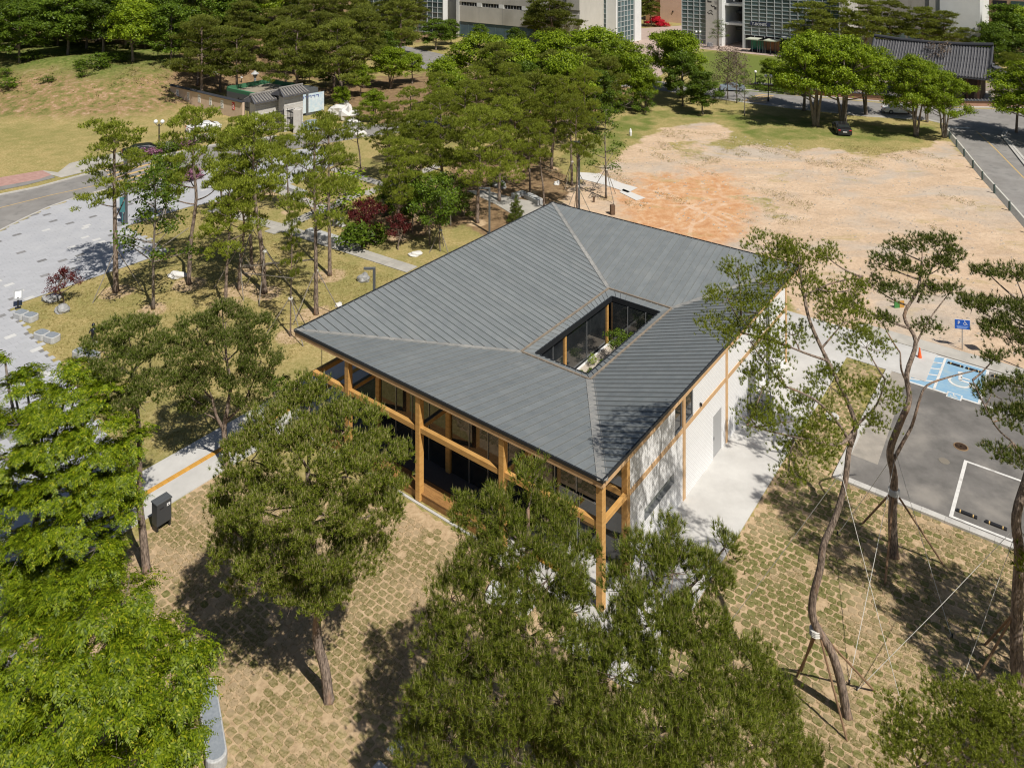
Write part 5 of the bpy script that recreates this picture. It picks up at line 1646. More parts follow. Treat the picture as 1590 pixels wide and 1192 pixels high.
# conical fir
bl = []
for i in range(11):
    t = i / 10; r = 1.15 * (1 - t) + .12
    for k in range(4 if t < .7 else 2):
        a = k * 1.57 + i * .8
        bl.append(((cos(a) * r * .55, sin(a) * r * .55, .35 + 2.75 * t), (r * .45, r * .45, .16)))
proto('fir', 'fir_tree', [(0, 0, -.1), (0, 0, 1.5), (0, 0, 3.2)], .06, .015, bl, 'fir', twigs=1, tw=.01)

proto_height = {}
for k, v in PROTO.items():
    zs = [p.co.z for p in v[2].vertices[::7]] if False else None
Hh = {'tp': 10, 'gp': 10, 'fp': 10, 'bl': 9, 'bm': 9, 'dk': 10, 'sb': 3.2, 'az': 1.1, 'cr': 2.2, 'mp': 2.1, 'bs': 1.2, 'ys': 2.6, 'yg': 4.2, 'hd': 1.0, 'sp': 8, 'tw': 8, 'fi': 3.3}
NTREE = [0]
def put(key, px, py, top, label, group=None, cat='tree', wide=1.0, X=None, Y=None, h=None, rz=None):
    """foot at photo pixel (px, py), top of the crown at pixel row `top`"""
    name, wm, cm = PROTO[key]
    if X is None:
        foot = G(px, py)
    else:
        foot = Vector((X, Y, 0))
    foot.z = ground_z(foot.x, foot.y)
    if h is None:
        h = H - (top - HY) * foot.y / F - foot.z
    s = h / Hh[key[:2]]
    NTREE[0] += 1
    t = plant(name, foot, wm, cm, label, cat, group, scale=(s * wide, s * wide, s), rz=(NTREE[0] * 1.7) % 6.28 if rz is None else rz)
    return t, foot, h

def stake_for(t, foot, h, n=3, m=None, hh=2.3, spread=1.3):
    # stakes built in unscaled metres: undo the scale of the tree
    s = t.scale
    for i in range(n):
        a = .5 + 2 * pi * i / n
        b = MB()
        top = (cos(a) * .08, sin(a) * .08, hh)
        b.tube([(cos(a) * spread, sin(a) * spread, 0), top], .035, 5)
        o = b.build('support_stake', m or M_stakeg, t)
        o.scale = (1 / s[0], 1 / s[1], 1 / s[2])
    b = MB(); b.lathe([(.14, hh - .1), (.17, hh - .02), (.14, hh + .06)], 8)
    o = b.build('rope_binding', M_rope, t); o.scale = (1 / s[0], 1 / s[1], 1 / s[2])

# ---- staked transplanted pines on the left lawn
L_ = [
 ('tp0', 180, 453, 196, 'pine with an umbrella crown at the corner of the grey plaza', 1.15, True),
 ('tp1', 293, 441, 172, 'pine rising from the soil mound beside the white boulder', .9, False),
 ('tp2', 350, 478, 285, 'short pine with a pale trunk in front of the lawn mound', 1.0, False),
 ('tp3', 371, 450, 262, 'pine just right of the short pale-trunked pine', .9, True),
 ('tp4', 411, 455, 188, 'thick dark pine in the middle of the rope-braced group', 1.05, True),
 ('tp5', 391, 418, 205, 'slim pine behind the rope-braced group', .9, True),
 ('tp6', 491, 488, 196, 'pale leaning trunk pine closest to the pavilion eave', .85, True),
 ('tp0', 512, 428, 186, 'pine standing close behind the leaning pale trunk', .9, False),
 ('tp2', 448, 330, 215, 'pine behind the granite seat of the upper lawn', .95, False),
 ('tp3', 345, 345, 210, 'pine at the far edge of the plaza near the gate', 1.0, False),
 ('tp5', 420, 300, 178, 'pine before the iron gate with a wide crown', 1.1, False),
 ('tp1', 375, 290, 182, 'pine between the parked white car and the iron gate', 1.15, False),
 ('tp4', 560, 262, 168, 'pine in front of the white sheeting beyond the slab path', 1.0, False),
]
for k, x, y, tp_, lab, wd, st in L_:
    t, f, h = put(k, x, y, tp_, lab, 'transplanted pines on the left lawn', wide=wd)
    TREEBASES.append((f.x, f.y, 1.5 if y > 400 else .9))
    if st: stake_for(t, f, h, 3, hh=3.2, spread=2.0)
t, f, h = put('tp3', 451, 522, 332, 'reddish pine trunk with a small tuft of crown left of the leaning pale trunk', wide=.5)
TREEBASES.append((f.x, f.y, 1.2)); stake_for(t, f, h, 3, hh=2.6, spread=1.8)
t, f, h = put('sp0', 238, 480, 262, 'slender leafy tree with thin branches left of the white boulder', wide=1.1); TREEBASES.append((f.x, f.y, 1.2))
t, f, h = put('yg', 257, 352, 240, 'staked young tree on the tip of the lawn in the plaza', wide=.8); stake_for(t, f, h, 3, hh=2.0)
# horizontal brace ropes of the group (between trunks): cables from tree to tree
for (x0, y0, x1, y1, d0, d1, lab) in ((370, 413, 590, 402, 61, 62, 'pale brace pole tied across the grouped pines'), (455, 432, 380, 424, 57, 60, 'pale brace pole tied to the reddish trunk'),
                                      (490, 403, 372, 415, 57.5, 61, 'pale brace pole running to the leaning pale trunk'), (182, 368, 236, 392, 60.5, 58, 'dark brace rope from the umbrella pine to the slender tree'),
                                      (236, 394, 293, 354, 58, 62, 'brace rope from the slender tree to the mound pine')):
    if x1 == 590: x1, y1 = 492, 402
    b = MB(); b.tube([P3(x0, y0, d0), P3(x1, y1, d1)], .035, 5)
    o = b.build('brace_pole', M_stakeg); tag(o, lab, 'brace', 'braces tied between the transplanted pines')

# ---- trees in the garden between plaza and sandy field
g = 'garden pines behind the pavilion'
for k, x, y, tp_, lab, wd in (
 ('gp0', 741, 346, 176, 'spreading pine just behind the pavilion lamp post', 1.0), ('gp1', 652, 335, 178, 'spreading pine above the green bushy trees', .95), ('gp2', 690, 318, 150, 'tall spreading pine in the middle of the garden', 1.0),
 ('gp3', 775, 312, 158, 'spreading pine at the edge of the bare soil', 1.0), ('gp0', 618, 368, 222, 'smaller pine above the two red maples', .85), ('gp1', 600, 285, 165, 'pine left of the garden beside the slab path', 1.0),
 ('gp2', 640, 262, 140, 'olive pine far back in the garden above the slab path', 1.05), ('gp3', 720, 262, 132, 'olive pine far back in the garden centre', 1.05), ('gp0', 800, 262, 128, 'olive pine far back by the sandy field', 1.05),
 ('gp1', 856, 262, 122, 'olive pine at the far right of the garden', 1.0)):
    t, f, h = put(k, x, y, tp_, lab, g, wide=wd); TREEBASES.append((f.x, f.y, 1.1))
for k, x, y, tp_, lab, wd, st in (
 ('tp4', 845, 322, 196, 'slim straight pine just behind the top corner of the roof', .9, False), ('tp6', 888, 288, 150, 'dark pine with several stems behind the tall teal lamp', 1.1, True),
 ('tp5', 896, 330, 160, 'staked pine leaning behind the roof corner', .75, True), ('tp2', 823, 300, 190, 'pine half hidden behind the slim straight pine', 1.0, False)):
    t, f, h = put(k, x, y, tp_, lab, wide=wd); TREEBASES.append((f.x, f.y, 1.0))
    if st: stake_for(t, f, h, 3, hh=2.6, spread=1.5)
t, f, h = put('sp1', 941, 308, 168, 'staked slender tree at the edge of the sandy field', wide=1.15); stake_for(t, f, h, 3, hh=3.0, spread=1.8); TREEBASES.append((f.x, f.y, 1.0))
put('mp', 100, 472, 418, 'small dark red maple on the lawn beside the plaza', cat='tree', wide=.85)
put('mp2', 566, 375, 318, 'wide dark red maple behind the granite seat', wide=.72)
put('mp', 618, 388, 334, 'small red maple on the lawn left of the roof edge', wide=.72)
t, f, h = put('yg', 684, 390, 290, 'young light green tree staked by the roof edge', wide=.8); stake_for(t, f, h, 3, hh=1.8, spread=1.0)
t, f, h = put('yg', 667, 380, 272, 'bushy green young tree left of the staked one', wide=.95)
put('dk2', 640, 360, 262, 'dense dark green tree behind the small red maple', wide=.6)
put('yg', 700, 350, 268, 'deep green young tree in the garden shade', wide=1.0)
put('ys', 534, 345, 275, 'yellowish young tree beside the slab path', wide=1.4)
put('fir', 801, 345, 298, 'small conical fir at the roof edge', wide=.85)
put('bs', 555, 385, 350, 'green ground shrub in the bed by the granite seat', cat='shrub', wide=1.3)
put('bs', 585, 380, 352, 'shrub with yellowish leaves under the wide maple', cat='shrub', wide=1.0)
put('sb0', 610, 330, 280, 'dark shrub in the shade under the garden pines', cat='shrub', wide=1.1)
put('sb1', 720, 340, 300, 'round dark shrub beside the pine trunk', cat='shrub', wide=.9)
put('hd', 545, 372, 357, 'low clipped green plant by the end of the granite seat', cat='shrub', wide=1.8)
put('sb0', 770, 290, 262, 'grey leaved shrub by the soil slope', cat='shrub', wide=.9)
put('yg', 428, 640, 585, 'small pale shrub-like tree beside the tactile walk', cat='tree', wide=1.0)

# azaleas along the footway on the left
for i, (x, y, tp_) in enumerate(((214, 246, 234), (232, 243, 231), (250, 239, 227), (268, 234, 222), (285, 229, 218), (302, 224, 213))):
    pk = i in (1, 4)
    put('az' if pk else 'hd', x, y, tp_, ('pale pink azalea at the %s end of the footway row' % ('left' if i == 1 else 'right')) if pk else 'green plant of the azalea row beside the footway', None if pk else 'green plants of the azalea row beside the footway', 'shrub', wide=1.9)
put('az', 284, 281, 265, 'bright pink azalea clump by the plaza edge', cat='shrub', wide=1.6); put('az', 302, 277, 266, 'paler pink azalea right of the bright clump', cat='shrub', wide=1.5)
put('ys', 262, 284, 245, 'small green bush left of the bright azalea clump', cat='shrub', wide=1.2)

# ---- far right row beside the road
put('bm0', 1267, 196, 52, 'great bright green tree with two pale stems by the black car', wide=.92)
put('bm1', 1310, 194, 56, 'great bright green tree right behind the black car', wide=.95)
put('bl0', 1248, 172, 62, 'bright tree left of the two great ones', wide=1.0)
put('bl1', 1345, 178, 72, 'bright tree at the right of the great ones', wide=1.0)
put('bm0', 1422, 211, 88, 'bright green tree with a dark trunk near the guard rail', wide=.8)
put('bm1', 1466, 214, 112, 'small bright green tree at the start of the guard rail', wide=.85)
put('bl2', 1440, 190, 98, 'bright tree behind the two near the guard rail', wide=.7)
put('gp2', 1578, 206, 90, 'dark tree on the verge at the right edge', wide=.95)
put('bm1', 1618, 222, 96, 'bright tree added past the right edge to shade the road, its crown hanging in by the verge', wide=1.2)  # added tree, placed so that its shade falls on the road
put('bl3', 1057, 152, 50, 'bright round tree by the road beyond the sandy field', wide=1.0)
put('bl0', 1038, 140, 48, 'bright tree left of the round one by the road', wide=.9)
put('dk0', 1091, 178, 112, 'round mid green bush-like tree on the grass by the road', wide=1.15)
put('dk1', 1060, 165, 80, 'green tree between the round ones by the road', wide=.9)
put('bl1', 985, 168, 82, 'light green tree at the edge of the wood', wide=.85)
put('bl2', 1003, 172, 108, 'small light green tree at the right end of the wood', wide=.9)
put('sb0', 970, 175, 140, 'bush at the foot of the light green trees', cat='shrub'); put('sb1', 1002, 176, 142, 'round bush right of the light green trees', cat='shrub')
put('tw0', 1130, 154, 76, 'bare twiggy tree left of the crossing', wide=1.0); put('tw0', 1144, 160, 82, 'bare twiggy tree behind the young leafy one', wide=.9)
put('sp1', 1156, 180, 108, 'young yellow green tree on the dry grass', wide=1.0)
put('bl3', 1196, 136, 92, 'small round green tree by the low tiled wall', wide=1.0)
put('yg', 1218, 142, 118, 'pale shrub by the low tiled wall', cat='shrub', wide=1.4); put('sb1', 1180, 137, 118, 'low plant at the end of the tiled wall', cat='shrub', wide=.8)
put('tw0', 1460, 150, 68, 'bare brown tree before the tiled hall', wide=1.0); put('tw0', 1445, 148, 92, 'bare brown tree by the hall wall', wide=1.0)
put('sp0', 1116, 76, 32, 'pale small tree before the calligraphy panel', wide=1.5)
for i in range(9):
    put('hd', 1178 + i * 10, 141 + i * 1.1, 134 + i * 1.1, 'leafy plant of the hedge under the low tiled wall', 'plants of the hedge under the tiled wall', 'shrub', wide=1.5)

# ---- big central wood
for i, (k, x, y, tp_, lab, wd) in enumerate((
 ('bl0', 742, 150, 52, 'bright green crown at the upper left of the central wood', 1.15), ('bl1', 800, 158, 62, 'bright green crown in the middle of the central wood', 1.15), ('bl2', 862, 150, 50, 'bright green crown high in the central wood', 1.2),
 ('bl3', 925, 150, 44, 'broad bright crown at the top of the central wood', 1.3), ('bl0', 962, 165, 62, 'bright crown at the right of the central wood', 1.0), ('fp0', 905, 190, 78, 'dark pine in the heart of the central wood', 1.1),
 ('fp1', 945, 192, 92, 'dark conifer at the right side of the central wood', 1.0), ('fp2', 860, 200, 84, 'dark pine left of the wood centre', 1.0), ('dk1', 815, 200, 95, 'green tree on the near side of the wood', .9),
 ('gp1', 790, 225, 105, 'olive pine on the near side of the wood', 1.0), ('gp2', 735, 222, 108, 'olive pine with yellowish needles at the near left of the wood', 1.0), ('bl1', 705, 200, 115, 'light crown between olive pines', .9),
 ('bl2', 880, 215, 82, 'fresh green tree behind the teal lamp', .8), ('fp3', 765, 180, 72, 'dark pine among the bright crowns', 1.0), ('gp3', 680, 225, 118, 'olive pine above the slab path end', 1.0), ('bl3', 690, 170, 92, 'yellow green crown at the left of the wood', 1.0),
 ('fp4', 830, 240, 120, 'pine before the middle of the wood', .9), ('gp0', 905, 235, 110, 'pine at the soil edge before the wood', .8), ('dk3', 925, 205, 108, 'mid green tree inside the right of the wood', .9))):
    put(k, x, y, tp_, lab, wide=wd)
# ---- round trees and shrubs in the campus garden, upper middle
for k, x, y, tp_, lab, wd in (
 ('dk0', 620, 85, 25, 'round dark clipped tree left of the lone trunk tree', 1.2), ('dk1', 677, 78, 30, 'wide dark tree with a short trunk on the pale grass', 1.4), ('fp1', 560, 80, 5, 'open pine before the far glass building', 1.1),
 ('fp2', 650, 62, -6, 'tall pine before the far glass building', 1.1), ('dk2', 700, 70, 30, 'dark spreading tree right of the wide dark tree', 1.2), ('dk3', 745, 75, 38, 'rounded dark tree before the blue glazed base', 1.1),
 ('bl1', 692, 42, 8, 'small bright tree before the far glass front', 1.0), ('bl2', 606, 138, 74, 'bright yellow green tree by the iron gate garden', 1.15), ('bl3', 640, 130, 82, 'light green tree right of the yellow green one', 1.1),
 ('dk0', 600, 112, 50, 'olive tree behind the yellow green one', 1.0), ('fp3', 862, 80, -8, 'large pine before the concrete building', 1.5), ('fp4', 828, 72, 8, 'pine left of the large one by the concrete building', 1.0),
 ('fp0', 890, 68, 2, 'pine right of the large one by the concrete building', 1.1), ('dk1', 868, 72, 24, 'round clipped tree under the pines by the concrete building', 1.2), ('dk2', 914, 68, 30, 'second round clipped tree by the white building', 1.3),
 ('dk3', 800, 95, 44, 'dark round tree under the concrete wall', 1.1), ('fp1', 1012, 42, -8, 'pine above the crimson azalea', 1.1), ('fp2', 1000, 40, -4, 'pine left of the crimson azalea', 1.0), ('dk3', 770, 92, 55, 'mossy green tree before the blue glazed base', 1.2),
 ('bl0', 560, 150, 100, 'bright tree at the end of the white banner', .9), ('bl1', 530, 172, 135, 'small bright tree by the banner', .9), ('bl2', 580, 190, 140, 'light green tree at the right of the white sheeting', 1.0)):
    put(k, x, y, tp_, lab, wide=wd)
put('cr', 1018, 41, 28, 'crimson azalea mound by the white building', cat='shrub', wide=1.1)
put('az', 590, 36, 25, 'pink azalea mound before the far glass building', cat='shrub', wide=2.2); put('az', 577, 36, 27, 'darker pink azalea at the left of the mound', cat='shrub', wide=2.0)
# ---- pines behind the tiled hall
for i, (x, y, tp_) in enumerate(((1262, 90, 6), (1300, 88, 0), (1340, 90, 4), (1385, 88, 6), (1425, 90, 14), (1465, 90, 20), (1505, 90, 44))):
    put('fp%d' % (i % 5), x, y, tp_, ['layered pine before the right of the glass front', 'layered pine left of the hall ridge end', 'layered pine over the left end of the hall ridge', 'layered pine before the grey concrete wall',
        'layered pine before the join of grey and white walls', 'layered pine before the white wall', 'low pine at the right end of the hall ridge'][i], wide=1.35)
for k, x, y, tp_, lab, wd in (('dk0', 1560, 95, 8, 'dark bamboo-like tree right of the white wall', 1.2), ('bl1', 1578, 80, 10, 'bright tree in the top right corner', 1.1), ('dk2', 1545, 110, 40, 'dark tree behind the hall roof tail', 1.0),
    ('dk3', 1590, 130, 60, 'tree at the right edge behind the hall', 1.2), ('gp1', 1565, 165, 84, 'dark pine over the low wall at the right edge', 1.0), ('bl2', 1592, 150, 95, 'yellowish tree at the right edge', .9)):
    put(k, x, y, tp_, lab, wide=wd)
# ---- forest, upper left: broadleaf on the bank, pines to its right
R = random.Random(5)
n = 0
spots = []
for row, Y in enumerate((137, 147, 159, 173, 190, 210)):
    X = -118 - row * 12
    while X < -58 + row * 1.5:
        spots.append((X + R.uniform(-1.5, 1.5), Y + R.uniform(-3, 3), row)); X += R.uniform(5.6, 7.4)
adj = ['fresh green', 'deep green', 'dark', 'mid green', 'yellow green', 'olive']
for X, Y, row in spots:
    k = R.choice(['dk0', 'dk1', 'dk2', 'dk3', 'dk0', 'bl0', 'bl3'])
    rowname = ['front', 'second', 'third', 'fourth', 'fifth', 'rearmost'][row]; tone = 'fresh bright green' if k[0] == 'b' else 'deep green'
    put(k, 0, 0, 0, '%s broadleaf tree in the %s row of the wood on the bank' % (tone, rowname), '%s trees in the %s row of the wood on the bank' % (tone, rowname), X=X, Y=Y, h=R.uniform(9.5, 13.5) + row * .6, wide=1.1)
for x, y, tp_ in ((205, 128, 62), (245, 132, 70), (225, 120, 50), (180, 122, 72), (262, 140, 92)):
    put(R.choice(['dk1', 'dk3', 'bl2']), x, y, tp_, 'leafy tree at the right end of the grassy bank', 'leafy trees at the right end of the bank', wide=1.1)
for row, Y in enumerate((122, 134, 148, 164, 184, 206)):
    X = -50 - row * 4
    while X < -22 - row * 0 :
        put('fp%d' % R.randrange(5), 0, 0, 0, 'pine in the %s row of the grove behind the tan wall' % ['front', 'second', 'third', 'fourth', 'fifth', 'rearmost'][row], 'pines in row %d of the grove behind the tan wall' % (row + 1), X=X + R.uniform(-1.5, 1.5), Y=Y + R.uniform(-4, 4), h=R.uniform(10.5, 13.5), wide=1.15)
        X += R.uniform(6.5, 9)
for x, y, tp_ in ((480, 130, 92), (505, 134, 100), (470, 128, 100), (540, 128, 88)):
    put('dk%d' % R.randrange(4), x, y, tp_, 'leafy shrub-like tree behind the gate roofs', 'leafy trees behind the gate roofs', wide=1.0)
# low plants on the bank
for i in range(16):
    X = R.uniform(-100, -62); Y = R.uniform(122, 136)
    put('hd', 0, 0, 0, 'wild bush on the grassy bank', 'wild bushes on the grassy bank', 'shrub', X=X, Y=Y, h=R.uniform(.7, 1.5), wide=1.8)

# weeds and seedlings over the rough bank
n_ = 2600
wx = rng.uniform(-125, -46, n_); wy = rng.uniform(111, 140, n_)
wz = np.array([ground_z(x, y) for x, y in zip(wx, wy)])
dens = np.clip((wz - .4) / 4.5, 0, 1) ** .8 * (.35 + .65 * (np.sin(wx * .35 + wy * .2) * np.sin(wy * .5 - wx * .15) > -.2))
k_ = rng.random(n_) < dens
Pw = np.stack([wx, wy, wz + .12], 1)[k_]
me_ = tri_mesh('bank_weeds', leaf_tris(Pw, np.tile([0, 0, 1.0], (len(Pw), 1)), 7, .13, .22), leafmat('weed_leaves', (0.13, 0.13, 0.03), (0.34, 0.27, 0.11), .3, .1), nper=4)
o = link('bank_weeds', me_); tag(o, 'low green weeds over the rough bank at the upper left', 'weeds', kind='stuff')

put('gp1', 0, 0, 0, 'pine standing just outside the lower right corner that shades the lawn', X=21.9, Y=26.2, h=11.5, wide=1.0)
put('gp2', 0, 0, 0, 'second pine just outside the lower right corner that shades the lawn', X=20.4, Y=19.5, h=11.0, wide=1.0)

# stones and weeds on the sandy field
fw_ = [(p.x, p.y) for p in (G(*q) for q in [(930, 300), (1000, 225), (1120, 205), (1300, 235), (1450, 240), (1600, 400), (1590, 560), (1440, 540), (1330, 512), (1240, 490), (1180, 380)])]
nx_ = rng.uniform(8, 62, 9000); ny_ = rng.uniform(50, 110, 9000)
ins_ = inpoly(nx_, ny_, fw_)
nx_, ny_ = nx_[ins_][:3600], ny_[ins_][:3600]
sb_ = MB()
for i_, (x_, y_) in enumerate(zip(nx_, ny_)):
    r_ = .03 + .11 * rng.random() ** 4
    a_ = rng.random() * 6
    pp_ = [(x_ + cos(a_ + k_ * 1.57) * r_ * (1 + .4 * (k_ % 2)), y_ + sin(a_ + k_ * 1.57) * r_, 0) for k_ in range(4)]
    sb_.add(pp_ + [(x_ + r_ * .2, y_, r_ * .8)], [(0, 1, 4), (1, 2, 4), (2, 3, 4), (3, 0, 4)])
sb_.build('gravel', mat('field_stone', (.45, .38, .3), .9, (.3, .26, .22), 1.5), kind='stuff', label='loose stones scattered over the sandy field', cat='gravel')
wx_ = rng.uniform(8, 62, 26000); wy_ = rng.uniform(50, 112, 26000)
pxw_ = CX + F * wx_ / wy_; pyw_ = HY + F * H / wy_
cl_ = np.sin(wx_ * .42 + 1) * np.sin(wy_ * .33) + .6 * np.sin(wx_ * 1.1 + wy_ * .8)
edge_ = np.zeros(len(wx_), bool)
for po_ in ([(1120, 296), (1200, 290), (1265, 318), (1245, 352), (1150, 345)], [(1030, 200), (1130, 210), (1170, 240), (1080, 262), (1010, 245)], [(1180, 222), (1460, 232), (1440, 262), (1300, 262), (1180, 250)],
            [(905, 262), (970, 245), (985, 285), (930, 300)], [(1430, 242), (1480, 248), (1462, 270), (1430, 264)], [(940, 300), (1010, 310), (1000, 330), (950, 330)]):
    edge_ |= inpoly(pxw_, pyw_, po_)
kk_ = (edge_ & (cl_ > .1)) | (inpoly(wx_, wy_, fw_) & (cl_ > 1.25))
Pw_ = np.stack([wx_, wy_, np.full(len(wx_), .05)], 1)[kk_]
me_ = tri_mesh('field_weeds', leaf_tris(Pw_, np.tile([0, 0, 1.0], (len(Pw_), 1)), 6, .06, .12), leafmat('dry_weed_leaves', (0.12, 0.12, 0.03), (0.36, 0.29, 0.11), .2, .1), nper=4)
o = link('field_weeds', me_); tag(o, 'thin dry weeds along the edges of the sandy field', 'weeds', kind='stuff')
# grass tufts over the left lawn
lx_ = rng.uniform(-40, -2, 30000); ly_ = rng.uniform(42, 80, 30000)
LW_ = [(p.x, p.y) for p in (G(*q) for q in [(40, 478), (262, 396), (200, 356), (295, 326), (400, 352), (500, 395), (620, 432), (560, 470), (450, 560), (330, 665), (240, 740), (150, 640), (100, 575)])]
kk_ = inpoly(lx_, ly_, LW_)
Pl_ = np.stack([lx_, ly_, np.full(len(lx_), .01)], 1)[kk_]
Pl_ = np.repeat(Pl_, 5, 0) + rng.normal(0, .06, (len(Pl_) * 5, 3)) * np.array([1, 1, 0])
me_ = tri_mesh('lawn_tufts', blades(Pl_, .11, .03), leafmat('straw_grass', (0.17, 0.16, 0.04), (0.52, 0.42, 0.19), .2, .1))
o = link('lawn_grass', me_); tag(o, 'dry grass tufts over the lawn between the plaza and the pavilion', 'grass', kind='stuff')

# ------------------------------------------------------------------ far buildings
def bbox_ab(name, label, a0, b0, cat='building'):
    return empty(name, AB(a0, b0, 0), atan2(-0.604, 0.797), label, cat)
# local frame of a building: x = -(a - a0) (to the right), y = b - b0 (away)
def part(par, name, m, x0, x1, y0, y1, z0, z1, label=None):
    b = MB(); b.box(x0, x1, y0, y1, z0, z1)
    return b.build(name, m, par, label=label)
def curtain(par, x0, x1, y, z0, z1, nx, nz, mg, side='front', zig=True, limit=400):
    dx = (x1 - x0) / nx; dz = (z1 - z0) / nz
    b = MB()
    for i in range(nx + 1):
        xx = x0 + i * dx
        if side == 'front': b.box(xx - .06, xx + .06, y - .16, y - .02, z0, z1)
        else: b.box(y + .02, y + .16, xx - .06, xx + .06, z0, z1)
    for k in range(nz + 1):
        zz = z0 + k * dz
        if side == 'front': b.box(x0, x1, y - .13, y - .03, zz - .05, zz + .05)
        else: b.box(y + .03, y + .13, x0, x1, zz - .05, zz + .05)
    b.build('curtain_wall_frame', M_mull, par)
    pb = MB()
    if side == 'front': pb.box(.06, dx - .06, -.02, 0, .05, dz - .05)
    else: pb.box(0, .02, .06, dx - .06, .05, dz - .05)
    me = pb.mesh('window_pane', mg)
    for i in range(nx):
        for k in range(nz):
            o = link('window_pane', me, par)
            o.location = (x0 + i * dx, y - .01, z0 + k * dz) if side == 'front' else (y, x0 + i * dx, z0 + k * dz)

def xoff(px, py, A0, B0):
    """local x,y of the ground point under a pixel"""
    a, b_ = toab(G(px, py)); return -(a - A0), b_ - B0
# grey concrete hall with a slit window and blue glazed base
a, b_ = toab(G(709, 57)); K = bbox_ab('concrete_hall', 'grey concrete hall with a slit of windows above a blue glazed base', a, b_)
x1 = xoff(905, 77, a, b_)[0]
part(K, 'wall', M_concb, 0, x1, .3, 18, 0, 4.0); part(K, 'wall', M_concb, 0, x1, 0, 18, 4.0, 8.0); part(K, 'wall', M_concb, 0, x1, 0.0, 18, 9.0, 17)
part(K, 'wall', M_concb, 0, x1, .25, 18, 8.0, 9.0)
part(K, 'corner_pier', M_whitew, -.02, .9, -.15, -.001, 0, 17); 
for i in range(18):
    x = 1.6 + i * 1.75
    if x + 1.5 > x1 - .5: break
    if i % 4 == 3:
        part(K, 'pier', M_whitew, x - .15, x + 1.4, -.03, -.002 + .25, 8.01, 8.99); continue
    w_ = part(K, 'window', M_dark, x, x + 1.45, .16, .24, 8.08, 8.92); part(K, 'window_frame', M_mull, x + .68, x + .76, .1, .16, 8.08, 8.92, w_)
for i in range(11):
    x = .9 + i * 2.9
    if x + 2.8 > x1: break
    w_ = part(K, 'window', M_bglass2, x + .05, x + 2.85, .2, .28, .1, 3.95); part(K, 'window_frame', M_bglass, x - .0, x + .05, .15, .29, .1, 3.95, w_)
# panel joints
for i in range(1, 5):
    part(K, 'panel_joint', M_greyink, x1 * i / 5, x1 * i / 5 + .07, -.012, .0, 4.0, 8.0)
# white stair block with glazed corner
a, b_ = toab(G(905, 66)); W = bbox_ab('white_stair_block', 'white building block with a glazed stair strip and a gridded side window', a, b_)
xc = xoff(948, 60, a, b_)
x1 = 9.2
part(W, 'wall', M_whitew, 0, x1, 0, 12, 0, 17)
curtain(W, 3.4, 6.6, 0, .5, 16.5, 2, 14, M_bglass)
curtain(W, .6, 8.5, x1, .5, 16.5, 5, 13, M_bglass, side='side')
part(W, 'pier', M_whitew, x1 + .01, x1 + .3, 8.7, 12, 0, 17)
# far left glass building
a, b_ = toab(G(552, 40)); K = bbox_ab('glass_building', 'far glazed building behind the pines at the top', a, b_)
x1 = xoff(706, 53, a, b_)[0] - .6
part(K, 'wall', M_whitew, 0, x1, .02, 14, 0, 13); curtain(K, 0, x1, 0, .4, 12.4, 18, 9, M_bglass)
part(K, 'wall', M_whitew, 0, 3.5, -.6, -.18, 4, 13)
# salmon building
a, b_ = toab(G(1025, 34)); K = bbox_ab('salmon_building', 'plain salmon coloured building behind the crimson azalea', a, b_)
part(K, 'wall', M_pinkb, 0, 9, 0, 14, 0, 15); part(K, 'wall', mat('orange_wall', (.45, .24, .13), .9), -5, -.02, .5, 12, 0, 7); part(K, 'wall_lamp', M_black, 4, 4.3, -.2, -.02, 3, 3.5)
# glass front building with panel of calligraphy
a, b_ = toab(G(1059, 66)); K = bbox_ab('glass_front_building', 'large building with a gridded glass front, a panel of black calligraphy and an open passage', a, b_)
X = lambda px, py: xoff(px, py, a, b_)[0]
xa, xb, xc, xd, xe = X(1100, 68.5), X(1123, 70), X(1127, 70), X(1160, 73), X(1312, 85)
part(K, 'wall', M_concb, 0, xa, .02, 16, 0, 17); curtain(K, 0, xa, 0, .2, 16.8, 4, 17, M_bglass)
part(K, 'wall', M_concb, xa + .15, xb, -.5, 16, 0, 17, )
part(K, 'pier', M_whitew, xb + .01, xc + .3, -.7, 16, 0, 17)
part(K, 'passage_wall', M_grey, xd - 2.0, xd - .05, 6, 16, 0, 17); part(K, 'passage_wall', mat('dim_wall', (.12, .115, .11), .9), xc + .31, xd - 2.02, 10, 16, 4, 17)
for z in (5.0, 9.5, 14.0): part(K, 'bridge_slab', M_whitew, xc + .31, xd - .06, 1.0, 5.5, z, z + .5)
for z in (3.0, 7.0, 12.0): part(K, 'bridge_slab', M_grey, xc + .31, xd - .06, 8, 9.9, z, z + .6)
part(K, 'pier', M_mull, xd - .04, xd + .3, -.3, 16, 0, 17)
part(K, 'wall', M_concb, xd + .31, xe, .02, 16, 0, 17); curtain(K, xd + .3, xe, 0, 3.2, 16.8, 12, 16, M_bglass)
part(K, 'shopfront', M_dark, xd + .5, xe - .5, -.02, .01, .1, 3.1); 
for i in range(12): part(K, 'pier', M_mull, xd + .4 + i * 2.3, xd + .52 + i * 2.3, -.14, -.03, 0, 3.15)
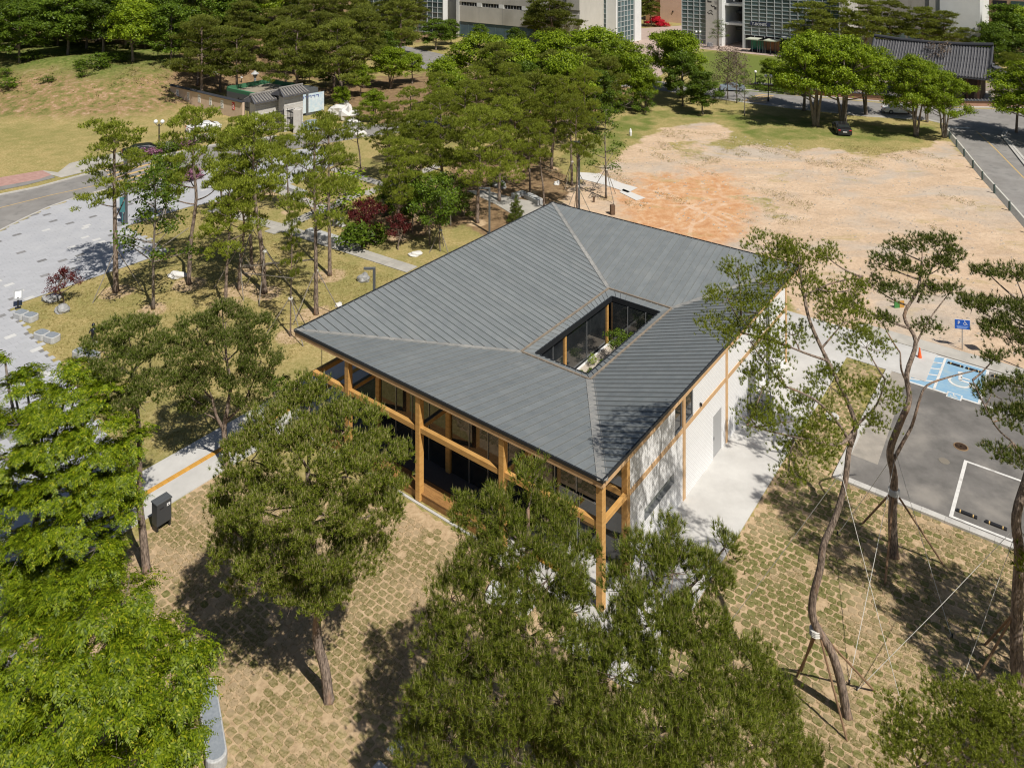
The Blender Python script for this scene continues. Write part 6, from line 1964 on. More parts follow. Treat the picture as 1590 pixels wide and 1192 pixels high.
# calligraphy and small lettering on the panel (ink strokes standing 2 cm proud)
def stroke(par, pts, w, m=M_ink, y=-.53, x0=0, z0=0, s=1.0, name='calligraphy_stroke'):
    b = MB()
    for i in range(len(pts) - 1):
        p = Vector((pts[i][0], pts[i][1])) * s; q = Vector((pts[i + 1][0], pts[i + 1][1])) * s
        d = (q - p); n = Vector((-d.y, d.x)).normalized() * w * s / 2
        e = d.normalized() * w * s * .3
        c = [p - n - e, q - n + e, q + n + e, p + n - e]
        vs = [(x0 + v.x, y, z0 + v.y) for v in c] + [(x0 + v.x, y + .03, z0 + v.y) for v in c]
        b.add(vs, [(0, 1, 2, 3), (7, 6, 5, 4), (0, 4, 5, 1), (1, 5, 6, 2), (2, 6, 7, 3), (3, 7, 4, 0)])
    return b.build(name, m, par)
x0 = xa + .6
stroke(K, [(0, 1), (1.2, 1.1), (1.2, .2), (1.3, -.3)], .22, x0=x0, z0=15.0); stroke(K, [(.1, .3), (.8, .5)], .2, x0=x0, z0=15.0); stroke(K, [(.4, .9), (.5, .1)], .16, x0=x0, z0=15.0)
stroke(K, [(0, 0), (1.1, .25), (1.9, .3)], .2, x0=x0 + .1, z0=12.0); stroke(K, [(1.2, -.5), (1.5, .7)], .24, x0=x0 + .1, z0=12.0); stroke(K, [(1.6, -.4), (1.9, .1)], .22, x0=x0 + .1, z0=12.0)
stroke(K, [(.1, 0), (.1, .7), (.7, .6)], .26, x0=x0, z0=10.3); stroke(K, [(.2, 0), (.9, 0)], .3, x0=x0, z0=10.3)
stroke(K, [(.9, .3), (1.2, 0), (1.6, .1), (2.0, -.3)], .2, x0=x0, z0=9.2); stroke(K, [(1.8, -.35), (2.0, -.4)], .4, x0=x0, z0=9.2)
stroke(K, [(0, 0), (.4, -.4), (.8, -.1), (1.3, -.5)], .16, x0=x0, z0=7.8); stroke(K, [(.3, .3), (.9, .5), (1.2, .1)], .13, x0=x0, z0=7.8)
def text_obj(par, txt, size, m, loc, rot=(radians(90), 0, 0), name='lettering', ext=.01, align='LEFT'):
    cu = bpy.data.curves.new(name, 'FONT'); cu.body = txt; cu.size = size; cu.extrude = ext; cu.align_x = align
    cu.materials.append(m); cu.resolution_u = 2
    o = bpy.data.objects.new(name, cu); COL.objects.link(o)
    me = bpy.data.meshes.new_from_object(o); bpy.data.objects.remove(o)
    o = link(name, me, par)
    o.location = loc; o.rotation_euler = rot
    return o
for i, z in enumerate((15.2, 14.2, 13.2, 12.2, 10.9, 9.9, 8.6)):
    sx = xb - 1.1
    stroke(K, [(0, .5), (.6, .5), (.6, .1)], .1, M_greyink, x0=sx, z0=z, name='panel_letter'); stroke(K, [(.05, .25), (.5, .25)], .09, M_greyink, x0=sx, z0=z, name='panel_letter'); stroke(K, [(.1, 0), (.65, 0)], .1, M_greyink, x0=sx, z0=z, name='panel_letter')
xs = X(1172, 74)
part(K, 'shop_sign', mat('navy_sign', (.03, .04, .08), .5), xs, xs + 4.6, -.24, -.17, 5.4, 6.3)
text_obj(K, 'T-BONES', .85, M_whites, (xs + .35, -.26, 5.52))
part(K, 'awning', M_mull, X(1218, 80), X(1244, 83), -2.2, -.16, 3.3, 3.5)
# two glazed booths in front of the shop
for i, (px, col) in enumerate(((1163, M_shedg), (1188, mat('copper_glass', (.35, .15, .08), .4)))):
    x0 = X(px, 80); y0 = -5.2
    sh = empty('glazed_booth', K.matrix_basis @ Vector((0, 0, 0)) if False else AB(a, b_, 0), atan2(-0.604, 0.797), 'booth with green tinted glass before the shop' if i == 0 else 'booth with copper tinted glass before the shop', 'booth')
    part(sh, 'roof', M_shed, x0 - .2, x0 + 3.9, y0 - .3, y0 + 2.8, 2.85, 3.05)
    for px_ in (0, 1.2, 2.4, 3.6):
        part(sh, 'post', M_grey, x0 + px_, x0 + px_ + .1, y0, y0 + .1, 0, 2.84)
        part(sh, 'post', M_grey, x0 + px_, x0 + px_ + .1, y0 + 2.5, y0 + 2.6, 0, 2.84)
    for px_ in (0.11, 1.31, 2.51): part(sh, 'glass_pane', col, x0 + px_, x0 + px_ + 1.08, y0 + 2.53, y0 + 2.57, .2, 2.7)
    part(sh, 'bench', M_dark, x0 + .3, x0 + 3.4, y0 + 1.2, y0 + 2.0, 0, .5)
b = MB(); b.box(X(1102, 71), X(1112, 71.5), -2.6, -1.9, 0, .9); o = b.build('name_stone', M_whites); 
o.location = AB(a, b_, 0); o.rotation_euler = (0, 0, atan2(-0.604, 0.797)); tag(o, 'white name stone before the calligraphy panel', 'stone'); bevel(o, .1, 2)
# grey and white walls behind the hall
a, b_ = toab(G(1318, 74)); K = bbox_ab('concrete_building', 'weathered concrete building with a large blank white gable', a, b_)
x1, x2, x3 = xoff(1444, 84, a, b_)[0], xoff(1463, 84, a, b_)[0], xoff(1524, 90, a, b_)[0]
part(K, 'wall', mat('stained_concrete', (.3, .27, .23), .9, (.42, .39, .34), .3, stretch=(1, 1, .3)), 0, x1, 0, 15, 0, 18)
part(K, 'wall', M_concb, x1 + .02, x2, -.3, 15, 0, 18); part(K, 'wall', M_whitew, x2 + .01, x3, -.6, 15, 0, 18)
part(K, 'parapet', M_concb, 2, x1, -3, -2.7, 0, 3.2); 
for i in range(5): part(K, 'window', M_bglass, 3 + i * 3.2, 5.6 + i * 3.2, -.06, -.01, 3.2, 5.4)
a, b_ = toab(G(1530, 72)); K = bbox_ab('beige_building', 'beige building with strip windows in the top right corner', a, b_)
part(K, 'wall', mat('beige_wall', (.38, .25, .16), .9, (.43, .29, .19), .3), 0, 26, 0, 12, 0, 16)
for z in (5, 9.2, 12.6):
    for i in range(6): part(K, 'window', M_bglass if i else M_dark, 1.5 + i * 3.6, 4.3 + i * 3.6, -.08, -.01, z, z + 1.7)
for z in (1.2, 2.6): part(K, 'ledge', M_whitew, 0, 26, -.8, -.02, z + 2.2, z + 2.5)

# ------------------------------------------------------------------ tiled hall
fa = toab(G(1378, 147)); K = bbox_ab('tiled_hall', 'long traditional hall with a dark ribbed tile roof and tail roof', fa[0], fa[1])
LW = xoff(1545, 156, *fa)[0]
part(K, 'wall', mat('dark_timber_wall', (.05, .035, .028), .8, (.1, .07, .05), 2), .8, LW - 1.5, 1.2, 7.5, .5, 4.4)
part(K, 'stone_base', M_concb, .2, LW - .8, .3, 8.4, 0, .5)
for i in range(9): part(K, 'column', mat('timber_column', (.12, .06, .04), .7), .7 + i * (LW - 2.6) / 8, .95 + i * (LW - 2.6) / 8, .7, .95, .5, 4.3)
zr, ze = 8.6, 4.4
b = MB()
yr, ye0, ye1 = 4.4, -.6, 9.6
xl, xr = -3.0, LW - .2
sag = lambda t: ze + (zr - ze) * t ** 1.25
N_ = 6
for s, ye in ((0, ye0), (1, ye1)):
    vs, fs = [], []
    for k in range(N_ + 1):
        t = k / N_
        for x in (xl, xr): vs.append((x, ye + (yr - ye) * t, sag(t)))
    for k in range(N_): fs.append((2 * k, 2 * k + 1, 2 * k + 3, 2 * k + 2))
    n0 = len(vs); vs += [(v[0], v[1], v[2] - .3) for v in vs]; fs += [tuple(n0 + i for i in reversed(f)) for f in fs[:N_]]
    fs += [(0, n0, n0 + 1, 1)]
    b.add(vs, fs)
rf = b.build('roof', M_tile, K)
nr = int((xr - xl) / .42)
rb = MB()
rb.tube([(0, ye0 - .05 + (yr - ye0) * k / N_, sag(k / N_) + .05) for k in range(N_ + 1)], .09, 6)
rme = rb.mesh('tile_row', mat('tile_row_grey', (.09, .088, .092), .7, (.15, .147, .148), 3, objvar=.2))
for i in range(nr):
    o = link('tile_row', rme, rf); o.location = (xl + .2 + i * .42, 0, 0)
rb = MB()
rb.tube([(xl, yr, zr + .55), (xl + (xr - xl) * .25, yr, zr + .2), ((xl + xr) / 2, yr, zr + .12), (xl + (xr - xl) * .75, yr, zr + .2), (xr + .1, yr, zr + .55)], .3, 8)
rb.build('ridge', M_tiledk, rf)
for x in (xl, xr):
    rb = MB(); rb.tube([(x, ye0 + (yr - ye0) * k / N_, sag(k / N_) + .2) for k in range(N_ + 1)], .2, 8); rb.build('gable_ridge', M_tiledk, rf)
b = MB(); b.add([(xr - .2, 1.2, 3.6), (xr + 3.2, 1.6, 3.9), (xr + 3.2, 7.4, 3.9), (xr - .2, 7.8, 3.6), (xr - .2, 2.6, 6.0), (xr - .2, 6.2, 6.0)], [(0, 1, 2, 3), (0, 4, 1), (4, 5, 2, 1), (5, 3, 2), (0, 3, 5, 4)])
b.build('tail_roof', M_tile, K)
for i, (p, q) in enumerate((((1512, 146), (1542, 148)), ((1400, 139), (1530, 146)))):
    b = ribbon([G(*p), G(*q)], .8, .5, 0); o = b.build('stone_step', M_concb); tag(o, 'grey stone step before the tiled hall' if i else 'short white stone step before the tiled hall', 'step')

def tile_wall(name, pts, h, label, m_wall, capm=M_tiledk, th=.35, tiles=True, ends=.3):
    """free-standing wall along world points with a small tiled cap"""
    root = empty(name, (0, 0, 0), 0, label, 'wall')
    for i in range(len(pts) - 1):
        p, q = pts[i], pts[i + 1]; d = (q - p); L = d.length; d.normalize(); n = Vector((-d.y, d.x, 0))
        def fr(o, z=0): o.matrix_local = Matrix(((d.x, n.x, 0, p.x), (d.y, n.y, 0, p.y), (0, 0, 1, z), (0, 0, 0, 1)))
        b = MB(); b.box(0, L, -th / 2, th / 2, 0, h); fr(b.build('wall_face', m_wall, root))
        b = MB(); b.prism([(0, -th / 2 - .2), (L, -th / 2 - .2), (L, 0), (0, 0)], h + .0, [h + .06, h + .06, h + .26, h + .26])
        b.prism([(0, 0), (L, 0), (L, th / 2 + .2), (0, th / 2 + .2)], h + .0, [h + .26, h + .26, h + .06, h + .06]); fr(b.build('tile_cap', capm, root))
        if tiles:
            b = MB(); k = max(2, int(L / .5))
            for j in range(k):
                x = (j + .5) * L / k
                b.tube([(x, -th / 2 - .24, h + .1), (x, 0, h + .31), (x, th / 2 + .24, h + .1)], .07, 5)
            o = b.build('cap_tile', M_tilel, root, kind='stuff'); fr(o)
    return root
tile_wall('low_tiled_wall', [G(1171, 136.5), G(1235, 143), G(1290, 150)], .75, 'low tiled wall behind the hedge by the crossing', M_terra)
tile_wall('low_tiled_wall', [G(1290, 150.5), G(1400, 160), G(1500, 166), G(1700, 170)], .95, 'long terracotta wall with a tiled cap before the hall court', M_terra)

# ------------------------------------------------------------------ tan wall with posters, gate
w0, w1 = G(266, 157), G(378, 186)
W = tile_wall('tan_wall', [w0, w1], 2.5, 'long tan block wall with a row of white posters and a red sign', M_brickw, M_tiledk, tiles=False)
d = (w1 - w0); L = d.length; d.normalize(); n = Vector((d.y, -d.x, 0))      # towards the camera
def wallmark(par, t, z0, z1, wd, m, name, off=.19):
    c = w0 + d * (t * L) + n * off
    b = MB(); b.box(-wd / 2, wd / 2, -.02, .02, z0, z1)
    o = b.build(name, m, par); o.matrix_local = Matrix(((d.x, -n.x, 0, c.x), (d.y, -n.y, 0, c.y), (0, 0, 1, 0), (0, 0, 0, 1)))
    return o
for i, px in enumerate((277.5, 294, 311, 328.5, 346.5)):
    t = ((px - 266) / (378 - 266)); t = t * w1.y / (w1.y * 0 + (w0.y * (1 - t) + w1.y * t)) if False else None
    # solve along the wall for the pixel column
    lo, hi = 0, 1
    for _ in range(30):
        mid = (lo + hi) / 2; pp = w0 + d * (mid * L)
        if topx(pp)[0] < px: lo = mid
        else: hi = mid
    po = wallmark(W, lo, .95, 2.15, .68, M_whites, 'poster')
    for j, (dx, z, ww, hh) in enumerate(((0, .85, .34, .12), (-.05, .6, .22, .14), (.06, .36, .28, .1), (.0, .12, .2, .12))):
        b = MB(); b.box(dx - ww / 2, dx + ww / 2, -.028, -.021, .95 + z, .95 + z + hh); b.build('poster_mark', M_greyink if j < 3 else M_ink, po)
lo, hi = 0, 1
for _ in range(30):
    mid = (lo + hi) / 2; pp = w0 + d * (mid * L)
    if topx(pp)[0] < 364: lo = mid
    else: hi = mid
sg = wallmark(W, lo, 1.15, 2.25, .62, M_red, 'red_sign')
for pts in ([(-.15, 2.05), (.1, 1.9), (-.05, 1.75)], [(-.18, 1.62), (.16, 1.72), (.05, 1.5)], [(-.12, 1.4), (.12, 1.3)]):
    stroke(sg, pts, .09, M_whites, y=-.05, name='sign_emblem')

def local_frame(p, q):
    d = (q - p); L = d.length; d.normalize(); n = Vector((-d.y, d.x, 0))
    return d, n, L
def pillar_gate(name, p, q, h, label):
    d, n, L = local_frame(p, q)
    root = empty(name, p, atan2(d.y, d.x), label, 'gatehouse')
    part(root, 'wall', M_whiteb, 0, L, -.7, .7, 0, h)
    for k in range(7):
        part(root, 'course', M_whitew, -.02, L + .02, -.73, -.701, .3 + k * h / 7.5, .34 + k * h / 7.5)
    b = MB()
    b.prism([(-.7, -1.5), (L + .7, -1.5), (L + .3, 0), (-.3, 0)], h, [h + .15, h + .15, h + .9, h + .9]); b.prism([(-.3, 0), (L + .3, 0), (L + .7, 1.5), (-.7, 1.5)], h, [h + .9, h + .9, h + .15, h + .15])
    rf = b.build('roof', M_tile, root)
    k = int((L + 1) / .42)
    for j in range(k):
        b = MB(); x = -.5 + (L + 1.0) * (j + .5) / k; xt = x * .92 + L * .04
        b.tube([(x, -1.55, h + .2), (xt, 0, h + .97), (x, 1.55, h + .2)], .11, 6); b.build('tile_row', M_tilel, rf)
    b = MB(); b.tube([(-.4, 0, h + 1.05), (L + .4, 0, h + 1.05)], .16, 6); b.build('ridge', M_tilel, rf)
    return root
pillar_gate('gate_house', G(392, 207), G(429, 198.5), 4.2, 'pale brick gate block with a tiled roof beside the iron gate')
pillar_gate('gate_house', G(437, 204), G(466, 197.5), 4.9, 'taller pale brick gate block with a tiled roof right of the doorway')
# green lined flat roofed annex
a, b_ = toab(G(352, 165)); K = bbox_ab('annex', 'flat roofed annex with a green lined parapet behind the tan wall', a, b_)
xe_ = xoff(430, 172, a, b_)[0]
part(K, 'wall', M_grey, 0, 9.5, 0, 8, 0, 2.4); part(K, 'roof_floor', mat('annex_roof', (.3, .26, .2), .9), .4, 9.1, .4, 7.6, 2.4, 2.45)
part(K, 'parapet', M_greenc, 0, .4, 0, 8, 2.4, 3.1); part(K, 'parapet', M_greenc, 9.1, 9.5, 0, 8, 2.4, 3.1); part(K, 'parapet', M_greenc, .41, 9.09, 7.6, 8, 2.4, 3.1); part(K, 'parapet', M_greenc, .41, 9.09, 0, .4, 2.4, 2.9)
b = MB(); b.box(0, 2.8, 0, 2.2, 0, 3.9); o = b.build('plant_room', M_grey); o.location = G(457, 176); o.rotation_euler = (0, 0, atan2(-.604, .797)); tag(o, 'dark grey box room behind the taller gate block', 'building')
# iron gates
def iron_gate(p, q, h, label, bars):
    d, n, L = local_frame(p, q)
    root = empty('iron_gate', p, atan2(d.y, d.x), label, 'gate')
    part(root, 'gate_frame', M_black, 0, L, -.04, .04, .1, .18); part(root, 'gate_frame', M_black, 0, L, -.04, .04, h - .1, h); part(root, 'gate_frame', M_black, 0, L, -.035, .035, h * .62, h * .66)
    for x in (0, L / 2, L): part(root, 'gate_post', M_black, x - .06, x + .06, -.06, .06, 0, h + .15)
    for i in range(bars):
        x = (i + .5) * L / bars
        part(root, 'gate_bar', M_black, x - .025, x + .025, -.025, .025, .19, h + (.0 if i % 3 else .3))
iron_gate(G(370, 181), G(388, 186), 2.6, 'black iron gate leaf against the end of the tan wall', 8)
iron_gate(G(396, 197), G(414, 203), 2.7, 'black iron gate before the pale brick block', 9)
iron_gate(G(424, 207), G(457, 203), 2.9, 'tall black iron gate right of the doorway', 14)
b = MB(); b.box(-.5, .5, -.4, .4, 0, 3.2); o = b.build('gate_pillar', M_whiteb); o.location = G(462, 206); tag(o, 'pale stone pillar at the end of the iron gate', 'pillar'); bevel(o, .04, 1)
# printed fence banner
p, q = G(472, 196), G(512, 186)
p, q = P3(450, 172, 115), P3(503, 176, 119)
bn = empty('fence_banner', (p.x, p.y, 0), atan2(q.y - p.y, q.x - p.x), 'long pale blue printed banner fence behind the gate', 'banner')
Lb = (Vector((q.x, q.y)) - Vector((p.x, p.y))).length
part(bn, 'cloth', M_mesh, 0, Lb, -.02, .02, .4, 3.2)
for i in range(5): part(bn, 'post', M_grey, i * Lb / 4 - .04, i * Lb / 4 + .04, .03, .1, 0, 3.3)
for i in range(7):
    stroke(bn, [(0, .3), (.4, .3), (.4, 0)], .1, mat('blue_ink', (.08, .1, .3), .7), y=-.05, x0=.6 + i * .62, z0=2.55, name='banner_mark')
# white sheeting and boulders by the gate garden
for i, (x, y, sx, sz) in enumerate(((526, 178, 1.5, 1.3), (541, 186, 1.7, 1.7), (548, 200, 1.4, 1.2), (555, 212, 1.3, .9), (535, 172, 1.0, 1.5))):
    b = MB(); b.sphere((0, 0, sz * .45), (sx, sx * .7, sz * .7), 9, 6)
    o = b.build('white_rock', M_snow); o.location = G(x, y)
    for v in o.data.vertices:
        k = 1 + .18 * sin(v.co.x * 5 + i) * cos(v.co.z * 6 + i * 2); v.co *= k
    tag(o, ['white rock mound highest beside the banner', 'tallest white rock by the gate garden', 'white rock below the tallest one', 'lowest white rock at the plaza edge', 'white rock behind the tallest one'][i], 'rock')

# ------------------------------------------------------------------ vehicles
def car(name, loc, rz, paint, label, L=4.4, W_=1.8, Hc=1.42):
    t = empty(name, loc, rz, label, 'car')
    prof = [(-.5, .30), (-.495, .62), (-.47, .70), (-.30, .76), (-.19, .98), (-.05, 1.0), (.18, .995), (.33, .80), (.46, .73), (.495, .60), (.5, .30)]
    def sec(inset, zs=1.0, lst=prof):
        return [(p[0] * L, p[1] * Hc * zs) for p in lst]
    b = MB()
    secs = [(-.5, .06, .96), (-.47, .015, .985), (-.30, 0, 1.0), (0, 0, 1.0), (.30, 0, 1.0), (.47, .015, .985), (.5, .06, .96)]
    vs = []
    for w_, ins, zs in secs:
        for x, z in sec(0):
            k = 1 - ins
            yy = w_ * W_ * (1 - (.16 if z > Hc * .8 else 0.0))
            vs.append((x * k, yy, (z - .3 * Hc) * zs + .3 * Hc - .12))
    n = len(prof); fs = []
    for i in range(len(secs) - 1):
        for j in range(n):
            j2 = (j + 1) % n
            fs.append((i * n + j, i * n + j2, (i + 1) * n + j2, (i + 1) * n + j))
    fs.append(tuple(range(n))); fs.append(tuple(reversed(range((len(secs) - 1) * n, len(secs) * n))))
    b.add(vs, fs)
    o = b.build('body', paint, t, smooth=False); bevel(o, .05, 2)
    def quad(pts, nm, m=M_glass, par=t):
        b = MB(); nrm = (Vector(pts[1]) - Vector(pts[0])).cross(Vector(pts[3]) - Vector(pts[0])).normalized() * .02
        b.add([Vector(p) + nrm for p in pts] + [Vector(p) - nrm for p in pts], [(0, 1, 2, 3), (7, 6, 5, 4), (0, 4, 5, 1), (1, 5, 6, 2), (2, 6, 7, 3), (3, 7, 4, 0)])
        return b.build(nm, m, par)
    hw = W_ * .38; dz = -.12
    quad([(-.295 * L, -hw, .79 * Hc + dz), (-.295 * L, hw, .79 * Hc + dz), (-.2 * L, hw * .93, .965 * Hc + dz), (-.2 * L, -hw * .93, .965 * Hc + dz)], 'rear_window')
    quad([(.32 * L, -hw, .83 * Hc + dz), (.2 * L, -hw * .93, .97 * Hc + dz), (.2 * L, hw * .93, .97 * Hc + dz), (.32 * L, hw, .83 * Hc + dz)], 'windscreen')
    for s in (-1, 1):
        quad([(-.2 * L, s * W_ * .462, .80 * Hc + dz), (.24 * L, s * W_ * .462, .80 * Hc + dz), (.14 * L, s * W_ * .43, .94 * Hc + dz), (-.15 * L, s * W_ * .43, .94 * Hc + dz)], 'side_window')
        for x in (-.3, .31):
            b = MB(); b.lathe([(.0, -.1), (.3, -.1), (.33, -.06), (.33, .06), (.3, .1), (0, .1)], 16)
            wl = b.build('wheel', M_tyre, t); wl.rotation_euler = (radians(90), 0, 0); wl.location = (x * L, s * W_ * .46, .33)
            b = MB(); b.lathe([(0, -.115), (.19, -.112), (.21, -.10), (.0, -.1)], 12) if s > 0 else b.lathe([(0, .1), (.21, .10), (.19, .112), (0, .115)], 12)
            b.build('rim', M_alu, wl)
        quad([(-.502 * L, s * W_ * .30, .52 * Hc), (-.502 * L, s * W_ * .44, .52 * Hc), (-.495 * L, s * W_ * .44, .60 * Hc), (-.495 * L, s * W_ * .30, .60 * Hc)], 'tail_light', M_lampred)
        quad([(.5 * L, s * W_ * .30, .48 * Hc), (.5 * L, s * W_ * .44, .48 * Hc), (.49 * L, s * W_ * .44, .56 * Hc), (.49 * L, s * W_ * .30, .56 * Hc)], 'headlight', M_whites)
        b = MB(); b.box(.17 * L, .21 * L, s * W_ * .5, s * W_ * .5 + s * .14, .68 * Hc, .76 * Hc) if s > 0 else b.box(.17 * L, .21 * L, s * W_ * .5 - .14, s * W_ * .5, .68 * Hc, .76 * Hc)
        b.build('wing_mirror', paint, t)
    b = MB(); b.box(-.51 * L, -.503 * L, -.26, .26, .36 * Hc, .44 * Hc); b.build('number_plate', M_whites, t)
    b = MB(); b.box(-.515 * L, -.49 * L, -W_ * .46, W_ * .46, .19, .36); b.build('bumper', M_trim, t)
    return t
g_ = G(1310, 211)
car('parked_car', g_ + Vector((0.5, 1.8, 0)), radians(78), M_carb, 'black hatchback parked under the great trees, rear to the sandy field', L=4.3, W_=1.85)
car('parked_car', G(316, 204), radians(35), M_carw, 'white car parked before the tan wall', L=4.4)
car('parked_car', G(205, 250) + Vector((0, 2.5, 0)), radians(30), M_carb, 'dark car half hidden behind the umbrella pine', L=4.5)
car('parked_car', G(1137, 141) + Vector((0, 0, 0)), radians(-10), M_carg, 'pale blue car behind the round green tree by the road', L=4.2)
car('parked_car', G(1395, 176), radians(-8), M_carw, 'white car on the road behind the bright trees', L=4.4)
car('parked_car', G(486, 202), radians(20), M_carg, 'pale car behind the stone pillar of the gate', L=4.2)

# ------------------------------------------------------------------ lamps, posts, signs
def twin_globe(px, py, top, label, s=1):
    f = G(px, py); h = H - (top - HY) * f.y / F
    t = empty('street_lamp', f, 0, label, 'street lamp', 'globe street lamps')
    b = MB(); b.lathe([(.16, 0), (.16, .7), (.09, .8), (.07, h - .7), (.12, h - .65), (.05, h - .5)], 10); b.build('pole', M_black, t)
    for s_ in ((-.42, 0), (.42, 0)):
        b = MB(); b.tube([(0, 0, h - .8), (s_[0] * .6, 0, h - .75), (s_[0], 0, h - .5)], .035, 6); b.build('arm', M_black, t)
        b = MB(); b.sphere((s_[0], 0, h - .25), .26, 12, 8); b.build('globe', M_globe, t, smooth=True)
    return t
twin_globe(247, 231, 186, 'black lamp post with two white globes beside the dry lawn')
twin_globe(1193, 158, 116, 'black lamp post with globes beside the far road')
twin_globe(1084, 81, 48, 'black lamp post with globes before the glass front')
def globe_lamp(px, py, top, label):
    f = G(px, py); f.z = ground_z(f.x, f.y); h = H - (top - HY) * f.y / F - f.z
    t = empty('garden_lamp', f, 0, label, 'lamp')
    b = MB(); b.lathe([(.08, 0), (.06, h - .4), (.1, h - .35)], 8); b.build('pole', M_black, t)
    b = MB(); b.sphere((0, 0, h - .18), .24, 12, 8); b.build('globe', M_globe, t, smooth=True)
globe_lamp(295, 126, 102, 'globe lamp in the pine grove, left one'); globe_lamp(375, 131, 119, 'globe lamp in the pine grove near the annex')
globe_lamp(581, 44, 33, 'globe lamp before the pink azalea mound'); globe_lamp(1173, 138, 110, 'grey lamp with a bent head at the tiled wall')
def bent_lamp(px, py, top, label, arm=(-.9, 0), m=M_grey, wd=.09):
    f = G(px, py); h = H - (top - HY) * f.y / F
    t = empty('park_lamp', f, 0, label, 'lamp post')
    b = MB(); b.box(-wd, wd, -wd, wd, 0, h); bevel(b.build('pole', m, t), .015, 1)
    x0, x1 = sorted((-wd - .001 if arm[0] < 0 else wd + .001, arm[0])) if arm[0] else (-.1, .1)
    b = MB(); b.box(x0, x1, -wd * .8, wd * .8, h - .16, h); bevel(b.build('lamp_head', m, t), .015, 1)
    b = MB(); b.box(x0 + .08, x1 - .2, -wd * .6, wd * .6, h - .18, h - .162); b.build('diffuser', M_globe, t)
    b = MB(); b.box(-.2, .2, -.2, .2, 0, .04); b.build('base_plate', m, t)
    return t
bent_lamp(581, 498, 415, 'short dark lamp post with a bent head at the left roof edge', (-.75, 0))
bent_lamp(760, 362, 291, 'grey lamp post with a bent head behind the roof', (-.95, 0))
bent_lamp(899, 328, 219, 'tall grey lamp post at the edge of the sandy field', (-.8, 0), wd=.1)
bent_lamp(195, 347, 243, 'tall slate post lamp at the tip of the plaza lawn', (.0, 0), wd=.14)
b = MB(); b.box(-.03, .03, -.02, .02, 0, 2.6); b.box(-.25, .25, -.03, -.021, 1.2, 2.6); o = b.build('teal_banner_sign', M_teal); o.location = G(190, 349); tag(o, 'teal banner board beside the tall slate post', 'sign')

# guard rail along the right hand road
pts = [(1466, 200), (1480, 216), (1491, 229), (1503, 244), (1517, 262), (1532, 280), (1551, 301), (1575, 328), (1606, 364), (1650, 420)]
rail = empty('guard_rail', G(1532, 280), 0, 'cream guard rail on dark posts beside the right hand road', 'guard rail')
org = G(1532, 280)
for i in range(len(pts) - 1):
    p, q = G(*pts[i]), G(*pts[i + 1])
    d, n, L = local_frame(p, q)
    b = MB(); 
    b.add([(0.01, -.1, 0), (0.01, .42, 0), (0.01, .06, .45), (0.01, -.1, .45), (L - .01, -.1, 0), (L - .01, .42, 0), (L - .01, .06, .45), (L - .01, -.1, .45)], [(0, 1, 2, 3), (7, 6, 5, 4), (0, 4, 5, 1), (1, 5, 6, 2), (2, 6, 7, 3), (3, 7, 4, 0)])
    o = b.build('rail_length', M_guard, rail); o.matrix_local = Matrix(((d.x, -n.x, 0, p.x - org.x), (d.y, -n.y, 0, p.y - org.y), (0, 0, 1, 0), (0, 0, 0, 1)))
    b = MB(); b.lathe([(.1, 0), (.1, .95), (.0, .99)], 8); o = b.build('post', M_guardp, rail); o.location = p - org - n * .42

# parking sign: blue board with P and the wheelchair symbol
f = G(1494, 543)
t = empty('parking_sign', f, radians(-12), 'blue disabled parking sign on a thin post behind the blue bay', 'sign')
b = MB(); b.lathe([(.03, 0), (.03, 2.05)], 8); b.build('post', M_alu, t)
part(t, 'board', M_signblue, -.45, .45, -.05, -.035, 1.4, 2.0); part(t, 'board_edge', M_whites, -.47, .47, -.034, -.02, 1.38, 2.02)
text_obj(t, 'P', .3, M_whites, (-.3, -.055, 1.7))
wheelchair(lambda u, v: (.02 + u * .3, -.056, 1.66 + v * .3), 'wheelchair_symbol', None, M_whites, t)
for i in range(3): part(t, 'text_line', mat('pale_blue_print', (.25, .4, .75), .6), -.36 + .02 * i, .34 - .05 * i, -.056, -.052, 1.56 - i * .06, 1.59 - i * .06)
# lamp post beyond the right edge, placed from its cast shadow
t = empty('park_lamp', (33.2, 48.8, 0), 0, 'lamp post just beyond the right edge behind the car park', 'lamp post')
b = MB(); b.lathe([(.07, 0), (.05, 6.0)], 8); b.build('pole', M_grey, t); part(t, 'lamp_head', M_grey, -.3, .3, -.25, .25, 6.0, 6.35)

# information stand
f = G(28, 478); t = empty('information_stand', f, radians(30), 'small slanted information stand at the corner of the plaza', 'sign')
b = MB(); b.box(-.05, .05, -.05, .05, 0, .8); b.build('post', M_trim, t)
b = MB(); b.box(-.28, .28, -.02, .02, 0, .75); o = b.build('panel', M_trim, t); o.location = (0, -.1, .62); o.rotation_euler = (radians(-38), 0, 0)
b = MB(); b.box(-.2, .2, -.035, -.022, .12, .6); b.build('printed_sheet', M_whites, o)
b = MB(); b.box(-.2, .2, -.15, .15, 0, .04); b.build('base_plate', M_trim, t)

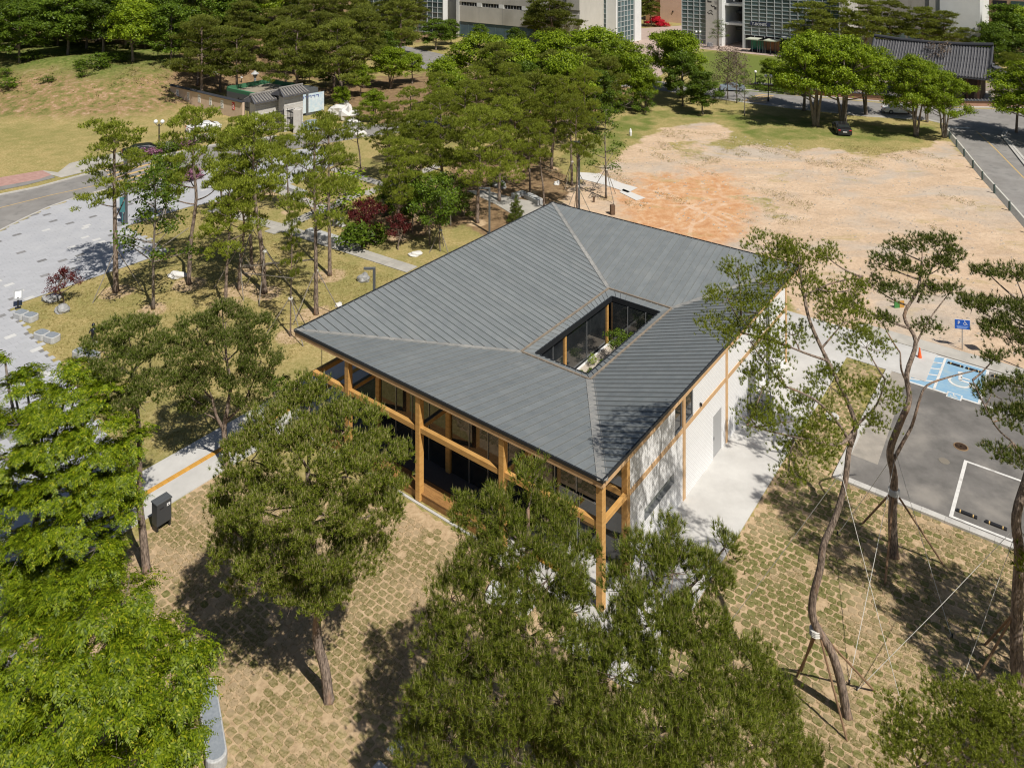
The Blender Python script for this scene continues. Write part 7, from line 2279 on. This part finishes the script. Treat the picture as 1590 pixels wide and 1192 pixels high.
# litter bin beside the walk
f = G(251, 818); t = empty('litter_bin', f, atan2(.797, .604) , 'dark grey double litter bin on legs beside the tactile walk', 'litter bin')
bd = part(t, 'body', mat('bin_grey', (.05, .053, .058), .45), -.36, .36, -.24, .24, .28, 1.28); bevel(bd, .03, 2)
part(t, 'lid', mat('bin_lid', (.09, .095, .1), .4), -.38, .38, -.12, .12, 1.281, 1.33); part(t, 'lid', MATS['bin_lid'], -.38, .38, -.26, -.14, 1.281, 1.33); part(t, 'lid', MATS['bin_lid'], -.38, .38, .14, .26, 1.281, 1.33)
for x in (-.3, .3):
    part(t, 'leg', M_black, x - .04, x + .04, -.2, .2, 0, .279)
lb = part(t, 'label_plate', M_whites, .12, .28, -.252, -.241, 1.02, 1.14); part(t, 'label_print', M_ink, .17, .23, -.256, -.253, 1.06, 1.1, ) 
part(t, 'slot', M_black, -.22, -.02, -.25, -.241, 1.03, 1.07)

# ------------------------------------------------------------------ granite seats and stones
def round_seat(px, py, label, rot):
    f = G(px, py)
    t = empty('stone_bench', f, rot, label, 'seat')
    for s in (-1, 1):
        for nm, m, r, z0, z1, in (('seat_block', M_granite, 1.0, 0, .42), ('seat_top', M_graniteb, .8, .421, .45)):
            pts = []
            hx, hy, rad = .5 * r, .36 * r, .22 * r
            for cx_, cy_, a0 in ((hx - rad, hy - rad, 0), (-hx + rad, hy - rad, 90), (-hx + rad, -hy + rad, 180), (hx - rad, -hy + rad, 270)):
                for k in range(5):
                    a = radians(a0 + k * 22.5); pts.append((cx_ + rad * cos(a) + s * .5, cy_ + rad * sin(a)))
            b = MB(); b.prism(pts, z0, z1); o = b.build(nm, m, t)
            if r == 1.0: bevel(o, .03, 2)
round_seat(40, 495, 'double granite seat nearest the information stand', atan2(E1[1], E1[0]) + .25 + pi)
round_seat(73, 527, 'double granite seat farther from the information stand', atan2(E1[1], E1[0]) + .25 + pi)
round_seat(134, 556, 'granite seat half hidden by the round pine', atan2(E1[1], E1[0]) + .25 + pi)
def slab_seat(p, q, wd, h, label):
    d, n, L = local_frame(p, q)
    t = empty('granite_bench', p, atan2(d.y, d.x), label, 'bench')
    for i in range(max(1, round(L / 1.5))):
        k = max(1, round(L / 1.5)); b = MB(); b.box(i * L / k + .004, (i + 1) * L / k - .004, -wd / 2, wd / 2, 0, h); bevel(b.build('seat_block', M_granite, t), .02, 1)
slab_seat(G(478, 362), G(556, 386), .75, .42, 'long granite bench in front of the planting bed')
slab_seat(G(424, 285), G(474, 304), .7, .42, 'long granite bench on the upper lawn')
slab_seat(G(818, 307), G(840, 318), .8, .5, 'white granite block bench at the garden edge')
slab_seat(G(796, 308), G(814, 303), .6, .45, 'stone block left of the white granite bench')
f = G(328, 1133); t = empty('granite_bench', f, radians(-62), 'smooth granite bench with rounded ends at the edge of the zelkova', 'bench')
pts = [(.9 * cos(a) * .32 + (1.35 if cos(a) > 0 else -1.35), .34 * sin(a)) for a in [radians(x) for x in range(0, 360, 20)]]
b = MB(); b.prism(pts, 0, .44); bevel(b.build('seat_block', M_granite, t), .04, 3)
b = MB(); b.prism([(x * .94, y * .84) for x, y in pts], .4405, .452); b.build('seat_top', M_graniteb, t)

def boulder(px, py, r, label, m=M_stone, seed=1, name='boulder'):
    f = G(px, py); R = random.Random(seed)
    me = bpy.data.meshes.new(name)
    import bmesh
    bm = bmesh.new(); bmesh.ops.create_icosphere(bm, subdivisions=3, radius=1.0)
    ph = [R.uniform(0, 6) for _ in range(6)]
    for v in bm.verts:
        c = v.co
        k = 1 + .16 * sin(3 * c.x + ph[0]) * cos(3 * c.y + ph[1]) + .1 * sin(6 * c.z + ph[2] + 4 * c.x) + .05 * sin(11 * c.y + ph[3])
        v.co = Vector((c.x * r[0], c.y * r[1], max(-.05, c.z * r[2] + r[2] * .3))) * k
    bm.to_mesh(me); bm.free(); me.materials.append(m)
    o = link(name, me); o.location = f; o.rotation_euler = (0, 0, R.uniform(0, 6)); tag(o, label, 'boulder')
    return o
for a_ in ((80, 466, (.62, .45, .35), 'pale boulder behind the small red maple', M_stone, 3), (97, 483, (.62, .5, .35), 'grey boulder in front of the small red maple', M_stone, 4),
           (276, 430, (.75, .4, .35), 'white boulder on the soil mound', M_snow, 5), (565, 436, (.5, .42, .42), 'grey boulder left of the short lamp post', M_stone, 6),
           (645, 396, (.62, .4, .22), 'flat white boulder near the roof edge', M_snow, 7), (527, 350, (.7, .5, .6), 'tall grey rock at the back of the granite bench', M_stone, 8),
           (775, 290, (.9, .6, .5), 'grey rock group by the garden soil', M_stone, 9), (100, 139, (1.6, 1.2, .9), 'rough rock on the grassy bank', M_stone, 10), (865, 286, (.5, .3, .25), 'pale rock beside the staked pine', M_snow, 11),
           (526, 475, (.3, .25, .2), 'small pale stone right of the leaning trunk', M_snow, 12)):
    boulder(*a_[:4], m=a_[4], seed=a_[5])
# wooden bollard stump by the sandy field
b = MB(); b.box(-.22, .22, -.2, .2, 0, .95); o = b.build('timber_bollard', M_rust); o.location = G(951, 333); o.rotation_euler = (0, 0, .2); tag(o, 'brown square bollard behind the roof by the sandy field', 'bollard'); bevel(o, .04, 2)
b = MB(); b.box(-.1, .1, -.06, .06, 0, .55); o = b.build('dark_marker_post', M_rust); o.location = G(922, 314); tag(o, 'short dark stump beside the staked slender tree', 'bollard'); bevel(o, .02, 1)
b = MB(); b.lathe([(.0, 0), (.16, .02), (.2, .5), (.12, .85), (.05, 1.0)], 9); o = b.build('white_sack', M_whites); o.location = G(979, 211); tag(o, 'white wrapped post on the grass left of the sandy field', 'marker')
# white plastic sheets blown along the edge of the field
for i, (p_, lab) in enumerate(([[(898, 268), (930, 270), (965, 285), (990, 292), (975, 300), (940, 288), (900, 278)], 'wrinkled white sheet at the edge of the sandy field'], [[(968, 294), (1002, 308), (988, 312), (962, 299)], 'small white sheet scrap on the sand'])):
    sh = sheet('plastic_sheet', p_, .05, M_snow, None, thick=.02); tag(sh, lab, 'sheet'); sh['kind'] = 'thing'
# covers
def disc(px, py, r, z, m, nm, lab, cat, rim=None):
    b = MB(); b.lathe([(r, 0), (r, z), (r * .97, z + .01), (0, z + .01)], 24); o = b.build(nm, m); o.location = G(px, py); tag(o, lab, cat)
    if rim:
        for k in range(5):
            b2 = MB(); b2.lathe([(r * (.2 + .15 * k), z + .011), (r * (.2 + .15 * k), z + .018), (r * (.25 + .15 * k), z + .018), (r * (.25 + .15 * k), z + .011)], 20); b2.build('cast_ring', rim, o)
disc(1292, 647, .38, .06, M_conc, 'drain_cover', 'round concrete cover in the grass strip beside the apron', 'cover')
disc(1492, 694, .36, .03, mat('brass_cover', (.25, .16, .08), .6), 'manhole_cover', 'brown manhole cover in the car park', 'cover', M_rust)
disc(1466, 716, .26, .025, mat('dull_cover', (.2, .175, .14), .8), 'manhole_cover', 'small faded manhole cover in the car park', 'cover')
for i, (x, y, lab) in enumerate(((615, 1162, 'grey square drain cover in the shade at the bottom edge'), (588, 1196, 'second grey square cover at the bottom edge'))):
    b = MB(); b.box(-.22, .22, -.22, .22, 0, .05); o = b.build('drain_cover', M_granite); o.location = G(x, y); o.rotation_euler = (0, 0, atan2(E1[1], E1[0])); tag(o, lab, 'cover')
# wheel stops
def wheel_stop(a, b_, lab):
    t = empty('wheel_stop', AB(a, b_, .02), atan2(-.604, .797), lab, 'wheel stop', 'rubber wheel stops in the bays')
    for i, (x0, x2) in enumerate(((-.44, -.3), (-.3, -.24), (-.24, .24), (.24, .3), (.3, .44))):
        b = MB(); b.prism([(x0, -.08), (x2 - .004, -.08), (x2 - .004, .08), (x0, .08)], 0, .1)
        bevel(b.build('stop_segment', M_yellow if i in (1, 3) else M_black, t), .02, 1)
for a, b_, lab in ((7.8, 57.2, 'wheel stop at the left of the blue bay'), (6.8, 57.2, 'wheel stop at the right of the blue bay'), (5.4, 57.2, 'wheel stop in the bay right of the blue one'), (4.3, 57.2, 'second wheel stop in the bay right of the blue one'),
                   (5.4, 43.0, 'wheel stop at the left of the lower bay'), (4.2, 43.0, 'wheel stop at the right of the lower bay')):
    wheel_stop(a, b_, lab)
# orange cone and toy kite shapes glimpsed through the pine
f = G(1428, 556); t = empty('traffic_cone', f, 0, 'orange traffic cone by the end of the walk', 'cone')
b = MB(); b.lathe([(.14, .03), (.03, .68), (.0, .7)], 12); b.build('cone', M_orange, t); b = MB(); b.box(-.2, .2, -.2, .2, 0, .03); b.build('base', M_orange, t)
f = G(1397, 478); t = empty('play_board', f, .1, 'green and yellow board standing on the sandy field behind the forked pine', 'board')
part(t, 'green_half', mat('toy_green', (.06, .22, .06), .7), -.4, -.01, 0, .06, 0, .5); part(t, 'yellow_half', mat('toy_yellow', (.5, .27, .06), .7), .01, .36, 0, .06, 0, .5)

# dark bronze figure on the lawn
f = G(145, 534)
t = empty('bronze_statue', f, .6, 'dark bronze child figure standing on the lawn behind the round pine', 'statue')
b = MB(); 
b.tube([(-.1, 0, 0), (-.1, 0, .3), (-.09, 0, .62)], [.06, .065, .09], 8); b.tube([(.1, 0, 0), (.1, .02, .3), (.09, 0, .62)], [.06, .065, .09], 8)
b.tube([(0, 0, .58), (0, 0, .8), (0, 0, 1.02), (0, 0, 1.1)], [.15, .14, .17, .07], 10); b.tube([(-.17, 0, 1.0), (-.24, .06, .8), (-.16, .2, .72)], [.05, .045, .035], 7); b.tube([(.17, 0, 1.0), (.25, .04, .8), (.2, .18, .66)], [.05, .045, .035], 7)
b.tube([(0, 0, 1.08), (0, 0, 1.16)], .05, 8); b.sphere((0, 0.01, 1.27), (.11, .125, .14), 12, 8); b.box(-.16, -.04, -.06, .16, 0, .06); b.box(.04, .16, -.06, .16, 0, .06)
b.build('figure', M_bronze, t, smooth=True); b = MB(); b.lathe([(.35, 0), (.33, .04), (0, .04)], 16); b.build('base', M_granite, t)
# stone lanterns in the grove
for i, (x, y) in enumerate(((396, 132), (303, 124), (333, 132))):
    f = G(x, y); t = empty('stone_lantern', f, i, ['stone lantern near the annex', 'slim stone figure in the grove', 'stone lantern behind the tan wall'][i], 'stone lantern')
    for nm, pr in (('base', [(.55, 0), (.5, .35), (.25, .4)]), ('shaft', [(.22, .4), (.2, 1.5)]), ('lamp_box', [(.4, 1.5), (.42, 1.95)]), ('roof', [(.75, 1.96), (.5, 2.15), (.1, 2.5), (0, 2.7)])):
        b = MB(); b.lathe(pr, 8); b.build(nm, M_granite, t)
# plants in the court
def court_plant(a, b_, s, lab, key='bs'):
    name, wm, cm = PROTO[key]
    p = AB(a, b_, .2)
    plant('court_plant', p, wm, cm, lab, 'plant', scale=s)
court_plant(24.9, 44.0, .5, 'leafy shrub tree in the court, its top above the gutter', 'yg'); court_plant(24.4, 44.9, .4, 'second leafy shrub against the far glass of the court', 'yg')
court_plant(26.0, 41.4, .3, 'small round plant on the court gravel'); court_plant(25.7, 42.0, .28, 'bushy small plant beside the round one'); court_plant(26.1, 42.9, .25, 'yellowish small plant near the court glass', 'ys')
court_plant(25.6, 43.2, .3, 'low plant before the leafy shrub'); court_plant(25.8, 40.6, .25, 'small green tuft near the court corner')
# orange wood crate objects and white blocks by the corner post
for i, (a, b_, z, lab) in enumerate(((19.2, 26.0, .5, 'white block seat behind the corner pine, nearer the post'), (20.3, 25.8, .4, 'white block seat behind the corner pine, farther left'))):
    b = MB(); b.box(-.4, .4, -.4, .4, 0, z); o = b.build('block_seat', M_whitew); o.location = AB(a, b_, .055); o.rotation_euler = (0, 0, atan2(-.604, .797) + .3 * i); tag(o, lab, 'seat'); bevel(o, .03, 2)

build_ground()
build_sod()
